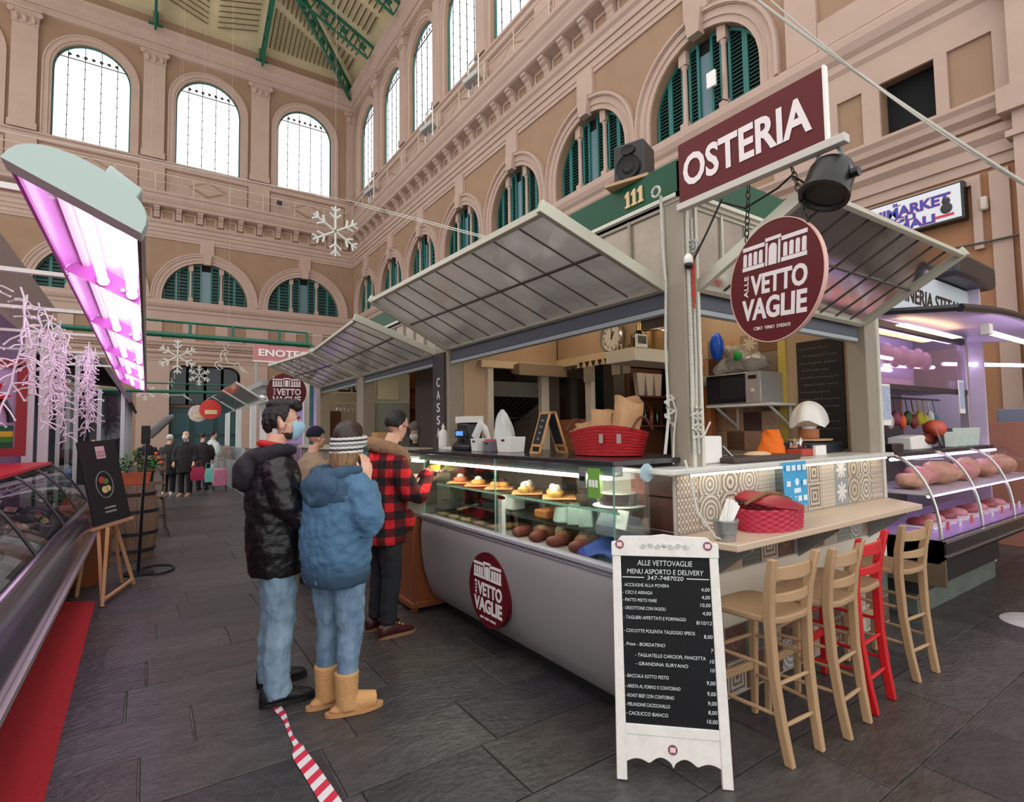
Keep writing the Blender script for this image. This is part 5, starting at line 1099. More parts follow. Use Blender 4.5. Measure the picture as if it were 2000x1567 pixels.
m.ell(bpt(0, L-.045, .018), .012, 8, 6); m.build('carved_scrolls', mat('carved_grey', (196, 192, 188), .7), sb)
m = MB(); m.prism([(-W/2+.045, .19), (W/2-.045, .19), (W/2-.045, .235), (-W/2+.045, .235)], bo, bu, up, -.012, .012); m.build('bottom_rail', m_ww, sb, bevel=.003)
sc_ = [(-.21, .075)]+[(x/100, .075+.028*sin(pi*abs(x)/10.5)*(1 if abs(x) < 11 else -.6) if abs(x) > .5 else .062) for x in range(-20, 21)]+[(.21, .075)]
m = MB(); m.prism([(W/2-.045, .19), (-W/2+.045, .19)]+sc_, bo, bu, up, -.01, .01); m.build('apron', m_ww, sb, bevel=.002)
m = MB(); m.prism([(-W/2+.04, .232), (W/2-.04, .232), (W/2-.04, L-.098), (-W/2+.04, L-.098)], bo, bu, up, -.006, .004); m.build('slate', mat('menu_board_slate', (13, 15, 19), .6, noise=.4, scale=5, spec=.25), sb)
m_st = mat('maroon_sticker', (128, 70, 84), .5); m_stp = mat('sticker_print', (226, 200, 204), .5)
for a, b in ((-W/2+.04, L-.045), (W/2-.05, L-.045), (0, .14)):
    m = MB(); m.lathe([(.001, 0), (.021, 0), (.021, .002), (.001, .002)], bpt(a, b, .019 if b > .5 else .011), 20, bn2); o = m.build('round_sticker', m_st, sb); m = MB(); q = bpt(a, b, .0215 if b > .5 else .0135)
    m.prism([(-.012, -.01), (.012, -.01), (.012, .01), (-.012, .01)], q, bu, up, 0, .0006); m.build('sticker_print', m_stp, o)
for s_ in (-1, 1): m = MB(); m.bar(bpt(s_*(W/2-.03), L-.04, -.02), bo+bu*s_*(W/2-.03)-bn*.5+Z_*.012, .02, .03); m.build('rear_leg', m_ww, sb)
m_chk = mat('chalk_white', (214, 218, 220), .9)
x0 = -W/2+.05; x1 = W/2-.05; top = L-.098
menu = [('ALLE VETTOVAGLIE', .0, -.045, .026, .26, 'C'), ('MENU ASPORTO E DELIVERY', .0, -.085, .024, .36, 'C'), ('347-7487020', .0, -.112, .02, .17, 'C')]
for s_, a, b, h, w, al in menu: text(s_, bpt(a, top+b, .004), bu, up, h, m_chk, sb, width=w, align=al, ext=.0006, name='chalk_line', shear=.1)
m = MB()
for a, b in ((x0, -.1), (.1, x1)): m.prism([(a, top-.104), (b, top-.104), (b, top-.1), (a, top-.1)], bo, bu, up, .004, .0052)
m.build('chalk_rule', m_chk, sb, kind='stuff')
rows = [('. ACCIUGHE ALLA POVERA', '4,00', .145, .22), ('- CECI E ARINGA', '4,00', .18, .14), ('- PIATTO MISTO MARE', '10,00', .215, .16), ('- ORZOTTONE CON FAGIOLI', '4,00', .252, .2), ('- TAGLIERI AFFETTATI E FORMAGGI', '8/10/12', .295, .29), ('- COCOTTE POLENTA TALEGGIO SPECK', '8,00', .355, .33), ('. Primi - BORDATINO', '7', .415, .19), ('- TAGLIATELLE CARCIOFI, PANCETTA', '10', .462, .32), ('- GRANDINA SURYANO', '10', .5, .24), ('- BACCALA SOTTO PESTO', '9,00', .555, .2), ('- ARISTA AL FORNO E CONTORNO', '9,00', .6, .25), ('- ROAST BEEF CON CONTORNO', '9,00', .64, .22), ('- MELANZANE CACIOCAVALLO', '8,00', .678, .2), ('- CACIUCCO BIANCO', '10,00', .716, .19), ('- CONTORNI', '', .835, .1)]
for k, (s_, pr_, dz, w) in enumerate(rows):
    a = x0+(.05 if k in (7, 8) else 0); text(s_, bpt(a, top-dz, .004), bu, up, .0155, m_chk, sb, width=w, ext=.0006, name='chalk_line', shear=.12)
    if pr_: text(pr_, bpt(x1, top-dz-.012, .004), bu, up, .017, m_chk, sb, align='R', ext=.0006, name='chalk_price', shear=.1)
# ================================================================ BUTCHER'S STALL ON THE RIGHT
m_uv = emat('violet_white_tube', (238, 215, 255), 6)
m_lil = mat('violet_lit_panel', (184, 168, 200), .45); m_dk = mat('charcoal_metal', (46, 46, 52), .4, .3)  # violet strip-light tint put into the colour of canopy, cabinet and far stall
m_vin = glassmat('curved_case_glass', (250, 246, 252), rough=.01, refl=.7)
bs = thing('butcher_stall', 'charcoal butcher stall with violet strip lights and a pale lettered sign above', 'market stall', (6.5, 2.4, 0))
for x in (5.34, 7.62): m = MB(); m.box((x, 2.1, 1.36), (x+.08, 2.18, 2.62)); m.build('post', mat('violet_lit_post', (180, 172, 190), .3, .5), bs, bevel=.005)  # white posts, with the violet light painted into their colour
m = MB(); m.box((5.3, 2.95, 0), (8.2, 3.0, 3.3)); m.build('back_wall', mat('dim_back_wall', (92, 84, 82), .7), bs)
m = MB(); m.box((5.3, 2.1, 0), (5.33, 3.0, 3.0)); m.build('side_wall', mat('lilac_side_wall', (190, 178, 196), .5), bs); m = MB(); m.box((8.2, 2.1, 0), (8.25, 3.0, 3.3)); m.build('side_wall', MATS['lilac_side_wall'], bs)
# glazed upper cabinet
m = MB(); m.box((5.42, 2.1, 1.93), (7.62, 2.16, 1.98)); m.box((5.42, 2.1, 2.5), (7.62, 2.16, 2.56)); m.build('cabinet_rail', m_dk, bs)
m = MB(); m.box((5.42, 2.6, 1.98), (7.62, 2.62, 2.6)); m.build('cabinet_back', m_lil, bs)
m = MB(); m.box((5.42, 2.16, 1.95), (7.62, 2.6, 1.97)); m.build('cabinet_floor', m_lil, bs)
m = MB(); m.box((5.42, 2.12, 1.98), (7.62, 2.125, 2.5)); m.build('cabinet_glass', m_vin, bs, smooth=0)
for x0, x1 in ((5.6, 6.3), (6.38, 7.55)):
    m = MB(); m.box((x0, 2.595, 1.99), (x1, 2.6, 2.13)); m.build('label_strip', mat('pink_label', (228, 196, 206), .6), bs)
for a, b in (((5.6, 2.2, 2.53), (7.5, 2.2, 2.53)), ((5.9, 2.3, 2.57), (7.6, 2.3, 2.57)), ((5.45, 2.5, 2.2), (6.7, 2.5, 2.2)), ((6.7, 2.55, 2.26), (7.6, 2.4, 2.27)), ((7.62, 2.3, 2.3), (9.4, 1.9, 2.34)), ((6.1, 1.52, 2.41), (7.4, 1.5, 2.4))):
    t = MB(); t.cyl(a, b, .022, n=10); t.build('strip_light', m_uv, bs)
for k in range(6): m = MB(); m.ell((6.25+.2*k, 2.36, 2.34-.03*(k % 2)), (.075, .06, .11), 10, 8); o = m.build('hanging_provola', mat('pale_pink_cheese', (214, 176, 190), .5)); tag(o, 'pale netted cheese hanging in the violet cabinet, %s from the left' % ('first', 'second', 'third', 'fourth', 'fifth', 'sixth')[k], 'cheese', 'netted cheeses in the violet cabinet')
# canopy
def can(a, b): return (5.2+3.1*a, 2.25-.8*b, 2.58+.07*sin(pi*min(1, a*1.05))*b**.5-.1*b+.06*a*b)
m = MB(); m.grid(lambda a, b: can(a, b), 24, 8); m.grid(lambda a, b: (can(1-a, b)[0], can(1-a, b)[1], can(1-a, b)[2]+.05), 24, 8); m.build('canopy', m_lil, bs)
m = MB(); pts = [V(can(i/23, 1))+V((0, 0, .025)) for i in range(24)]; m.tube(pts, .035, 6); m.build('canopy_edge', m_dk, bs)
for a in (0, 1): m = MB(); m.tube([V(can(a, i/8))+Z_*.025 for i in range(9)], .03, 6); m.build('canopy_side', m_dk, bs)
m = MB(); m.box((6.0, 1.48, 2.38), (6.1, 1.54, 2.47)); m.build('lamp_socket', m_white, bs)
m = MB(); m.box((5.6, 1.95, 2.5), (7.0, 2.03, 2.51)); m.build('warm_strip', emat('warm_strip', (255, 214, 150), 6), bs)
# sign
m = MB(); m.box((5.5, 2.2, 2.68), (8.3, 2.24, 3.2)); sgn = m.build('sign_panel', mat('pale_blue_sign', (188, 200, 204), .5), bs)
text('NORCINERIA STEFANIA', (5.62, 2.198, 2.86), X_, Z_, .17, m_black, bs, width=2.55, bold=.015, shear=.15)
m = MB(); m.box((7.2, 2.0, 3.22), (8.5, 2.5, 3.5)); m.build('roof_unit', m_dk, bs, bevel=.05)
for x, z0, w, h, nm in ((5.18, 1.6, .2, .36, 'price_list'), (7.28, 1.72, .16, .36, 'price_list')):
    m = MB(); m.box((x, 2.02 if x < 6 else 2.08, z0), (x+w, 2.03 if x < 6 else 2.09, z0+h)); o = m.build(nm, m_white); tag(o, 'white laminated price list on the %s post of the butcher stall' % ('left' if x < 6 else 'right'), 'notice'); m = MB(); m.box((x+.015, 2.016 if x < 6 else 2.076, z0+.05), (x+w-.015, 2.02 if x < 6 else 2.08, z0+h-.02)); m.build('print', mat('blue_print', (170, 182, 206), .6, noise=.3, scale=60), o)
# shelf with hanging goods inside
m = MB(); m.box((5.4, 2.85, 1.42), (8.1, 2.95, 1.46)); m.build('goods_shelf', m_dk, bs); m = MB(); m.box((5.4, 2.51, 1.89), (8.1, 2.53, 1.91)); m.build('goods_rack', m_dk, bs)
cols = [(24, 22, 24), (200, 190, 186), (150, 60, 90), (226, 90, 40), (60, 90, 40), (140, 40, 40), (206, 186, 40), (214, 196, 60), (220, 220, 210), (40, 110, 120)]
nm = ['black', 'white', 'purple', 'orange', 'green', 'dark red', 'yellow', 'pale yellow', 'cream', 'teal']
for k in range(10):
    x = 6.45+.16*k; m = MB(); m.ell((x, 2.5, 1.68-.04*(k % 2)), (.055, .04, .085), 10, 8); m.tube([(x, 2.5, 1.74), (x, 2.52, 1.9)], .006, 5); o = m.build('hanging_pouch', mat('pouch_'+nm[k].replace(' ', '_'), cols[k], .5)); tag(o, nm[k]+' pouch hanging on the rack inside the butcher stall', 'pouch', 'pouches on the butcher rack')
# refrigerated curved display
bd = thing('curved_display_case', 'curved glass meat display with violet light and black mosaic front', 'display case', (6.6, 1.95, 0))
x0, x1 = 5.27, 8.3
m = MB(); m.box((x0+.1, 1.9, 0), (7.4, 2.5, .2)); m.build('plinth', mat('green_grey_plinth', (88, 98, 90), .7, noise=.3, scale=6), bd)
m = MB(); m.box((x0+.03, 1.86, .2), (7.4, 2.5, .5)); m.build('lower_body', mat('black_ribbed', (36, 36, 40), .4), bd)
m = MB(); m.prism([(1.66, .52), (1.7, .48), (2.5, .48), (2.5, .66), (1.66, .66)], (x0, 0, 0), Y_, Z_, 0, x1-x0); m.build('deck', m_dk, bd)
m = MB(); m.box((x0, 1.645, .56), (x1, 1.66, .665)); m.build('mosaic_band', mat('black_mosaic', (40, 40, 44), .25, noise=.9, scale=70), bd)
m = MB(); m.box((x0, 1.635, .655), (x1, 1.665, .675)); m.box((x0, 1.635, .545), (x1, 1.665, .56)); m.build('chrome_strip', m_steel, bd)
m = MB(); m.box((x0, 1.66, .3), (x0+.03, 2.5, .66)); m.build('end_panel', mat('bronze_panel', (110, 98, 78), .35, .3), bd)
arc = [(1.68+.34*(1-cos(t))*1.0, .68+.66*sin(t)) for t in [pi/2*i/12 for i in range(13)]]
for a, b in ((x0+.02, 6.25), (6.28, 7.2), (7.23, x1)):
    m = MB(); m.grid(lambda u, v: (a+(b-a)*u, *[q for q in arc[int(round(v*12))]]), 2, 13); m.build('curved_glass', m_vin, bd)
for x in (x0+.01, 6.265, 7.215): m = MB(); m.tube([(x, y, z) for y, z in arc], .014, 6); m.build('glass_rib', m_steel, bd)
m = MB(); m.box((x0, 2.0, 1.325), (x1-.3, 2.3, 1.36)); m.build('top_shelf', m_dk, bd, bevel=.005)
m = MB(); m.box((x0+.02, 1.74, 1.02), (x1, 2.35, 1.04)); m.build('meat_shelf', mat('pale_tray', (196, 190, 200), .4), bd)
m = MB(); m.box((x0+.02, 1.7, .665), (x1, 2.45, .68)); m.build('meat_deck', mat('lilac_deck', (200, 170, 226), .3), bd)
for z, y in ((1.005, 1.78), (1.3, 2.04)): m = MB(); m.cyl((x0+.1, y, z), (x1-.1, y, z), .014, n=8); m.build('strip_light', m_uv, bd)
m_chk = mat('raw_poultry', (206, 160, 132), .5, noise=.3, scale=12); m_bf = mat('raw_beef', (150, 66, 66), .4, noise=.4, scale=14); m_pk = mat('raw_pork', (208, 144, 140), .45, noise=.3, scale=14)
for k in range(9):
    mt = (m_chk, m_pk, m_chk)[k % 3]; x = 5.55+.3*k; m = MB(); m.ell((x, 1.95+.05*(k % 2), 1.1), (.15, .13, .06+.02*(k % 3)), 14, 9); m.v = [(p[0]+.02*sin(p[1]*30+k), p[1]+.02*sin(p[0]*25), p[2]+.015*sin(p[0]*40+p[1]*30)) for p in m.v]; o = m.build('meat_joint', mt, smooth=70); o.location.z = 1.041
    tag(o, 'pink poultry piece on the upper meat shelf, %s from the left' % ('first', 'second', 'third', 'fourth', 'fifth', 'sixth', 'seventh', 'eighth', 'ninth')[k], 'meat', 'poultry on the upper shelf')
for k in range(8):
    mt = (m_bf, m_pk)[k % 2]; x = 5.8+.3*k; t = thing('meat_tray', 'tray of %s on the violet deck, %s from the left' % (('red beef', 'pink pork')[k % 2], ('first', 'second', 'third', 'fourth', 'fifth', 'sixth', 'seventh', 'eighth')[k]), 'tray', (x, 1.98, .681), 'meat trays on the violet deck')
    m = MB(); m.box((x-.12, 1.85, .681), (x+.12, 2.12, .7)); m.build('tray', m_white, t, bevel=.005); m = MB(); m.ell((x, 2.0, .72), (.1, .1, .05), 12, 8); m.build('meat', mt, t)
    m = MB(); m.box((x-.03, 1.79, .681), (x+.03, 1.795, .75)); m.build('price_tag', (emat('glowing_pink_tag', (255, 60, 110), .35), m_white, emat('glowing_orange_tag', (255, 120, 60), .35))[k % 3], t)  # pink and orange tags are given a faint glow of their own
for k, (x, w, h) in enumerate(((7.1, .2, .16), (7.36, .2, .2), (7.58, .2, .2), (7.78, .18, .2))):
    m = MB(); m.lathe([(w*.42, 0), (w*.55, h), (w*.5, h), (w*.38, .01)], (x, 2.15, 1.361), 4); o = m.build('clear_tub', m_tub, bevel=.01); tag(o, 'stack of clear plastic tubs on the meat case, %s from the left' % ('first', 'second', 'third', 'fourth')[k], 'tub', 'clear tubs on the meat case')
hm = thing('meat_slicer', 'white slicer with a ham end on the meat case', 'slicer', (6.5, 2.15, 1.361))
m = MB(); m.prism([(0, 0), (.5, 0), (.5, .08), (.3, .14), (0, .12)], (6.0, 2.2, 1.361), X_, Z_, -.1, .1); m.build('body', m_white, hm, bevel=.01)
m = MB(); m.ell((6.75, 2.15, 1.56), (.13, .1, .09), 14, 9); m.build('ham', mat('ham_skin', (196, 84, 64), .5), hm); m = MB(); m.ell((6.5, 2.15, 1.45), (.22, .09, .06), 12, 8); m.build('ham_base', mat('ham_dark', (120, 50, 44), .5), hm)
m = MB(); m.lathe([(.001, 0), (.12, .004), (.001, .012)], (6.5, 2.05, 1.5), 24, V((.3, -1, .3))); m.build('blade', m_steel, hm)
m = MB(); m.box((5.28, 1.98, 1.361), (5.5, 2.06, 1.44)); o = m.build('dark_holder', m_black, bevel=.01); tag(o, 'black holder at the left end of the meat case', 'holder')
# board and boxes against the wall
m = MB(); m.box((9.4, 1.7, .0), (9.43, 2.7, 1.62)); o = m.build('leaning_board', mat('pink_plywood', (168, 112, 96), .7, noise=.1), bevel=.004); tag(o, 'pink brown board standing beyond the meat case', 'board')
m = MB(); m.box((9.6, 1.95, 0), (9.95, 2.35, 1.8)); o = m.build('metal_locker', mat('blue_grey_locker', (120, 126, 144), .4), bevel=.01); tag(o, 'blue grey metal locker behind the pink board', 'locker'); m = MB(); m.box((9.59, 1.97, 1.5), (9.6, 2.33, 1.75)); m.build('locker_door', MATS['blue_grey_locker'], o)
# pet shop light box on the wall
px = thing('pet_shop_sign', 'white light box lettered IL MINIMARKET DEGLI ANIMALI on the hall wall', 'sign', (11.3, 3.6, 5.0))
XS = 11.2
m = MB(); m.box((XS, 2.98, 5.05), (XS+.2, 4.75, 5.68)); m.build('box', m_black, px); m = MB(); m.box((XS-.01, 3.02, 5.08), (XS, 4.72, 5.65)); m.build('panel', mat('sign_white', (226, 230, 236), .5), px)
m_bl = mat('sign_blue', (44, 64, 170), .5); m_rd = mat('sign_red', (206, 40, 70), .5)
for s_, y, z, h, w in (('IL', 4.0, 5.57, .055, .1), ('MINIMARKET', 4.62, 5.37, .18, 1.45), ('DEGLI', 4.3, 5.26, .1, .62), ('ANIMALI', 4.45, 5.1, .15, 1.05)):
    text(s_, (XS-.012, y+.0, z), -Y_, V((0, .0, 1)), h, m_rd, px, width=w+.02, bold=.05, ext=.002, name='red_outline'); text(s_, (XS-.016, y-.01, z), -Y_, Z_, h, m_bl, px, width=w, bold=.025, ext=.002)
m = MB(); m.ell((XS-.02, 3.22, 5.28), (.012, .085, .09), 14, 9); m.ell((XS-.02, 3.22, 5.4), (.012, .06, .055), 12, 8); m.prism([(0, 0), (.03, 0), (.015, .04)], (XS-.02, 3.27, 5.43), -Y_, Z_, 0, .01); m.prism([(0, 0), (.03, 0), (.015, .04)], (XS-.02, 3.2, 5.43), -Y_, Z_, 0, .01); m.build('cat_drawing', mat('cat_black', (50, 46, 48), .6), px); m = MB(); m.box((XS-.02, 3.12, 5.14), (XS-.01, 3.38, 5.18)); m.build('red_cushion', m_rd, px)
m = MB(); m.box((XS+.1, 2.72, 5.12), (XS+.22, 2.82, 5.35)); o = m.build('alarm_box', mat('alarm_beige', (196, 186, 170), .5), bevel=.03); tag(o, 'small beige alarm box beside the pet shop sign', 'alarm box')
for z, y0, y1 in ((6.3, .5, 6), (4.6, .5, 5)): m = MB(); m.tube([(11.38-.05*z/6, y, z+.02*sin(y*2)) for y in [y0+(y1-y0)*i/10 for i in range(11)]], .02, 6); o = m.build('conduit', m_rib); tag(o, 'thin grey conduit running along the hall wall %s the pet shop sign' % ('above' if z > 6 else 'below'), 'conduit')
# white access point on the nearest lunette
m = MB(); m.box((11.2, 7.55, 9.9), (11.28, 7.8, 10.3)); o = m.build('wifi_antenna', m_white, bevel=.02); tag(o, 'white antenna box in front of the nearest lunette window', 'antenna'); m = MB(); m.tube([(11.24, 7.65, 9.9), (11.24, 7.6, 9.6), (11.3, 7.3, 9.4)], .015); m.build('cable', m_black, o)
# drain cover on the right
dr = thing('drain_cover', 'pale oval worn cover on the dark floor at the right edge', 'drain cover', (5.9, 1.35, 0))
m = MB(); m.lathe([(.001, .004), (.3, .004), (.31, 0), (.3, -.01), (.001, -.01)], (5.95, 1.33, .001), 30, sx=.75, sy=.6); m.build('plate', mat('pale_concrete', (186, 180, 184), .8, noise=.2, scale=12), dr)
# ================================================================ LEFT SIDE OF THE AISLE
m_pt = emat('pink_white_tube', (255, 224, 255), 6)
m_refl = mat('pink_reflector', (238, 176, 240), .35); m_cap = mat('pale_aqua_cap', (178, 196, 192), .45); m_dkc = mat('smoky_acrylic', (84, 72, 82), .2)
LT = Matrix.Rotation(rad(25), 3, 'Y')       # trough opening turned towards the left-hand counter
def trough(ya, yb, lab, near=False):
    t = thing('light_trough', lab, 'light fitting', (-.23, (ya+yb)/2, 2.35), 'light troughs over the left counter')
    c = V((-.222, 0, 2.448)); W_ = .2
    def Q(a, b, y): v = LT@V((a, 0, b)); return (c.x+v.x, y, c.z+v.z)
    pro = [(-W_*cos(pi*i/18), .108*sin(pi*i/18)**.75) for i in range(19)]
    m = MB(); m.grid(lambda u, v: Q(*pro[int(round(u*18))], ya+(yb-ya)*v), 19, 2); m.build('reflector', m_refl, t, smooth=60)
    m = MB(); m.grid(lambda u, v: Q(pro[int(round(u*18))][0]*1.03, pro[int(round(u*18))][1]*1.06+.006, ya+(yb-ya)*v), 19, 2); m.build('outer_shell', m_dkc, t, smooth=60)
    for a in (-.02, .13):
        m = MB(); m.cyl(Q(a, .035, ya+.02), Q(a, .035, yb-.12), .024, n=12); m.build('tube', m_pt, t)
    m = MB(); P0 = [Q(a*.98, b*.97, yb-.1) for a, b in pro]; m.add(P0, [tuple(range(19))]); m.build('socket_plate', mat('pink_plate', (222, 130, 214), .4), t, smooth=0)
    for a in (-.02, .08, .13): m = MB(); m.cyl(Q(a, .035, yb-.13), Q(a, .035, yb-.1), .03 if a != .08 else .012, n=12); m.build('socket', mat('socket_pink', (236, 190, 226), .4), t)
    m = MB(); m.tube([Q(W_, 0, ya), Q(W_, 0, yb)], .012, 6); m.build('edge_rail', m_dkc, t)
    m = MB(); m.tube([Q(-W_, 0, ya), Q(-W_, 0, yb)], .012, 6); m.build('edge_rail', mat('violet_edge', (150, 40, 140), .4), t)
    if near:
        m = MB(); pol = [(a*1.07, b*1.3) for a, b in pro]; k = len(pol)
        vs = [Q(a, b-.012, ya-.02) for a, b in pol]+[Q(a, b+.02, ya-.06) for a, b in pol]+[Q(a*1.0, b*1.18+.045, ya+.1) for a, b in pol]
        m.add([Q(a, b-.012, ya-.05) for a, b in pol]+[Q(a, b*1.25-.012, ya+.06) for a, b in pol], [tuple(range(k-1, -1, -1)), tuple(range(k, 2*k))]+[(i, i+1, k+i+1, k+i) for i in range(k-1)]+[(k-1, 0, k, 2*k-1)])
        m.build('end_cap', m_cap, t, smooth=30)
        m = MB(); m.add([Q(a, b, y) for y in (ya-.02, ya+.1) for a, b in ((.02, .1), (.14, .08), (.14, .15), (.02, .17))], [(3, 2, 1, 0), (4, 5, 6, 7), (0, 1, 5, 4), (1, 2, 6, 5), (2, 3, 7, 6), (3, 0, 4, 7)]); m.build('cable_box', m_cap, t, bevel=.006)
    return t
segs = [2.42, 3.95, 5.6, 7.4, 9.3, 11.4]
for k in range(5): trough(segs[k], segs[k+1]-.02, ['pink lit trough light with a pale aqua end cap, nearest the camera', 'second pink lit trough light from the camera', 'third pink lit trough light from the camera', 'fourth pink lit trough light from the camera', 'farthest pink lit trough light over the aisle'][k], k == 0)
sup = thing('suspension_rail', 'white rail and struts holding the trough lights to the left stall', 'rail', (-.9, 5, 2.6))
for y in (2.8, 4.2, 5.4, 6.6, 8.0, 9.4): m = MB(); m.box((-1.75, y, 2.575), (-.28, y+.03, 2.6)); m.build('cross_bar', m_white, sup)
m = MB(); m.box((-.32, 2.5, 2.565), (-.29, 11.3, 2.585)); m.build('long_bar', m_white, sup)
for y in (3.0, 6.5, 9.5): m = MB(); m.box((-1.75, y, 0), (-1.7, y+.05, 2.6)); m.build('upright', m_white, sup)
# icicle lights
m_ice = mat('icicle_light_white', (232, 222, 228), .4)
rr = random.Random(21)
spots = []
for k in range(20):
    y = 3.45+k*.235; spots.append((-.62-.1*rr.random()-(.16 if y < 4.6 else 0)+(.13 if y > 6.8 else 0), y))
for k, (x, y) in enumerate(spots):
    m = MB(); n = 14; L = (.55+.35*rr.random())*(1.0 if y < 6.6 else 1.15); pts = []; px_, py_ = x, y
    for i in range(n+1):
        pts.append((px_, py_, 2.575-L*i/n)); px_ += rr.uniform(-.02, .02); py_ += rr.uniform(-.03, .03)
    m.tube(pts, .0065, 5)
    for i in range(1, n+1):
        for q in range(2 if y < 6.8 else 3):
            p = V(pts[i]); d = V((rr.uniform(-1, 1), rr.uniform(-1, 1), rr.uniform(-.9, .1))).normalized(); l = rr.uniform(.05, .13); m.tube([p, p+d*l*.6+Z_*.01, p+d*l], .005, 4)
            m.ell(p+d*l, .0075, 5, 4)
    o = m.build('icicle_light', m_ice); tag(o, 'string of white twig-like icicle lights over the left counter, %s from the camera' % ORD[k], 'string light', 'icicle lights over the left counter')
# left counter
lc = thing('fish_counter', 'long dark glass display counter with a red top on the left', 'display counter', (-1.0, 4.8, 0))
Ya, Yb = 1.6, 7.55
def prof(pts, nm, mt, d=None, sm=40):
    m = MB(); k = len(pts); m.add([(x, y, z) for y in (Ya, Yb) for x, z in pts], [(i, (i+1) % k, k+(i+1) % k, k+i) for i in range(k)]+[tuple(range(k-1, -1, -1)), tuple(range(k, 2*k))]); return m.build(nm, mt, lc, smooth=sm)
prof([(-.66, 0), (-.66, .5), (-1.7, .5), (-1.7, 0)], 'base', mat('black_base', (22, 20, 22), .4))
prof([(-.41, .575), (-.41, .605), (-.46, .61), (-.46, .57)], 'front_rail', mat('aluminium_rail', (186, 184, 180), .3, .6))
prof([(-.46, .57), (-.43, .62), (-.425, .72), (-.45, .82), (-.52, .89), (-.6, .9), (-.64, .86), (-.62, .5)], 'front_body', mat('dark_glossy_front', (70, 66, 74), .16, .2, noise=.3, scale=3), sm=60)
prof([(-.62, .5), (-.62, .86), (-1.7, .84), (-1.7, .5)], 'well', mat('ice_bed', (196, 200, 200), .5, noise=.25, scale=14))
prof([(-.84, 1.31), (-.84, 1.335), (-1.75, 1.345), (-1.75, 1.32)], 'red_top', mat('red_counter_top', (206, 24, 48), .4))
prof([(-.85, 1.25), (-.85, 1.31), (-1.0, 1.31), (-1.0, 1.25)], 'top_beam', mat('dark_top_beam', (56, 48, 50), .4))
m_lg = glassmat('smoky_front_glass', (215, 215, 215), rough=.02, refl=1.0)
ys = [1.6, 3.0, 4.3, 5.6, 6.6, 7.55]
for a, b in zip(ys, ys[1:]): m = MB(); m.grid(lambda u, v: (-.54-.3*v-.0*u, a+.012+(b-a-.024)*u, .9+.4*v+.05*sin(pi*v)), 2, 8); m.build('front_glass', m_lg, lc)
for y in ys[1:]: m = MB(); m.tube([(-.54-.3*v, y, .9+.4*v+.05*sin(pi*v)) for v in [i/7 for i in range(8)]], .012, 6); m.build('glass_strut', mat('dark_strut', (54, 52, 54), .4), lc)
m = MB(); m.box((-.46, Yb-.06, .6), (-.4, Yb, .8)); m.build('end_post', m_white, lc)
rr = random.Random(4)
for k in range(14):
    y = 3.3+k*.3; x = -.85-.25*(k % 2); m = MB(); R_ = Matrix.Rotation(rr.uniform(-.6, .6), 3, 'Z'); pts = [V((x, y, .885))+R_@V((t, 0, 0)) for t in (-.16, -.13, -.08, 0, .08, .12, .15)]; m.tube(pts, [.012, .03, .045, .05, .035, .016, .04], 10); o = m.build('fish', mat(('silver_fish', 'grey_fish', 'pale_fish')[k % 3], ((176, 184, 190), (120, 128, 130), (206, 196, 186))[k % 3], .3, .2), smooth=60)
    tag(o, '%s fish lying on the ice of the left counter, number %d from the near end' % (('silver', 'grey', 'pale')[k % 3], k+1), 'fish', 'fish on the left counter'); o['label'] = '%s fish on the ice of the left counter, %s from the near end' % (('silver', 'grey', 'pale')[k % 3], ('first', 'second', 'third', 'fourth', 'fifth', 'sixth', 'seventh', 'eighth', 'ninth', 'tenth', 'eleventh', 'twelfth', 'thirteenth', 'fourteenth')[k])
# carpet, stripe tape
m = MB(); m.prism([(-1.0, 1.6), (-.27, 1.6), (-.345, 3.2), (-.385, 6.66), (-.64, 6.84), (-1.0, 6.9)], (0, 0, .001), X_, Y_, 0, .006); o = m.build('red_carpet', mat('red_carpet', (176, 32, 40), .95, noise=.12, scale=30, bump=.4, bscale=150)); tag(o, 'red carpet strip along the foot of the left counter', 'carpet')
tp = thing('barrier_tape', 'red and white striped floor tape, partly peeled, in the middle of the aisle', 'tape', (.68, 2.9, 0))
pts = [(.7, 2.2, .075), (.69, 2.46, .075), (.672, 2.75, .07), (.655, 2.93, .066), (.668, 2.965, .06), (.665, 2.99, .03), (.66, 3.1, .02), (.668, 3.25, .022), (.672, 3.32, .03), (.665, 3.4, .04), (.655, 3.5, .045)]
import bisect
S = [0]
for p, q in zip(pts, pts[1:]): S.append(S[-1]+hypot(q[0]-p[0], q[1]-p[1]))
def tpt(s):
    i = min(len(pts)-2, max(0, bisect.bisect(S, s)-1)); f = (s-S[i])/(S[i+1]-S[i]); return [pts[i][j]*(1-f)+pts[i+1][j]*f for j in range(3)]
s = 0; k = 0; m_tr = mat('tape_red', (206, 44, 70), .45); m_tw = mat('tape_white', (226, 222, 224), .45)
while s < S[-1]-.02:
    e = min(S[-1], s+.05); m = MB()
    q = [(tpt(max(0, min(S[-1], x)))) for x in (s, e)]; sk = .03; vs = []
    for j in range(2):
        for (p, w) in ((q[0], -1), (q[1], -1), (q[1], 1), (q[0], 1)):
            vs.append((p[0]+w*p[2]/2, p[1]+(sk if w > 0 else -sk)*p[2]/.075, .001+.002*j))
    m.add(vs, [(3, 2, 1, 0), (4, 5, 6, 7), (0, 1, 5, 4), (1, 2, 6, 5), (2, 3, 7, 6), (3, 0, 4, 7)]); m.build('stripe', m_tr if k % 2 else m_tw, tp, smooth=0); s = e; k += 1
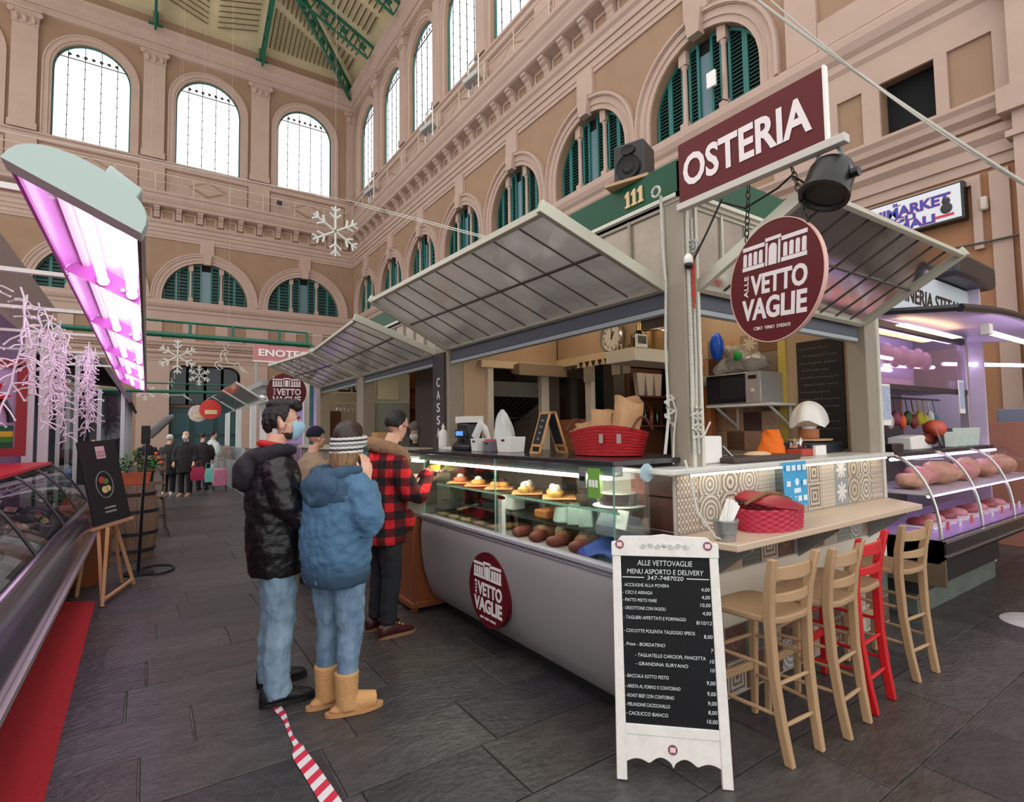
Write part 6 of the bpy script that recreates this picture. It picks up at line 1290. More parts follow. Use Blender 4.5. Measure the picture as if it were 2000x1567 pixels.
# easel with black poster
es = thing('easel_sign', 'wooden easel holding a black poster with a food picture and a small logo', 'easel', (-.3, 6.9, 0)); m_es = mat('easel_pine', (206, 156, 112), .6, noise=.1, scale=5)
for a, b in (((-.32, 6.44, 0), (-.46, 7.02, 1.56)), ((-.09, 7.2, 0), (-.28, 7.06, .75)), ((-.32, 6.44, 0), (-.3, 6.55, .72)), ((-.556, 7.0, 0), (-.44, 6.98, 1.0)), ((-.2, 7.35, 0), (-.3, 7.1, .8))):
    m = MB(); m.bar(a, b, .04, .03, X_); m.build('leg', m_es, es, bevel=.003)
m = MB(); m.bar((-.45, 6.58, .7), (-.12, 6.98, .74), .05, .025); m.build('ledge', m_es, es); m = MB(); m.bar((-.32, 6.46, .05), (-.1, 7.18, .06), .03, .02); m.build('stretcher', m_es, es)
A, B, C, D = V((-.41, 6.6, .73)), V((-.13, 6.92, .76)), V((-.21, 7.06, 1.55)), V((-.5, 6.74, 1.54))
bu_ = (B-A).normalized(); bv_ = (D-A).normalized(); bn_ = bu_.cross(bv_).normalized(); bv_ = bn_.cross(bu_); W_ = (B-A).length; H_ = (D-A).length
m = MB(); m.prism([(0, 0), (W_, 0), (W_, H_), (0, H_)], A, bu_, bv_, -.006, .006); m.build('poster', mat('black_poster', (34, 32, 34), .5), es, smooth=0)
m = MB(); m.prism([(W_*.42, H_*.78), (W_*.66, H_*.78), (W_*.66, H_*.93), (W_*.42, H_*.93)], A, bu_, bv_, .006, .008); m.build('logo_print', mat('poster_pink', (208, 168, 170), .6), es, smooth=0)
text('VETTO', A+bu_*W_*.54+bv_*H_*.84, bu_, bv_, .025, m_maroon, es, width=W_*.2, align='C', lift=.008, ext=.001); text('VAGLIE', A+bu_*W_*.54+bv_*H_*.8, bu_, bv_, .025, m_maroon, es, width=W_*.2, align='C', lift=.008, ext=.001)
m = MB(); m.tube([A+bu_*(W_*(.48+.22*cos(t)))+bv_*(H_*(.46+.16*sin(t)))+bn_*.007 for t in [2*pi*i/30 for i in range(30)]], .004, 5, closed=True); m.build('oval_outline', mat('poster_grey', (150, 146, 140), .6), es)
for c, r, mt in (((.42, .52), .035, mat('print_red', (176, 60, 54), .6)), ((.52, .5), .03, mat('print_green', (90, 120, 60), .6)), ((.46, .4), .035, mat('print_yellow', (206, 190, 130), .6)), ((.55, .41), .03, MATS['print_yellow'])):
    m = MB(); m.lathe([(.001, 0), (r, 0), (r, .002), (.001, .002)], A+bu_*W_*c[0]+bv_*H_*c[1]+bn_*.007, 16, bn_); m.build('food_print', mt, es)
for b_ in (.17, .12): m = MB(); m.prism([(W_*.35, H_*b_), (W_*.65, H_*b_), (W_*.65, H_*(b_+.02)), (W_*.35, H_*(b_+.02))], A, bu_, bv_, .006, .008); m.build('caption_print', MATS['poster_grey'], es, smooth=0)
# boom microphone on a stand
mk = thing('boom_stand', 'black floor stand with a tilted grey furry microphone beside the easel', 'microphone stand', (-.06, 7.7, 0))
m = MB(); m.tube([(-.06, 7.7, .02), (-.03, 7.72, .9), (.0, 7.75, 1.52)], [.02, .017, .012], 8); m.build('pole', m_black, mk)
m = MB(); m.lathe([(.16, 0), (.16, .015), (.03, .03), (.001, .03)], (-.06, 7.7, .001), 20); m.build('base', m_black, mk)
m = MB(); m.box((-.06, 7.68, 1.5), (.03, 7.76, 1.72)); m.build('clamp_box', m_rubber, mk, bevel=.01)
m = MB(); m.tube([(.02, 7.72, 1.58), (.08, 7.72, 1.66), (.2, 7.7, 1.8), (.26, 7.7, 1.84)], [.03, .045, .045, .02], 12); m.build('furry_cover', mat('grey_fur', (120, 124, 118), .95, bump=.8, bscale=80), mk)
m = MB(); m.tube([(-.06+.3*(1-cos(k*.35))*.6, 7.75+.25*sin(k*.35), .012) for k in range(26)], .012, 6); o = m.build('floor_cable', m_rubber); tag(o, 'loop of black cable on the floor beside the easel', 'cable')
# barrel table, crate, planter, iron stool
cr = thing('wooden_barrel', 'weathered wooden barrel table behind the microphone stand', 'barrel', (-.15, 8.75, 0)); m_br = mat('weathered_wood', (128, 104, 84), .7, noise=.3, scale=6, stretch=(1, 1, .2))
for k in range(16):
    a = 2*pi*k/16; m = MB(); rings = []
    for z, r in ((0, .24), (.3, .29), (.48, .3), (.66, .29), (.95, .24)):
        c = V((-.15, 8.75, z)); w = 2*pi*r/16*.49; t_ = V((-sin(a), cos(a), 0)); n_ = V((cos(a), sin(a), 0)); rings.append([c+n_*r-t_*w, c+n_*r+t_*w, c+n_*(r-.03)+t_*w, c+n_*(r-.03)-t_*w])
    m.loft(rings); m.build('stave', m_br, cr)
for z, r in ((.12, .268), (.34, .297), (.62, .297), (.84, .268)): m = MB(); m.lathe([(r, -.02), (r+.006, -.02), (r+.006, .02), (r, .02)], (-.15, 8.75, z), 24, cap=False); m.build('hoop', m_dk, cr)
m = MB(); m.lathe([(.001, .94), (.23, .94), (.23, .955), (.001, .955)], (-.15, 8.75, 0), 24); m.build('lid', m_br, cr)
m = MB(); m.lathe([(.2, 0), (.24, .3), (.24, .5), (.19, .8), (.001, .8)], (-.55, 7.55, 0), 18); o = m.build('wine_barrel', m_red); tag(o, 'reddish wooden tub behind the easel legs', 'tub')
pt = thing('planter', 'terracotta planter of leafy green herbs with orange flowers', 'planter', (-.1, 9.2, .96)); m_lf = mat('herb_leaf_green', (58, 116, 40), .6, noise=.4, scale=20); m_tc = mat('terracotta', (190, 96, 60), .8)
m = MB(); m.prism([(-.17, 0), (.17, 0), (.2, .16), (-.2, .16)], (-.14, 8.75, .956), X_, Z_, -.1, .1); m.build('trough', m_tc, pt, bevel=.008)
rr = random.Random(8); m = MB()
for k in range(420):
    a, b = rr.uniform(-.26, .26), rr.uniform(-.16, .16); z = 1.12+rr.uniform(0, .3)*(1-abs(a)/.4); d = V((rr.uniform(-1, 1), rr.uniform(-1, 1), rr.uniform(-.3, 1))).normalized(); u, w, _ = frame_of(d); c = V((-.12+a, 8.75+b, z)); L = rr.uniform(.035, .075)
    m.add([c, c+d*L*.5+u*L*.28, c+d*L, c+d*L*.5-u*L*.28], [(0, 1, 2, 3)])
m.build('leaves', m_lf, pt, smooth=0, kind='stuff')
for k in range(3): m = MB(); m.ell((.1+.03*k, 8.66-.05*k, 1.36-.06*k), .022, 8, 6); m.build('flower', mat('orange_flower', (236, 92, 40), .6), pt)
ist = thing('iron_stool', 'bistro stool with bent iron legs and a slatted seat beyond the barrel', 'stool', (.14, 10.4, 0)); m_ir = mat('rusty_brown_iron', (92, 70, 58), .5, .4)
for k in range(4):
    a = pi/4+k*pi/2; d = V((cos(a), sin(a), 0)); b0 = V((.14, 10.4, 0)); m = MB(); m.tube([b0+d*.26, b0+d*.19+Z_*.12, b0+d*.15+Z_*.4, b0+d*.13+Z_*.56, b0+d*.07+Z_*.62], .016, 7); m.build('leg', m_ir, ist)
m = MB(); m.tube([(.14+.15*cos(t), 10.4+.15*sin(t), .3) for t in [2*pi*i/20 for i in range(20)]], .01, 6, closed=True); m.build('ring', m_ir, ist); m = MB(); m.lathe([(.001, .62), (.16, .62), (.165, .63), (.16, .65), (.001, .65)], (.14, 10.4, 0), 24); m.build('seat', m_br, ist)
crt = thing('slatted_rack', 'slatted wooden rack standing behind the iron stool', 'rack', (.1, 11.2, 0))
for z in (.25, .5, .75, 1.0, 1.2): m = MB(); m.box((-.1, 11.2, z), (.28, 11.23, z+.06)); m.build('slat', m_br, crt)
for x in (-.1, .25): m = MB(); m.box((x, 11.23, 0), (x+.03, 11.28, 1.28)); m.build('post', m_br, crt)
# left stall shell behind the counter
ls_ = thing('left_stall', 'white framed stall on the left with lilac lit interior and red letters on its fascia', 'market stall', (-1.6, 6, 0))
for x, y in ((-1.15, 7.95), (-1.02, 7.95)): m = MB(); m.box((x, y, 0), (x+.09, y+.09, 2.75)); m.build('post', m_white, ls_, bevel=.006)
for x in (-.88, -.72): m = MB(); m.box((x, 8.1, 0), (x+.04, 8.14, 2.6)); m.build('mullion', mat('steel_mullion', (180, 186, 184), .3, .4), ls_)
m = MB(); m.box((-.86, 8.12, .3), (-.72, 8.125, 2.4)); m.build('side_pane', m_lg, ls_, smooth=0)
m = MB(); m.box((-3.0, 8.2, 0), (-1.15, 8.25, 3.2)); m.build('end_partition', mat('lilac_lit_wall', (176, 150, 184), .6), ls_)  # lilac light of the interior painted into the partition colour
m = MB(); m.box((-2.2, 2.0, 0), (-2.15, 8.2, 2.8)); m.build('back_partition', MATS['lilac_lit_wall'], ls_)
f_ = MB(); f_.prism([(-1.15, 2.75), (-.95, 3.15), (-1.0, 3.17), (-1.2, 2.78)], (0, 2.2, 0), X_, Z_, -6.2, 0); fa = f_.build('fascia', mat('fascia_offwhite', (190, 180, 172), .6), ls_, smooth=0)
text('Salumi', (-1.13, 5.7, 2.84), -Y_, V((.45, 0, .9)), .2, mat('fascia_red', (206, 40, 36), .5), ls_, width=1.9, bold=.02, ext=.004, lift=.01)
m = MB(); m.box((-2.2, 2.2, 3.16), (-.98, 8.4, 3.2)); m.build('roof_edge', mat('dark_roof_edge', (58, 54, 54), .6), ls_)
wn = thing('shop_window', 'red framed arched window with poinsettia and striped cloth on the left partition', 'shop window', (-1.2, 6.9, 1.4)); m_rf = mat('red_window_frame', (150, 36, 40), .5)
for a, b in (((-1.5, 7.0, 1.42), (-.98, 7.03, 1.5)), ((-1.06, 7.0, 1.5), (-.98, 7.03, 2.3)), ((-1.5, 7.0, 2.28), (-.98, 7.03, 2.36))): m = MB(); m.box(a, b); m.build('frame', m_rf, wn)
m = MB(); m.box((-1.5, 7.05, 1.5), (-1.06, 7.06, 2.28)); m.build('pane_back', mat('painted_lilac_glow', (206, 176, 220), .5), wn)  # flat panel whose lilac imitates the lit interior behind the window
m = MB(); m.tube([(-1.5+.4*sin(t), 7.02, 1.75+.42*cos(t)) for t in [pi/2*i/10 for i in range(11)]], .025, 6); m.build('arch_trim', m_dk, wn)
for k, c in enumerate(((24, 84, 60), (60, 132, 44), (216, 186, 40), (24, 90, 66))): m = MB(); m.box((-1.5, 7.03, 1.5+.055*k), (-1.08, 7.045, 1.553+.055*k)); m.build('stripe', mat('stripe_%d' % k, c, .6), wn)
for k in range(7):
    a = 2*pi*k/7; m = MB(); c = V((-1.25, 6.99, 2.0)); d = V((cos(a), -.2, sin(a))); u, w, _ = frame_of(d); m.add([c, c+d*.09+w*.03, c+d*.17, c+d*.09-w*.03], [(0, 1, 2, 3)]); m.build('petal', mat('poinsettia_red', (216, 30, 40), .6), wn, smooth=0)
sd = thing('santa_doll', 'red and white plush doll sitting on the red counter top', 'plush doll', (-1.2, 5.6, 1.345)); m_fl = mat('white_fleece', (232, 220, 226), .95, bump=.6, bscale=60)
m = MB(); m.ell((-1.25, 5.6, 1.45), (.14, .16, .12), 14, 9); m.build('body', mat('red_felt', (200, 30, 44), .9), sd); m = MB(); m.ell((-1.15, 5.62, 1.5), (.09, .12, .13), 12, 8); m.build('beard', m_fl, sd); m = MB(); m.ell((-1.24, 5.6, 1.66), (.08, .09, .09), 12, 8); m.build('head', mat('doll_skin', (226, 180, 170), .7), sd); m = MB(); m.ell((-1.26, 5.6, 1.73), (.09, .1, .07), 12, 8); m.build('hat', m_fl, sd)
# farther left stall
l2 = thing('left_stall', 'dark awninged stall with glass front farther down the left side', 'market stall', (-.8, 12, 0))
m = MB(); m.prism([(-1.6, 2.9), (-.55, 2.75), (-.2, 2.12), (-.24, 2.1), (-.6, 2.7), (-1.6, 2.8)], (0, 9.9, 0), X_, Z_, -5, 0); m.build('awning', mat('brown_grey_awning', (92, 84, 84), .7), l2, smooth=0)
m = MB(); m.box((-1.6, 9.95, 0), (-1.55, 15, 2.8)); m.box((-1.6, 15, 0), (-.3, 15.05, 2.6)); m.build('wall', mat('teal_grey_wall', (92, 110, 112), .6), l2)
for x in (-.98, -.62, -.34): m = MB(); m.box((x, 10.0, 0), (x+.05, 10.05, 2.3)); m.build('mullion', MATS['steel_mullion'], l2)
for y in (11.5, 13, 14.9): m = MB(); m.box((-.34, y, 0), (-.29, y+.05, 2.3)); m.build('mullion', MATS['steel_mullion'], l2)
for x0, x1 in ((-.93, -.62), (-.57, -.34)): m = MB(); m.box((x0, 10.02, .9), (x1, 10.03, 2.2)); m.build('pane', m_lg, l2, smooth=0)
m = MB(); m.box((-.98, 10.0, 0), (-.3, 10.06, .9)); m.box((-.35, 10.0, 0), (-.3, 15, .9)); m.build('dado', mat('grey_dado', (120, 116, 112), .6), l2)
m = MB(); m.box((-.6, 10.3, .9), (-.5, 10.36, 1.25)); o = m.build('red_tin', mat('red_tin', (200, 50, 40), .5)); tag(o, 'red tin standing in the window of the far left stall', 'tin')
m = MB(); m.box((-.97, 9.93, .95), (-.9, 9.99, 1.15)); o = m.build('blue_tin', mat('blue_tin', (60, 130, 190), .5)); tag(o, 'blue tin on the sill of the far left stall', 'tin')
# lilac light spilling on the aisle comes from real tubes of the stall opposite (see aisle stalls)
# ================================================================ INSIDE THE FARTHER BAYS
m_pale = mat('pale_fridge', (206, 204, 184), .35); 
bi = thing('bay_fittings', 'beige partitions and red valance inside the till bay behind the plaid man', 'partition', (3.4, 8.2, 0))
m = MB(); m.box((2.78, 8.3, 0), (5.0, 8.34, 2.96)); m.build('partition', mat('beige_partition', (190, 178, 156), .6), bi)
m = MB(); m.box((3.42, 8.2, 1.0), (3.5, 8.28, 2.9)); m.build('white_upright', m_white, bi); m = MB(); m.box((3.2, 8.22, 2.62), (5.0, 8.26, 2.68)); m.build('white_rail', m_white, bi)
m = MB(); m.box((3.45, 8.2, 2.68), (5.0, 8.24, 2.96)); m.build('red_valance', mat('red_valance', (206, 30, 34), .6), bi)
m = MB(); m.box((4.6, 5.3, 0), (4.64, 10.6, 2.96)); m.build('partition', MATS['beige_partition'], bi); m = MB(); m.box((2.78, 10.7, 0), (4.6, 10.74, 2.96)); m.build('partition', MATS['beige_partition'], bi)
fz = thing('fridge', 'pale steel fridge with a glossy door in the till bay', 'fridge', (3.1, 8.1, 0)); m = MB(); m.box((2.82, 7.85, 0), (3.4, 8.28, 2.5)); m.build('body', m_pale, fz, bevel=.01); m = MB(); m.box((2.84, 7.83, 1.3), (3.38, 7.85, 2.05)); m.build('door', mat('satin_door', (186, 188, 176), .12, .3), fz); m = MB(); m.box((2.86, 7.82, 2.1), (3.2, 7.84, 2.4)); m.build('notice', mat('cream_notice', (214, 206, 178), .6), fz)
ws = thing('bottle_shelf', 'wooden wall shelf with red and amber bottles beside the CASSA board', 'shelf', (3.85, 8.1, 1.5)); m_ow = mat('orange_brown_wood', (150, 92, 50), .6)
for z in (1.62, 1.95, 2.28): m = MB(); m.box((3.55, 8.0, z), (4.2, 8.2, z+.025)); m.build('shelf_board', m_ow, ws)
m = MB(); m.box((3.55, 8.2, 1.5), (4.2, 8.22, 2.6)); m.build('back_board', m_ow, ws)
bc_ = [(150, 30, 30), (176, 100, 40), (206, 150, 80), (120, 24, 28), (190, 60, 40), (160, 110, 60)]; bn_ = ['dark red', 'amber', 'pale amber', 'crimson', 'orange red', 'honey']
for r, z in enumerate((1.646, 2.306)):
    for k in range(6): bottle(3.62+k*.1, 8.08, z, .24+.02*((k+r) % 2), .035, mat('bottle_'+bn_[k].replace(' ', '_'), bc_[k], .2), .012, '%s bottle on the %s board of the wooden wall shelf' % (bn_[k], ('lower', 'upper')[r]), 'bottles on the wooden wall shelf')
m = MB(); m.box((3.68, 7.98, 1.976), (4.0, 8.12, 2.1)); o = m.build('radio', mat('radio_cream', (206, 200, 176), .5), bevel=.01); tag(o, 'cream radio on the middle board of the wooden wall shelf', 'radio'); m = MB(); m.box((3.9, 7.975, 1.99), (4.0, 7.98, 2.09)); m.build('speaker_grille', m_black, o)
gr = thing('glass_rack', 'overhead rack of hanging wine glasses in the farthest bay', 'glass rack', (3.2, 10.4, 2.2))
for z in (2.36, 2.16): m = MB(); m.box((2.95, 10.3, z), (3.55, 10.36, z+.02)); m.build('rail', mat('bright_rail', (236, 232, 220), .3, .6), gr)
m_wg = glassmat('wine_glass', (245, 246, 246), haze=.2, hcol=(230, 230, 226), rough=.02, refl=1.5)
for k in range(8): m = MB(); x = 2.99+k*.072; m.lathe([(.028, 0), (.028, -.004), (.004, -.008), (.004, -.07), (.022, -.09), (.03, -.12), (.026, -.16)], (x, 10.33, 2.16), 10, cap=False); m.build('wine_glass', m_wg, gr)
m = MB(); m.box((2.8, 10.2, .9), (3.02, 10.5, 2.05)); m.box((2.8, 10.15, 1.5), (3.2, 10.5, 1.62)); o = m.build('brown_cabinet', mat('brown_leather', (88, 52, 36), .4)); tag(o, 'brown cabinet in the farthest bay left of the wine glasses', 'cabinet'); o.location.z = 0; o.scale.z = 1.75
for k, (x, lab) in enumerate(((3.1, 'framed black and white photograph, left one above the wine glasses'), (3.38, 'framed black and white photograph, right one above the wine glasses'))): m = MB(); m.box((x, 10.6, 2.42), (x+.22, 10.63, 2.68)); o = m.build('framed_photograph', m_black); tag(o, lab, 'picture'); m = MB(); m.box((x+.03, 10.595, 2.45), (x+.19, 10.6, 2.65)); m.build('print', mat('bw_photo', (190, 190, 180), .5, noise=.8, scale=12), o)
m = MB(); m.box((2.2, 5.4, 1.36), (2.95, 10.0, 1.4)); o = m.build('far_counter_top', mat('far_counter_top', (196, 186, 170), .4)); tag(o, 'pale counter top running on past the till', 'counter'); m = MB(); m.box((2.25, 5.45, 0), (2.9, 9.95, 1.36)); m.build('counter_body', mat('far_counter_front', (140, 128, 116), .5), o)
m = MB(); m.box((2.3, 6.3, 1.401), (2.55, 6.5, 1.6)); o = m.build('wooden_box', m_oak, bevel=.005); tag(o, 'small wooden box on the pale counter behind the navy beanie', 'box')
# ================================================================ AISLE STALLS BEYOND
vs_ = thing('violet_stall', 'stall glowing with violet strip lights beyond the round maroon sign', 'market stall', (3.2, 12, 0))
m = MB(); m.box((4.0, 10.9, 0), (4.05, 14, 3)); m.box((2.5, 14, 0), (4.05, 14.05, 3)); m.build('wall', m_lil, vs_); m = MB(); m.box((2.4, 10.85, 2.8), (4.05, 14.05, 2.9)); m.build('roof', m_dk, vs_)
for x, y in ((2.5, 10.85), (2.5, 13.9)): m = MB(); m.box((x, y, 0), (x+.1, y+.1, 2.8)); m.build('post', m_white, vs_)
for z in (1.5, 1.9, 2.35, 2.7): m = MB(); m.cyl((2.9, 11.0, z), (3.9, 13.9, z), .02, n=8); m.build('strip_light', m_uv, vs_)
m = MB(); m.box((2.45, 10.95, 0), (3.0, 13.95, 1.0)); m.build('counter', mat('pink_counter', (190, 140, 190), .4), vs_)
m = MB(); m.box((2.45, 10.95, 1.0), (2.46, 13.95, 1.4)); m.build('counter_glass', m_vin, vs_, smooth=0)
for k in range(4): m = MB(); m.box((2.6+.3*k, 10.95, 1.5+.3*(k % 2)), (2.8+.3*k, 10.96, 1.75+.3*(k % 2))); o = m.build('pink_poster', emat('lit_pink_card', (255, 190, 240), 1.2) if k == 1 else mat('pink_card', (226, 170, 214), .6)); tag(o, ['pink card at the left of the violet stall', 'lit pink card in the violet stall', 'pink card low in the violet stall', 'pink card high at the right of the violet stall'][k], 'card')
fs = thing('white_stall', 'white and steel stall with glazed counter farther down the aisle', 'market stall', (3, 19, 0))
for y in (14.4, 17, 20, 23): m = MB(); m.box((2.45, y, 0), (2.6, y+.15, 2.75)); m.build('post', m_white, fs)
m = MB(); m.box((3.8, 14.3, 0), (3.85, 24, 3)); m.build('wall', m_white, fs); m = MB(); m.box((2.3, 14.3, 2.8), (4.6, 24, 2.92)); m.build('roof', mat('grey_roof', (150, 150, 148), .5), fs)
for ya, yb in ((14.5, 17), (17.2, 20), (20.2, 23.4)):
    m = MB(); m.add([(2.45, ya, 2.4), (2.45, yb, 2.4), (1.75, yb, 2.85), (1.75, ya, 2.85), (2.45, ya, 2.43), (2.45, yb, 2.43), (1.75, yb, 2.88), (1.75, ya, 2.88)], [(3, 2, 1, 0), (4, 5, 6, 7), (0, 1, 5, 4), (1, 2, 6, 5), (2, 3, 7, 6), (3, 0, 4, 7)]); m.build('awning_flap', m_poly, fs, smooth=0); m = MB(); m.bar((2.45, ya, 2.4), (1.75, ya, 2.87), .04, .05); m.build('awning_arm', m_frame, fs)
for y in (15.5, 18.5, 21.5): m = MB(); m.cyl((3.0, y, 2.7), (3.0, y+1.2, 2.7), .03, n=8); m.build('strip_light', emat('cool_tube', (240, 245, 255), 12), fs)
m = MB(); m.box((2.1, 14.5, 0), (2.9, 23.5, .85)); m.build('counter', mat('steel_counter', (150, 154, 154), .35, .4), fs); m = MB(); m.box((2.12, 14.5, .85), (2.13, 23.5, 1.25)); m.build('counter_glass', m_vin, fs, smooth=0)
rr = random.Random(17); wcol = [('teal', (70, 130, 126)), ('pale green', (150, 176, 160)), ('white', (216, 220, 214)), ('grey', (130, 140, 140))]
for k in range(16):
    n_, c_ = wcol[k % 4]; y = 14.8+k*.52; m = MB(); m.box((2.2, y-.2, .86), (2.7, y+.2, 1.0+.08*(k % 3))); o = m.build('produce_crate', mat('crate_'+n_.replace(' ', '_'), c_, .5, noise=.4, scale=10), bevel=.02); tag(o, n_+' crate of goods in the white stall, %s along the aisle' % ('first', 'second', 'third', 'fourth', 'fifth', 'sixth', 'seventh', 'eighth', 'ninth', 'tenth', 'eleventh', 'twelfth', 'thirteenth', 'fourteenth', 'fifteenth', 'sixteenth')[k], 'crate', 'crates in the white stall')
for (x, y, z, r, c, n_, lab) in ((1.6, 19, 2.39, .3, (206, 52, 44), 'red', 'red round hanging sign with a cheese picture'), (1.28, 19.2, 2.27, .26, (206, 190, 186), 'pale', 'pale round hanging sign behind the red one')):
    t = thing('round_shop_sign', lab, 'sign', (x, y, z-r)); m = MB(); m.lathe([(.001, -.02), (r, -.02), (r, .02), (.001, .02)], (x, y, z), 30, -Y_); m.build('disc', mat('shop_sign_'+n_, c, .5, noise=.5 if n_ == 'pale' else 0, scale=9), t)
    m = MB(); m.box((x-r*.5, y-.03, z-r*.5), (x+r*.6, y-.02, z-.02)); m.build('picture', mat('sign_cream', (226, 200, 150), .6), t); m = MB(); m.tube([(x, y, z+r), (x+.1, y, 2.6), (2.3, y, 2.8)], .012, 5); m.build('hanger', m_chain, t)
# ENOTECA banner
en = thing('wine_shop_banner', 'dusty pink ENOTECA banner above the far awnings', 'banner', (3.2, 16, 3.6)); m = MB(); m.box((2.35, 16, 3.62), (4.6, 16.05, 4.05)); m.build('panel', mat('dusty_pink_banner', (190, 122, 126), .6), en); m = MB(); m.box((2.35, 15.99, 3.59), (4.6, 16.06, 3.62)); m.build('lower_trim', m_white, en); text('ENOTECA', (2.48, 15.99, 3.76), X_, Z_, .19, m_white, en, width=1.55, bold=.03); 
for x in (2.4, 4.5): m = MB(); m.box((x, 16.02, 2.9), (x+.05, 16.07, 3.62)); m.build('support', m_grey, en)
# green truss beams across the aisle
for k, (y, xa, xb, z) in enumerate(((13, -1.7, 3.15, 3.67), (22, -1.7, 2.8, 3.12))):
    t = thing('green_gantry', ('nearer green pipe gantry spanning the aisle', 'farther green pipe gantry spanning the aisle')[k], 'gantry', (1, y, z))
    m = MB(); m.cyl((xa, y, z), (xb, y, z), .055, n=12); m.build('main_pipe', m_green, t); m = MB(); m.cyl((xa, y, z+.28), (xb-.1, y, z+.28), .025, n=8); m.build('top_rail', m_green, t)
    for x in (.7, 1.5, 2.45, xb-.1): m = MB(); m.box((x-.03, y-.02, z), (x+.03, y+.02, z+.28)); m.build('upright', m_green, t)
    for x in (xa, xb): m = MB(); m.box((x-.05, y-.05, 0), (x+.05, y+.05, z)); m.build('leg', m_green, t)
# hanging light figures
def snow(c, R, lab, w=.016, rz=0):
    t = thing('snowflake_light', lab, 'decoration', c, 'snowflake light figures'); c = V(c); ux = V((cos(rz), sin(rz), 0)); m_s = mat('unlit_light_tube', (206, 206, 198), .4)
    for k in range(6):
        a = pi/2+k*pi/3; d = ux*cos(a)+Z_*sin(a); m = MB(); m.tube([c+d*.03, c+d*R], w, 6)
        for f_, l in ((.5, .3), (.78, .24)):
            for s_ in (-1, 1): e = ux*cos(a+s_*.85)+Z_*sin(a+s_*.85); m.tube([c+d*R*f_, c+d*R*f_+e*R*l], w, 6)
        m.build('arm', m_s, t)
    m = MB(); m.tube([c+Z_*R, V((c.x, c.y, 26))], .0015, 4); m.build('hanger', m_rope, t); return t
snow((2.56, 9, 5.0), .43, 'large snowflake light figure hanging above the long awning', .02, .1)
snow((.75, 20, 4.1), .55, 'middling snowflake light figure hanging by the green gantry', .025); snow((1.42, 21, 3.62), .34, 'small snowflake light figure before the dark far arch', .02); snow((-.1, 26, 3.35), .35, 'tiny snowflake light figure far down the aisle', .02)
def reindeer(o, s, lab):
    t = thing('reindeer_light', lab, 'decoration', o, 'reindeer light figures'); o = V(o); P_ = [(-.5, .1), (-.3, .0), (.3, .02), (.55, -.2), (.75, -.28), (.5, -.08), (.36, .08), (.3, .25), (.2, .12), (-.1, .2), (-.2, .45), (-.25, .62), (-.05, .68), (-.2, .75), (-.32, .7), (-.4, .5), (-.36, .25), (-.55, .2), (-.62, .05), (-.45, -.14), (-.3, -.1), (-.5, .1)]
    m = MB(); m.tube([o+X_*(a*s)+Z_*(b*s) for a, b in P_], .016, 6); m.build('outline', MATS['unlit_light_tube'], t); m = MB(); m.tube([o+X_*(-.2*s)+Z_*(.75*s), o+X_*(-.28*s)+Z_*(.95*s), o+X_*(-.1*s)+Z_*(.9*s), o+X_*(-.1*s)+Z_*1.0, V((o.x-.1*s, o.y, 26))], [.012, .012, .012, .002, .001], 4); m.build('antler', MATS['unlit_light_tube'], t)
reindeer((2.25, 20, 3.85), .75, 'leaping reindeer light figure near the ENOTECA banner'); reindeer((.95, 26, 3.25), .75, 'small reindeer light figure far down the aisle')
# cables across the hall
def cable(pts, lab, r=.012, mt=m_rope, sag=0):
    m = MB(); a, b = V(pts[0]), V(pts[-1]); n = 20; q = [a.lerp(b, i/n)-Z_*(sag*4*(i/n)*(1-i/n)) for i in range(n+1)]; m.tube(q, r, 6); o = m.build('overhead_cable', mt); tag(o, lab, 'cable', 'overhead cables')
cable(((11.2, 1.9, 4.9), (8.0, 4.66, 8.6)), 'thick white cable slanting down to the hall wall at upper right', .022, sag=.1); cable(((11.2, 2.0, 5.0), (8.0, 4.5, 8.55)), 'thin white cable beside the thick one at upper right', .012, sag=.2)
cable(((6.0, 18.6, 9.83), (6.0, 4.0, 3.21)), 'pale overhead cable from the far corner to the long awning', .014); cable(((6.0, 18.6, 9.75), (5.6, 4.0, 3.21)), 'second pale overhead cable just below the first', .012)
cable(((-6, 20, 10.1), (6.0, 18.6, 9.83)), 'long pale cable crossing the hall below the far windows', .014); cable(((-11, 26, 6.5), (11.4, 23, 5.6)), 'thin wire crossing in front of the end wall lunettes', .012)
cable(((0.2, 20, 4.75), (2.6, 20, 4.68)), 'wire holding the snowflake and reindeer figures', .012)
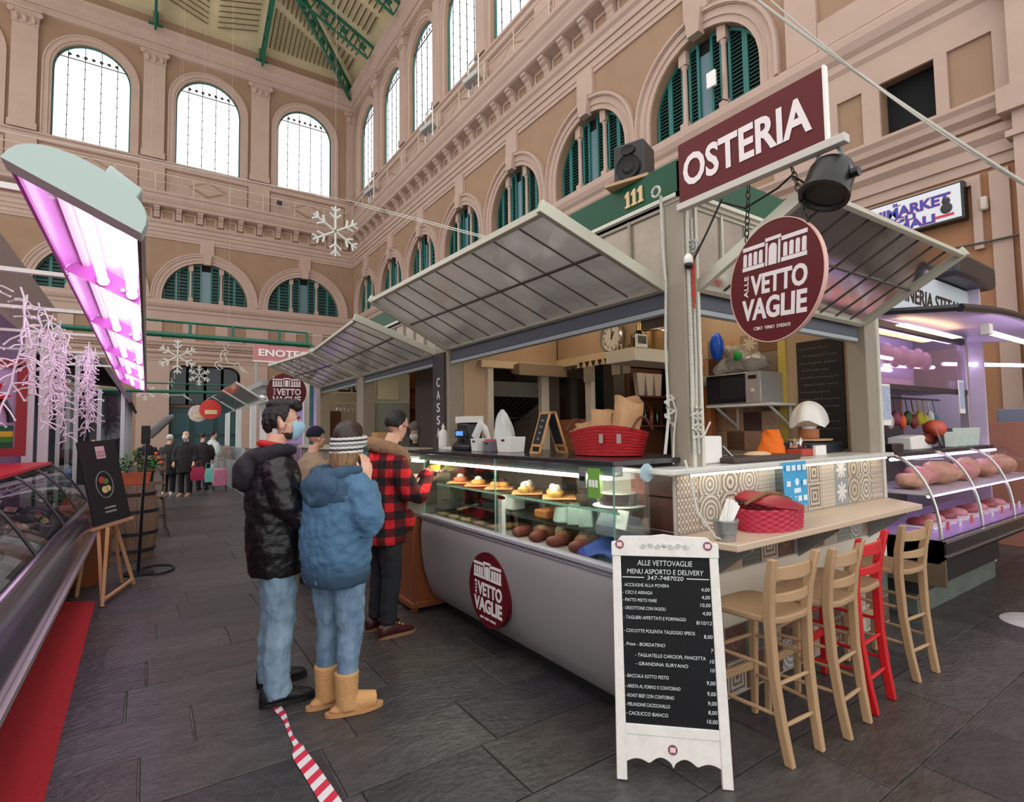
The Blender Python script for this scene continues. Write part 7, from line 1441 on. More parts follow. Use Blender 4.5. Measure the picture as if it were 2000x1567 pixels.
# walkway railings and floodlights on the cornice
def railing(W, P, u0, u1, step):
    m = MB(); m.tube([P(u0, 16.35, .6), P(u1, 16.35, .6)], .03, 6); m.tube([P(u0, 15.9, .6), P(u1, 15.9, .6)], .018, 5); m.build('walkway_rail', mat('cream_rail', (206, 190, 170), .5), W); u = u0
    while u <= u1: m = MB(); m.tube([P(u, 15.38, .6), P(u, 16.35, .6)], .022, 5); m.tube([P(u, 15.38, .25), P(u, 16.0, .6)], .015, 5); m.build('rail_post', MATS['cream_rail'], W); u += step
railing(WE, PE, -11, 11, 1.85); railing(WR, PR, 3, 35.5, 2.09)
for k, (x, y, z) in enumerate(((10.75, 18.4, 16.0), (10.75, 22.6, 16.0), (10.75, 30.5, 16.0))):
    t = thing('floodlight', ('grey floodlight on the cornice, nearest of the three', 'grey floodlight on the cornice, middle of the three', 'grey floodlight on the cornice, farthest of the three')[k], 'floodlight', (x, y, 15.4), 'floodlights on the right cornice'); R_ = Matrix.Rotation(.6, 3, 'Z'); m = MB(); m.obox((x, y, z), (.5, .75, .2), R_@Matrix.Rotation(-.5, 3, 'X')); m.build('lamp_head', mat('floodlight_grey', (170, 172, 170), .4), t, bevel=.03); m = MB(); m.tube([(x, y, 15.4), (x, y, z)], .04, 6); m.build('stem', m_grey, t)
    m = MB(); m.tube([(x, y+.3, 15.4), (x, y+.3, 16.8), (x, y-.5, 16.8), (x, y-.5, 15.4)], .03, 5); m.build('guard_frame', m_white, t)
t = thing('floodlight', 'small black floodlight on the end wall railing', 'floodlight', (6.6, 35.5, 15.4)); m = MB(); m.box((6.45, 35.4, 16.0), (6.75, 35.5, 16.25)); m.build('lamp_head', m_black, t); m = MB(); m.tube([(6.5, 35.45, 15.37), (6.5, 35.45, 16.0)], .02, 5); m.build('stem', m_grey, t)
# ================================================================ PEOPLE
def fuse(mb, name, mt, parent, vox=.012, smooth=6, disp=0, dscale=.12):
    me = bpy.data.meshes.new('tmp'); me.from_pydata(mb.v, [], mb.f); o = bpy.data.objects.new('tmp', me); COL.objects.link(o)
    r = o.modifiers.new('r', 'REMESH'); r.mode = 'VOXEL'; r.voxel_size = vox
    s = o.modifiers.new('s', 'SMOOTH'); s.factor = .5; s.iterations = smooth
    if disp:
        tx = bpy.data.textures.get('folds%g' % dscale) or bpy.data.textures.new('folds%g' % dscale, 'CLOUDS'); tx.noise_scale = dscale; tx.noise_depth = 1
        d = o.modifiers.new('d', 'DISPLACE'); d.texture = tx; d.strength = disp; d.mid_level = .5; d.texture_coords = 'LOCAL'
    dg = bpy.context.evaluated_depsgraph_get(); nm = bpy.data.meshes.new_from_object(o.evaluated_get(dg)); bpy.data.objects.remove(o); bpy.data.meshes.remove(me)
    base = WL[parent]
    nm.transform(Matrix.Translation(-base)); nm.materials.clear(); nm.materials.append(mt); nm.polygons.foreach_set('use_smooth', [True]*len(nm.polygons)); nm.update(); nm.name = name
    q = bpy.data.objects.new(name, nm); COL.objects.link(q); q.parent = parent; WL[q] = base; return q
def spow(x, p): return math.copysign(abs(x)**p, x)
class Fig:
    def __init__(s, base, yaw, t): s.b = V((base[0], base[1], 0)); s.fd = V((sin(yaw), cos(yaw), 0)); s.rd = V((cos(yaw), -sin(yaw), 0)); s.t = t; s.yaw = yaw
    def P(s, r, f, z): return s.b+s.rd*r+s.fd*f+Z_*z
    def tube(s, m, pts, rad_, n=14, sx=1): m.tube([s.P(*p) for p in pts], rad_, n, sx=sx)
    def torso(s, m, rings, n=28, e=.85):
        m.loft([[s.P(w*spow(cos(2*pi*j/n), e), cf+d*spow(sin(2*pi*j/n), e), z) for j in range(n)] for z, w, d, cf in rings])
    def ell(s, m, c, r, n=14, k=9): R_ = Matrix((s.rd, s.fd, Z_)).transposed(); m.ell(s.P(*c), r, n, k, R_)
    def head(s, c, yaw=None, pitch=0): return HeadF(s, c, s.yaw if yaw is None else yaw, pitch)
class HeadF:
    def __init__(s, fig, c, yaw, pitch=0, roll=0):
        s.c = fig.P(*c); fd = V((sin(yaw), cos(yaw), 0)); rd = V((cos(yaw), -sin(yaw), 0)); up = V((0, 0, 1)); f2 = fd*cos(pitch)+up*sin(pitch); u2 = -fd*sin(pitch)+up*cos(pitch); s.R = Matrix((rd, f2, u2)).transposed()
    def P(s, r, f, u): return s.c+s.R@V((r, f, u))
    def ell(s, m, c, r, n=16, k=10, rot=None): m.ell(s.P(*c), r, n, k, s.R@rot if rot else s.R)
    def skull(s, m, sc=1):
        q = lambda a: tuple(x*sc for x in a)
        s.ell(m, q((0, -.012, .045)), q((.076, .096, .085))); s.ell(m, q((0, .03, -.03)), q((.06, .066, .082))); s.ell(m, q((0, .066, -.088)), q((.03, .026, .022))); s.ell(m, q((0, .07, .028)), q((.052, .022, .014)))
        for x in (-1, 1): s.ell(m, q((x*.036, .062, -.018)), q((.024, .024, .022))); s.ell(m, q((x*.077, -.008, -.008)), q((.011, .021, .032)))
        m.tube([s.P(*q(p)) for p in ((0, .088, .022), (0, .1, .0), (0, .112, -.02), (0, .1, -.03))], [.008*sc, .01*sc, .014*sc, .009*sc], 8)
        s.ell(m, q((0, .09, -.052)), q((.022, .011, .008)))
    def shell(s, m, rx, ry, rz, emin, c=(0, -.012, .045), n=40, k=12, th=.006, nz=0, top=90):
        rings = []; inner = []
        for i in range(k+1):
            ra, rb = [], []
            for j in range(n):
                a = 2*pi*j/n; e0 = rad(emin(a)); e = e0+(rad(top)-e0)*i/k; d = 1+nz*(mn.noise(V((cos(a)*3, sin(a)*3, e*4)))+.5*sin(a*13+e*9)*.5)
                p = (rx*cos(e)*sin(a)*d, ry*cos(e)*cos(a)*d, rz*sin(e)*d); ra.append(s.P(c[0]+p[0], c[1]+p[1], c[2]+p[2])); g = .86; rb.append(s.P(c[0]+p[0]*g, c[1]+p[1]*g, c[2]+p[2]*g))
            rings.append(ra); inner.append(rb)
        m.loft(rings, cap=False); m.loft([inner[0], rings[0]], cap=False); m.loft(inner[::-1], cap=False)
    def mask(s, m, k=1, n=18, nv=10):
        def q(u, v, g):
            a = (u-.5)*2*1.25; e = rad(26-84*v); bulge = .018*math.exp(-(a/.45)**2)*math.exp(-((v-.25)/.35)**2)
            return s.P(k*g*.07*cos(e)*sin(a), k*(.03+(g*.078+bulge)*cos(e)*cos(a)), k*(-.03+g*.088*sin(e)))
        m.grid(lambda u, v: q(u, v, 1.05), n, nv); m.grid(lambda u, v: q(1-u, v, 1.0), n, nv)
    def patch(s, m, fn, nu=14, nv=8, th=.006):
        m.grid(lambda u, v: s.P(*fn(u, v)), nu, nv); m.grid(lambda u, v: s.P(*(V(fn(1-u, v))-V((0, th, 0)))), nu, nv)
def hand(m, w, d, n, L=.17, curl=.4, side=1, spread=.02, thumb=.6):
    """wrist w, pointing d, palm normal n (towards what is held)"""
    w, d = V(w), V(d).normalized(); n = V(n); n = (n-d*n.dot(d)).normalized(); s = d.cross(n).normalized()*side
    m.tube([w-d*.03, w, w+d*.04, w+d*.085], [.027, .028, .036, .034], 10, sx=1); 
    for i, (o_, l) in enumerate(((-.032, .066), (-.011, .078), (.011, .074), (.031, .06))):
        p = w+d*.08+s*o_; pts = [p-d*.02, p]; a = 0; q = p
        for sg, f in enumerate((.45, .32, .26)):
            a += curl*(.6+.5*sg*.5); q = q+(d*cos(a)+n*sin(a)+s*(o_*spread*10))*(l*f); pts.append(q)
        m.tube(pts, [.0105, .0105, .0095, .0085, .0065], 8); m.ell(pts[-1], .0068, 8, 6)
    p = w+d*.03-s*.034; q1 = p+(d*.5-s*.6+n*.3*thumb).normalized()*.035; q2 = q1+(d*.8-s*.1+n*.4*thumb).normalized()*.032; m.tube([p+s*.015, p, q1, q2], [.013, .0135, .011, .008], 8); m.ell(q2, .008, 8, 6)
def shoe(fig, name, mt, r, f0, L, w, h, turn=0, sole=None, cuff=None, toe_h=.5):
    """low shoe: heel at f0, length L"""
    ct, stt = cos(turn), sin(turn)
    def Q(a, b, z): return fig.P(r+a*ct+b*stt, f0+b*ct-a*stt, z)
    prof = [(-.02, .3, .6), (0, .72, 1.05), (.1, .9, 1.2), (.25, .95, 1.3), (.4, .95, 1.25), (.52, .97, 1.0), (.68, 1, .72), (.85, .9, .56), (.95, .62, .44), (1.0, .25, .24)]
    m = MB(); n = 14; rings = []
    for t, ww, hh in prof:
        ring = []
        for j in range(n):
            a = 2*pi*j/n; ring.append(Q(w/2*ww*spow(cos(a), .75), L*t, max(.012, .012+h*hh*(.5+.5*spow(sin(a), .8)))))
        rings.append(ring)
    m.loft(rings); o = m.build(name, mt, fig.t, smooth=60)
    m = MB(); out = []
    for i in range(24):
        a = 2*pi*i/24; t = .5+.52*sin(a); ww = .52*w*(abs(cos(a))**.6)*(1.0 if sin(a) > 0 else .85); out.append((math.copysign(ww, cos(a)), L*t))
    k = len(out); m.add([Q(a, b, z) for z in (0.0, .026) for a, b in out], [tuple(range(k-1, -1, -1)), tuple(range(k, 2*k))]+[(i, (i+1) % k, k+(i+1) % k, k+i) for i in range(k)]); m.build('sole', sole or mt, o, smooth=60)
    return o
def cloth(name, c, rough=.85, noise=.1, scale=8, bump=.35, bscale=18, **k): return mat(name, c, rough, noise=noise, scale=scale, bump=bump, bscale=bscale, **k)
def skinm(name, c): return mat(name, c, .5, noise=.06, scale=12)
def denim(name, c, c2): return mat(name, c, .8, noise=.5, scale=5, col2=c2, bump=.3, bscale=30, stretch=(2, 2, .8))
SK = skinm('skin_light', (222, 172, 148)); HB = mat('black_hair', (22, 18, 17), .55, noise=.3, scale=60); HBr = mat('dark_brown_hair', (52, 34, 28), .4, noise=.3, scale=40); HL = mat('light_brown_hair', (150, 116, 82), .55, noise=.7, scale=40, stretch=(3, 3, .3), bump=.8, bscale=40)

# ---------------------------------------------------------------- man in the black jacket
pm = thing('person', 'man in a black hooded jacket and light jeans wearing a blue face mask', 'person', (.68, 3.64, 0)); F = Fig((.68, 3.64), rad(92), pm)
H = HeadF(F, (0, .035, 1.665), rad(102), rad(2))
m = MB(); H.skull(m); F.tube(m, [(0, -.03, 1.4), (0, -.02, 1.5), (0, .0, 1.6)], [.07, .06, .058]); F.torso(m, [(.85, .14, .1, 0), (1.05, .14, .1, 0), (1.3, .16, .1, -.01), (1.42, .15, .08, -.02), (1.47, .06, .05, -.02)])
for s_ in (-1, 1):
    F.tube(m, [(s_*.1, 0, .9), (s_*.11, .02, .48), (s_*.125, -.01, .09), (s_*.13, .03, .045), (s_*.13, .11, .035)], [.08, .05, .035, .028, .02]); F.tube(m, [(s_*.16, -.02, 1.4), (s_*.24, .02, 1.14), (s_*.1, .2, 1.1)], [.05, .04, .028]); hand(m, F.P(s_*.1, .2, 1.1), -F.rd*s_+F.fd*.3, -F.fd, curl=.6, side=s_)
fuse(m, 'body', SK, pm, .0065, 4)
m = MB(); F.torso(m, [(.745, .2, .155, .0), (.78, .208, .16, 0), (.95, .215, .17, -.005), (1.1, .21, .165, -.01), (1.25, .215, .165, -.02), (1.38, .205, .15, -.025), (1.46, .15, .11, -.025), (1.5, .09, .085, -.015)], e=.8)
F.tube(m, [(.16, -.03, 1.42), (.225, -.02, 1.33), (.265, .02, 1.17), (.25, .12, 1.09), (.16, .22, 1.1), (.02, .25, 1.12)], [.085, .088, .085, .078, .066, .055]); F.tube(m, [(-.16, -.03, 1.42), (-.225, -.02, 1.33), (-.265, .02, 1.17), (-.24, .12, 1.06), (-.14, .21, 1.05), (0, .23, 1.06)], [.085, .088, .085, .078, .066, .055])
m_lj = mat('black_leather_jacket', (17, 16, 19), .38, noise=.15, scale=6, bump=.6, bscale=9, stretch=(1, 1, 2.2))
jk = fuse(m, 'jacket', m_lj, pm, .011, 4, disp=.022, dscale=.055)
m = MB(); F.tube(m, [(.1, .09, 1.5), (.13, .0, 1.5), (.11, -.1, 1.46), (0, -.15, 1.43), (-.11, -.1, 1.46), (-.13, .0, 1.5), (-.1, .09, 1.5)], [.03, .045, .06, .07, .06, .045, .03]); F.ell(m, (0, -.17, 1.36), (.14, .085, .12)); F.ell(m, (0, -.2, 1.33), (.12, .04, .08)); F.tube(m, [(.12, -.1, 1.47), (.09, -.2, 1.36), (0, -.235, 1.29), (-.09, -.2, 1.36), (-.12, -.1, 1.47)], [.02, .024, .026, .024, .02]); fuse(m, 'hood', mat('black_hood_cloth', (26, 24, 30), .8, bump=.3, bscale=30), pm, .011, 6, disp=.015, dscale=.07)
m = MB(); F.tube(m, [(.22, .11, .79), (.222, .1, .95), (.225, .09, 1.02)], .006, 6); m.build('zip', mat('steel_zip', (120, 120, 124), .3, .8), jk)
m = MB(); F.tube(m, [(.075*cos(a), -.015+.085*sin(a), 1.525+.02*(-sin(a))) for a in [2*pi*i/20 for i in range(21)]], .022, 8); m.build('red_collar', cloth('red_collar', (190, 34, 34)), pm)
m = MB(); F.torso(m, [(.95, .16, .13, 0), (.86, .18, .145, -.01), (.78, .18, .14, -.01)])
for s_ in (-1, 1): F.tube(m, [(s_*.095, -.005, .86), (s_*.105, .005, .66), (s_*.11, .015, .48), (s_*.125, -.01, .28), (s_*.13, -.01, .12), (s_*.13, .0, .05)], [.1, .094, .084, .076, .078, .084], 16)
fuse(m, 'jeans', denim('light_denim', (152, 178, 196), (108, 138, 162)), pm, .011, 4, disp=.018, dscale=.07)
m_sh = mat('black_trainer', (24, 25, 28), .5, bump=.3, bscale=50)
shoe(F, 'shoe', m_sh, .13, -.1, .3, .1, .085, turn=.05); shoe(F, 'shoe', m_sh, -.15, -.08, .3, .1, .085, turn=-.12)
m = MB(); H.shell(m, .09, .112, .104, lambda a: (36 if cos(a) > .6 else (36-75*(.6-cos(a))/.5 if cos(a) > .1 else (2 if cos(a) > -.25 else -46))), nz=.03, n=60, k=16); H.ell(m, (0, .05, .12), (.07, .062, .036)); H.ell(m, (0, -.02, .125), (.074, .085, .036)); H.ell(m, (0, .085, .1), (.055, .03, .028)); H.ell(m, (0, -.09, .02), (.07, .035, .08)); fuse(m, 'hair', HB, pm, .006, 3, disp=.012, dscale=.018)
m = MB(); H.mask(m)
mask = m.build('face_mask', mat('pale_blue_mask', (158, 200, 222), .7, bump=.3, bscale=30), pm, smooth=60)
for s_ in (-1, 1): m = MB(); m.tube([H.P(s_*.066, .04, -.02), H.P(s_*.076, .0, .01), H.P(s_*.082, -.025, .02)], .0025, 5); m.build('ear_loop', m_white, mask)
m = MB(); H.shell(m, .064, .07, .086, lambda a: -66, c=(0, .024, -.026), n=40, k=6, top=-22); fuse(m, 'beard', mat('dark_beard', (64, 48, 42), .8, noise=.4, scale=60), pm, .006, 2)
for s_ in (-1, 1):
    m = MB(); H.ell(m, (s_*.034, .074, .012), (.013, .01, .009), 10, 7); e_ = m.build('eye', mat('eye_white', (226, 222, 216), .3), pm); m = MB(); H.ell(m, (s_*.034, .083, .012), (.006, .003, .006), 8, 6); m.build('iris', mat('dark_iris', (40, 26, 20), .3), e_)
    m = MB(); m.tube([H.P(s_*.016, .095, .03), H.P(s_*.036, .094, .036), H.P(s_*.055, .08, .03)], [.004, .0055, .003], 6); m.build('eyebrow', HB, pm)

# ---------------------------------------------------------------- woman on the phone
pw = thing('person', 'woman in a blue hooded jacket, striped headband and tan boots holding a phone', 'person', (.95, 3.25, 0)); F = Fig((.95, 3.25), rad(66), pw)
H = HeadF(F, (.015, .07, 1.535), rad(60), rad(-6))
m = MB(); H.skull(m, .97); F.tube(m, [(0, .0, 1.3), (.005, .02, 1.4), (.01, .05, 1.48)], [.07, .055, .05]); F.torso(m, [(.85, .13, .1, 0), (1.05, .13, .1, 0), (1.25, .15, .1, 0), (1.34, .13, .08, 0), (1.38, .06, .05, 0)])
for s_ in (-1, 1): F.tube(m, [(s_*.09, 0, .86), (s_*.09, .02, .45), (s_*.088, -.01, .09), (s_*.088, .0, .03)], [.085, .05, .035, .03])
F.tube(m, [(.16, -.01, 1.31), (.25, -.01, 1.12), (.2, .05, 1.24), (.155, .075, 1.335)], [.05, .04, .034, .027]); hand(m, F.P(.155, .075, 1.335), F.P(.12, .1, 1.5)-F.P(.155, .075, 1.335), -F.rd*.75-F.fd*.1, curl=.28, side=-1, thumb=.5, spread=.05)
F.tube(m, [(-.16, -.01, 1.31), (-.24, .0, 1.08), (-.17, .16, 1.02)], [.05, .04, .028]); hand(m, F.P(-.17, .16, 1.02), F.fd-F.rd*-.4, F.rd, curl=.5, side=1)
fuse(m, 'body', SK, pw, .006, 3)
m_bj = cloth('blue_jacket', (74, 112, 144), .8, noise=.12, scale=6, bump=.7, bscale=8, stretch=(1, 1, 1.8)); m_bd = cloth('slate_blue_panel', (50, 78, 102), .8)
m = MB(); F.torso(m, [(.8, .195, .155, -.01), (.88, .215, .175, -.02), (1.0, .222, .175, -.02), (1.12, .215, .165, -.02), (1.25, .205, .15, -.02), (1.33, .18, .125, -.015), (1.385, .11, .09, 0)], e=.85)
F.tube(m, [(.14, -.01, 1.325), (.21, -.01, 1.25), (.262, -.015, 1.12), (.268, .0, 1.08), (.25, .03, 1.1), (.2, .06, 1.22), (.17, .075, 1.295)], [.08, .088, .088, .084, .075, .06, .05]); F.tube(m, [(-.14, -.01, 1.325), (-.21, -.01, 1.25), (-.25, .0, 1.1), (-.22, .1, 1.02), (-.17, .16, 1.02)], [.08, .085, .08, .065, .05])
jk = fuse(m, 'jacket', m_bj, pw, .011, 4, disp=.024, dscale=.055)
m = MB(); F.torso(m, [(.725, .185, .15, -.02), (.76, .198, .162, -.02), (.8, .21, .168, -.018), (.825, .205, .164, -.018)]); fuse(m, 'hem_band', m_bd, pw, .011, 3, disp=.008, dscale=.05)
m = MB(); F.torso(m, [(1.2, .2, .15, -.027), (1.25, .209, .155, -.027), (1.31, .2, .142, -.022), (1.36, .165, .115, -.012), (1.395, .1, .085, 0)], e=.85); fuse(m, 'yoke', m_bd, pw, .011, 3)
m = MB(); F.tube(m, [(.1, .1, 1.37), (.13, .02, 1.375), (.11, -.07, 1.36), (0, -.12, 1.335), (-.11, -.07, 1.36), (-.13, .02, 1.375), (-.1, .1, 1.37)], [.028, .042, .05, .055, .05, .042, .028]); F.ell(m, (0, -.14, 1.28), (.16, .055, .09)); F.ell(m, (0, -.155, 1.225), (.12, .035, .06)); F.tube(m, [(.12, -.08, 1.37), (.07, -.17, 1.25), (0, -.19, 1.2), (-.07, -.17, 1.25), (-.12, -.08, 1.37)], [.02, .022, .024, .022, .02]); fuse(m, 'hood', m_bd, pw, .011, 6, disp=.012, dscale=.06)
m = MB(); m.tube([F.P(.19, .065, 1.24), F.P(.172, .074, 1.29), F.P(.165, .077, 1.31)], [.056, .05, .044], 14); m.build('cuff', m_bd, pw)
m = MB(); F.torso(m, [(.86, .18, .14, -.02), (.8, .188, .155, -.025), (.74, .18, .15, -.025)])
for s_ in (-1, 1): F.tube(m, [(s_*.088, -.01, .8), (s_*.092, .0, .64), (s_*.09, .015, .46), (s_*.088, -.005, .28), (s_*.088, -.01, .15)], [.1, .09, .072, .062, .056], 16)
fuse(m, 'jeans', denim('mid_denim', (132, 158, 182), (88, 116, 144)), pw, .011, 4, disp=.018, dscale=.06)
m_bt = mat('tan_suede_boot', (206, 156, 104), .95, noise=.1, scale=8, bump=.3, bscale=60); m_bs = mat('boot_sole', (190, 140, 94), .8)
FB = F
for s_ in (1, -1):
    q_ = FB.P(.088*s_, -.01, 0); F = Fig((q_.x, q_.y), rad(98 if s_ > 0 else 86), pw); f0 = -.062; m = MB(); r0 = 0; F.tube(m, [(r0, f0+.065, .03), (r0, f0+.06, .12), (r0, f0+.06, .235)], [.062, .064, .07], 16); F.tube(m, [(r0, f0+.04, .05), (r0, f0+.14, .055), (r0, f0+.225, .045)], [.055, .054, .045], 14); F.ell(m, (r0, f0+.1, .03), (.052, .14, .03)); b_ = fuse(m, 'boot', m_bt, pw, .008, 4)
    m = MB(); n = 26; ring = lambda z: [F.P(r0+.058*cos(a)*(1 if sin(a) > 0 else .9), f0+.105+.165*sin(a), z) for a in [2*pi*i/n for i in range(n)]]; m.loft([ring(0), ring(.02)]); m.build('sole', m_bs, b_)
F = FB
m = MB(); H.shell(m, .085, .104, .1, lambda a: (40 if cos(a) > .7 else -30 if cos(a) < 0 else 40-100*(.7-cos(a))), nz=.012, n=44, k=12); fuse(m, 'hair', HBr, pw, .006, 4)
m = MB(); rr = random.Random(2)
for k in range(26):
    a = pi*(.32+1.36*k/25); x, y = sin(a)*.072, cos(a)*.09; m.tube([H.P(x, y-.012, .02), H.P(x*1.12, y*1.1-.015, -.06), H.P(x*1.05+rr.uniform(-.01, .01), y*.95-.02, -.13), H.P(x*.9+.03+rr.uniform(-.02, .02), y*.6-.01, -.2-rr.uniform(0, .04))], [.014, .016, .014, .004], 6)
fuse(m, 'long_hair', HL, pw, .006, 2)
hb = None
bands = [(.005, (226, 222, 216)), (.021, (54, 56, 62)), (.034, (226, 222, 216)), (.05, (128, 132, 138)), (.063, (228, 226, 220)), (.078, (60, 62, 68)), (.09, (222, 218, 212))]
for k, (z, c) in enumerate(bands):
    m = MB(); f_ = 1-.0*(k-3)**2+(.012 if k in (2, 3, 4) else 0); tl = .3
    m.tube([H.P(.089*f_*cos(a), -.01+.108*f_*sin(a), -.05+z*.9+tl*(.108*sin(a))*.55+.0015*sin(a*40)) for a in [2*pi*i/60 for i in range(60)]], .0105, 8, closed=True)
    o = m.build('headband' if k == 0 else 'knit_stripe', cloth('knit_%d' % k, c, .95, bump=.8, bscale=90), hb or pw)
    if k == 0: hb = o
ph = thing('smartphone', 'dark teal phone held to the woman\'s right ear', 'phone', tuple(F.P(.1, .06, 1.4)))
pd = (F.P(.1, .115, 1.515)-F.P(.115, .09, 1.37)).normalized(); pn_ = (F.rd*.93+F.fd*-.25); pn_ = (pn_-pd*pn_.dot(pd)).normalized(); ps = pd.cross(pn_)
m = MB(); m.obox(F.P(.106, .085, 1.45), (.155, .075, .011), Matrix((pd, ps, pn_)).transposed()); m.build('case', mat('dark_teal_case', (24, 84, 92), .35), ph, bevel=.005); m = MB(); m.obox(F.P(.106, .085, 1.45)+pd*.05+pn_*.006+ps*.015, (.03, .03, .004), Matrix((pd, ps, pn_)).transposed()); m.build('camera_bump', m_black, ph)

# ---------------------------------------------------------------- man in the plaid jacket
pp = thing('person', 'man in a red and black plaid jacket with a fleece collar leaning at the counter', 'person', (1.6, 4.22, 0)); F = Fig((1.6, 4.22), rad(84), pp)
H = HeadF(F, (.0, .12, 1.64), rad(84), rad(-10))
m = MB(); H.skull(m); F.tube(m, [(0, .0, 1.38), (0, .04, 1.48), (0, .09, 1.58)], [.07, .058, .055]); F.torso(m, [(.85, .14, .1, 0), (1.05, .14, .1, 0), (1.3, .16, .1, .02), (1.42, .15, .08, .03), (1.46, .06, .05, .03)])
for s_ in (-1, 1): F.tube(m, [(s_*.1, 0, .9), (s_*.1, .02, .48), (s_*.1, -.01, .09), (s_*.105, .03, .045), (s_*.11, .11, .035)], [.08, .05, .035, .028, .02])
F.tube(m, [(.17, .0, 1.38), (.25, .09, 1.12), (.14, .31, 1.27)], [.05, .04, .028]); hand(m, F.P(.14, .31, 1.27), F.fd+F.rd*-.2+Z_*.2, -Z_, curl=.5, side=1); F.tube(m, [(-.17, .0, 1.38), (-.25, .1, 1.12), (-.12, .3, 1.2)], [.05, .04, .028]); hand(m, F.P(-.12, .3, 1.2), F.fd, -Z_, curl=.5, side=-1)
fuse(m, 'body', SK, pp, .007, 4)
mp = mat('red_black_plaid', (190, 26, 34), .9, bump=.3, bscale=40); nt = mp.node_tree; b = nt.nodes['Principled BSDF']; tc = nt.nodes.new('ShaderNodeTexCoord'); sx = nt.nodes.new('ShaderNodeSeparateXYZ'); nt.links.new(tc.outputs['Object'], sx.inputs[0])
def _M(op, a, c=None):
    n = nt.nodes.new('ShaderNodeMath'); n.operation = op
    for i, q in enumerate((a, c)):
        if q is None: continue
        if isinstance(q, (int, float)): n.inputs[i].default_value = q
        else: nt.links.new(q, n.inputs[i])
    return n.outputs[0]
hcoord = _M('SUBTRACT', _M('MULTIPLY', sx.outputs[0], .8), _M('MULTIPLY', sx.outputs[1], .6)); wv = lambda c, f: _M('LESS_THAN', _M('FRACT', _M('MULTIPLY', c, f)), .5)
s1_, s2_ = wv(hcoord, 7.6), wv(sx.outputs[2], 7.6); tot = _M('ADD', s1_, s2_); rp = nt.nodes.new('ShaderNodeValToRGB'); rp.color_ramp.interpolation = 'CONSTANT'; e = rp.color_ramp.elements; e[0].color = lin((206, 28, 38)); e[1].position = .3; e[1].color = lin((88, 14, 20)); q = e.new(.8); q.color = lin((22, 14, 16)); nt.links.new(_M('MULTIPLY', tot, .5), rp.inputs[0]); nt.links.new(rp.outputs[0], b.inputs['Base Color'])
m = MB(); F.torso(m, [(.715, .2, .155, -.01), (.75, .212, .165, -.01), (.95, .222, .172, -.01), (1.15, .22, .17, 0), (1.3, .215, .165, .005), (1.4, .18, .14, .015), (1.46, .11, .1, .025)])
F.tube(m, [(.16, .0, 1.38), (.235, .02, 1.27), (.275, .08, 1.13), (.25, .17, 1.1), (.19, .25, 1.18), (.15, .31, 1.26)], [.085, .09, .085, .078, .07, .062]); F.tube(m, [(-.16, .0, 1.38), (-.235, .02, 1.27), (-.265, .1, 1.12), (-.2, .2, 1.12), (-.13, .29, 1.19)], [.085, .09, .085, .075, .062]); F.ell(m, (0, -.15, 1.33), (.15, .075, .12)); F.ell(m, (.18, .13, .9), (.05, .05, .09))
fuse(m, 'jacket', mp, pp, .012, 4, disp=.018, dscale=.09)
m = MB(); F.tube(m, [(.1, .17, 1.36), (.135, .1, 1.43), (.13, .0, 1.47), (.07, -.09, 1.5), (0, -.12, 1.51), (-.07, -.09, 1.5), (-.13, .0, 1.47), (-.135, .1, 1.43), (-.1, .17, 1.36)], [.03, .045, .055, .06, .062, .06, .055, .045, .03]); fuse(m, 'fleece_collar', mat('beige_fleece', (158, 122, 94), .95, noise=.2, scale=30, bump=.8, bscale=70), pp, .011, 4, disp=.012, dscale=.03)
m = MB(); F.torso(m, [(.9, .16, .13, 0), (.82, .18, .145, -.01), (.74, .18, .14, -.01)])
for s_ in (-1, 1): F.tube(m, [(s_*.092, -.005, .84), (s_*.1, .005, .62), (s_*.1, .015, .46), (s_*.1, -.01, .26), (s_*.1, -.02, .1)], [.1, .09, .078, .068, .064], 16)
fuse(m, 'trousers', cloth('dark_trousers', (34, 36, 42), .85), pp, .012, 4, disp=.012, dscale=.07)
m_os = mat('oxblood_shoe', (70, 24, 26), .4); m_so = mat('tan_sole', (150, 112, 82), .7)
for s_ in (1, -1):
    o = shoe(F, 'shoe', m_os, .11*s_, -.1, .3, .1, .08, turn=.05*s_, sole=m_so)
    for k in range(3): m = MB(); m.tube([F.P(.11*s_-.025, .04+.03*k, .085-.012*k), F.P(.11*s_, .045+.03*k, .1-.012*k), F.P(.11*s_+.025, .04+.03*k, .085-.012*k)], .005, 6); m.build('lace', mat('pale_lace', (206, 176, 130), .8), o)
m = MB(); H.shell(m, .086, .106, .098, lambda a: (48 if cos(a) > .7 else -34 if cos(a) < -.1 else 48-100*(.7-cos(a))), nz=.04, n=48, k=12); fuse(m, 'hair', HB, pp, .006, 3, disp=.006, dscale=.02)
m = MB(); H.mask(m); m.build('face_mask', mat('black_mask', (24, 24, 26), .7), pp, smooth=60)
gl = MB()
for s_ in (-1, 1):
    gl.tube([H.P(s_*(.034)+.022*cos(a), .094, .008+.018*sin(a)) for a in [2*pi*i/16 for i in range(16)]], .003, 5, closed=True); gl.tube([H.P(s_*.056, .092, .012), H.P(s_*.078, .04, .014), H.P(s_*.08, -.01, .012)], .003, 5)
gl.build('glasses', mat('red_brown_frame', (130, 50, 36), .4), pp)
m = MB(); m.obox(F.P(.16, .38, 1.3), (.1, .02, .05), Matrix((F.fd, F.rd, Z_)).transposed()); o = m.build('yellow_packet', mat('mustard_yellow', (212, 176, 40), .5), bevel=.004); tag(o, 'yellow item in the plaid man\'s hand at the glass counter', 'packet')

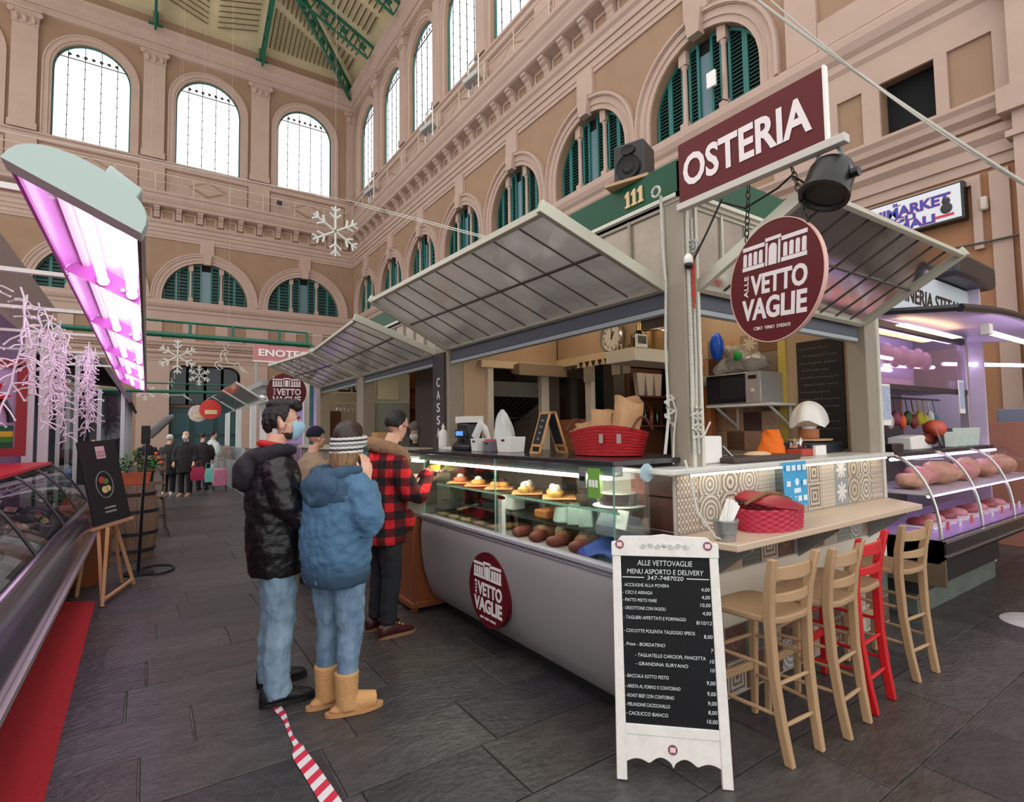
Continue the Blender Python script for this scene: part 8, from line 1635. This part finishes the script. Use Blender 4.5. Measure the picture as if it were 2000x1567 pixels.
# ---------------------------------------------------------------- simpler figures farther away
def figure(base, yaw, h, lab, coat, trous, hairm, cap=None, capc=None, mask=None, hem=.7, shoe_c=(30, 28, 28), headpitch=0, coatname=None, hold=None, group=None, vox=.016, legs=True, skin=SK, beard=False):
    t = thing('person', lab, 'person', (base[0], base[1], 0), group); F = Fig(base, yaw, t); k = h/1.78; H = HeadF(F, (0, .03*k, 1.655*k), yaw, headpitch)
    m = MB(); H.skull(m, k); F.tube(m, [(0, -.02, 1.38*k), (0, .0, 1.58*k)], [.07*k, .057*k]); F.torso(m, [(.85*k, .14, .1, 0), (1.3*k, .16, .1, 0), (1.42*k, .14, .08, 0), (1.46*k, .06, .05, 0)])
    for s_ in (-1, 1):
        F.tube(m, [(s_*.1, 0, .9*k), (s_*.1, .01, .48*k), (s_*.1, -.01, .08)], [.08, .05, .035]); w = hold or (.24, .12, .92*k); F.tube(m, [(s_*.17, 0, 1.38*k), (s_*.25, .02, 1.12*k), (s_*w[0], w[1], w[2])], [.05, .04, .026]); hand(m, F.P(s_*w[0], w[1], w[2]), F.fd*.3-Z_, -F.rd*s_, curl=.5, side=s_)
    fuse(m, 'body', skin, t, .009, 3)
    m = MB(); F.torso(m, [(hem*k, .215, .165, -.01), (.9*k, .22, .165, -.01), (1.1*k, .215, .16, -.01), (1.3*k, .21, .15, -.01), (1.41*k, .16, .12, -.01), (1.5*k, .075, .075, 0)])
    for s_ in (-1, 1): F.tube(m, [(s_*.16, 0, 1.38*k), (s_*.235, 0, 1.25*k), (s_*.265, .02, 1.08*k), (s_*w[0], w[1]-.01, w[2]+.03)], [.085, .085, .075, .055])
    fuse(m, 'coat', coat, t, vox, 4, disp=.015, dscale=.09)
    if legs:
        m = MB(); F.torso(m, [(.92*k, .15, .12, 0), (.8*k, .175, .14, 0)])
        for s_ in (-1, 1): F.tube(m, [(s_*.095, 0, .84*k), (s_*.1, .01, .46*k), (s_*.1, -.01, .07)], [.1, .078, .066])
        fuse(m, 'trousers', trous, t, vox, 3); ms = mat('shoe_%d_%d_%d' % shoe_c, shoe_c, .6)
        for s_ in (-1, 1): shoe(F, 'shoe', ms, .1*s_, -.09, .29, .1, .08)
    if hairm:
        m = MB(); H.shell(m, .086*k, .106*k, .098*k, lambda a: (44 if cos(a) > .7 else -34 if cos(a) < -.1 else 44-96*(.7-cos(a))), c=(0, -.012*k, .045*k), nz=.03); fuse(m, 'hair', hairm, t, .009, 3)
    if cap:
        m = MB(); H.shell(m, .092*k, .112*k, .108*k, lambda a: (8 if cos(a) > .3 else -16), c=(0, -.012*k, .045*k)); fuse(m, cap, capc, t, .009, 3)
    if mask: m = MB(); H.mask(m, k); m.build('face_mask', mask, t, smooth=60)
    return t, F, H
blk = cloth('black_coat', (30, 27, 28), .8); dk = cloth('dark_cloth', (26, 26, 30), .85)
figure((1.5, 6.05), rad(75), 1.66, 'person in a beige coat and navy knitted hat behind the couple', cloth('beige_coat', (156, 132, 108), .85), dk, None, 'knit_hat', cloth('navy_knit', (22, 20, 44), .95))
figure((.5, 17.2), rad(35), 1.62, 'white-haired woman in a black coat walking away down the aisle', blk, dk, mat('white_hair', (206, 200, 196), .8), hem=.6, shoe_c=(206, 200, 196))
_, F2, _ = figure((.85, 16.6), rad(205), 1.7, 'bald man in a black coat and mask walking towards the camera with bags', blk, dk, None, mask=m_white, hem=.65, shoe_c=(170, 130, 110))
figure((1.35, 18.2), rad(20), 1.66, 'person in a dark hooded coat walking behind the couple with a trolley', cloth('brown_black_coat', (40, 32, 32), .85), dk, HB, hem=.55)
figure((1.75, 19.8), rad(60), 1.72, 'vendor in a white coat at the far glazed counter', cloth('white_coat', (206, 212, 208), .85), dk, HB, hem=.5)
figure((.0, 18.5), rad(150), 1.6, 'person in dark clothes at the far left beside the plants', dk, dk, HBr, hem=.6)
_, F3, H3 = figure((3.02, 6.75), rad(240), 1.72, 'vendor in black with a grey cap behind the till counter', mat('black_apron', (28, 26, 28), .8), dk, None, 'cap', cloth('grey_cap', (110, 108, 102), .9), mask=m_white, headpitch=-.4, hold=(.16, .25, 1.25))
figure((3.6, 5.7), rad(190), 1.68, 'cook in black working in the dark kitchen beside the blackboard', mat('cook_black', (24, 22, 24), .8), dk, None, 'head_cap', mat('cook_cap', (20, 20, 22), .8), hold=(.15, .25, 1.2))
def bag(c, w, h, d, mt, lab, cat='bag'):
    t = thing('shopping_bag', lab, cat, c); m = MB(); c = V(c); m.loft([[c+V((x*w/2*f, y*d/2*f, z)) for x, y in ((-1, -1), (1, -1), (1, 1), (-1, 1))] for z, f in ((0, .9), (h*.5, 1.05), (h, .7))]); m.build('bag_body', mt, t, smooth=30); m = MB(); m.tube([c+V((-.08, 0, h-.01)), c+V((-.05, 0, h+.14)), c+V((.05, 0, h+.14)), c+V((.08, 0, h-.01))], .006, 5); m.build('handle', mt, t); return t
bag((1.12, 16.35, .42), .34, .34, .2, cloth('magenta_bag', (176, 36, 84), .7), 'magenta shopping bag carried by the bald man'); bag((1.36, 16.3, .36), .2, .36, .12, cloth('aqua_bag', (120, 206, 190), .6), 'white and aqua shopping bag carried by the bald man')
tr_ = thing('shopping_trolley', 'pink patterned shopping trolley pulled down the aisle', 'trolley', (1.75, 17.6, 0)); m = MB(); m.box((1.58, 17.5, .12), (1.92, 17.75, .62)); m.build('trolley_bag', pat('pink_check', (206, 90, 130), (236, 170, 190), 'squares', .3), tr_, bevel=.03)
for x in (1.58, 1.9): m = MB(); m.lathe([(.001, 0), (.07, 0), (.07, .02), (.001, .02)], (x, 17.62, .07), 14, X_); m.build('wheel', m_rubber, tr_); 
m = MB(); m.tube([(1.62, 17.62, .1), (1.62, 17.72, .98), (1.88, 17.72, .98), (1.88, 17.62, .1)], .012, 6); m.build('frame', m_grey, tr_)
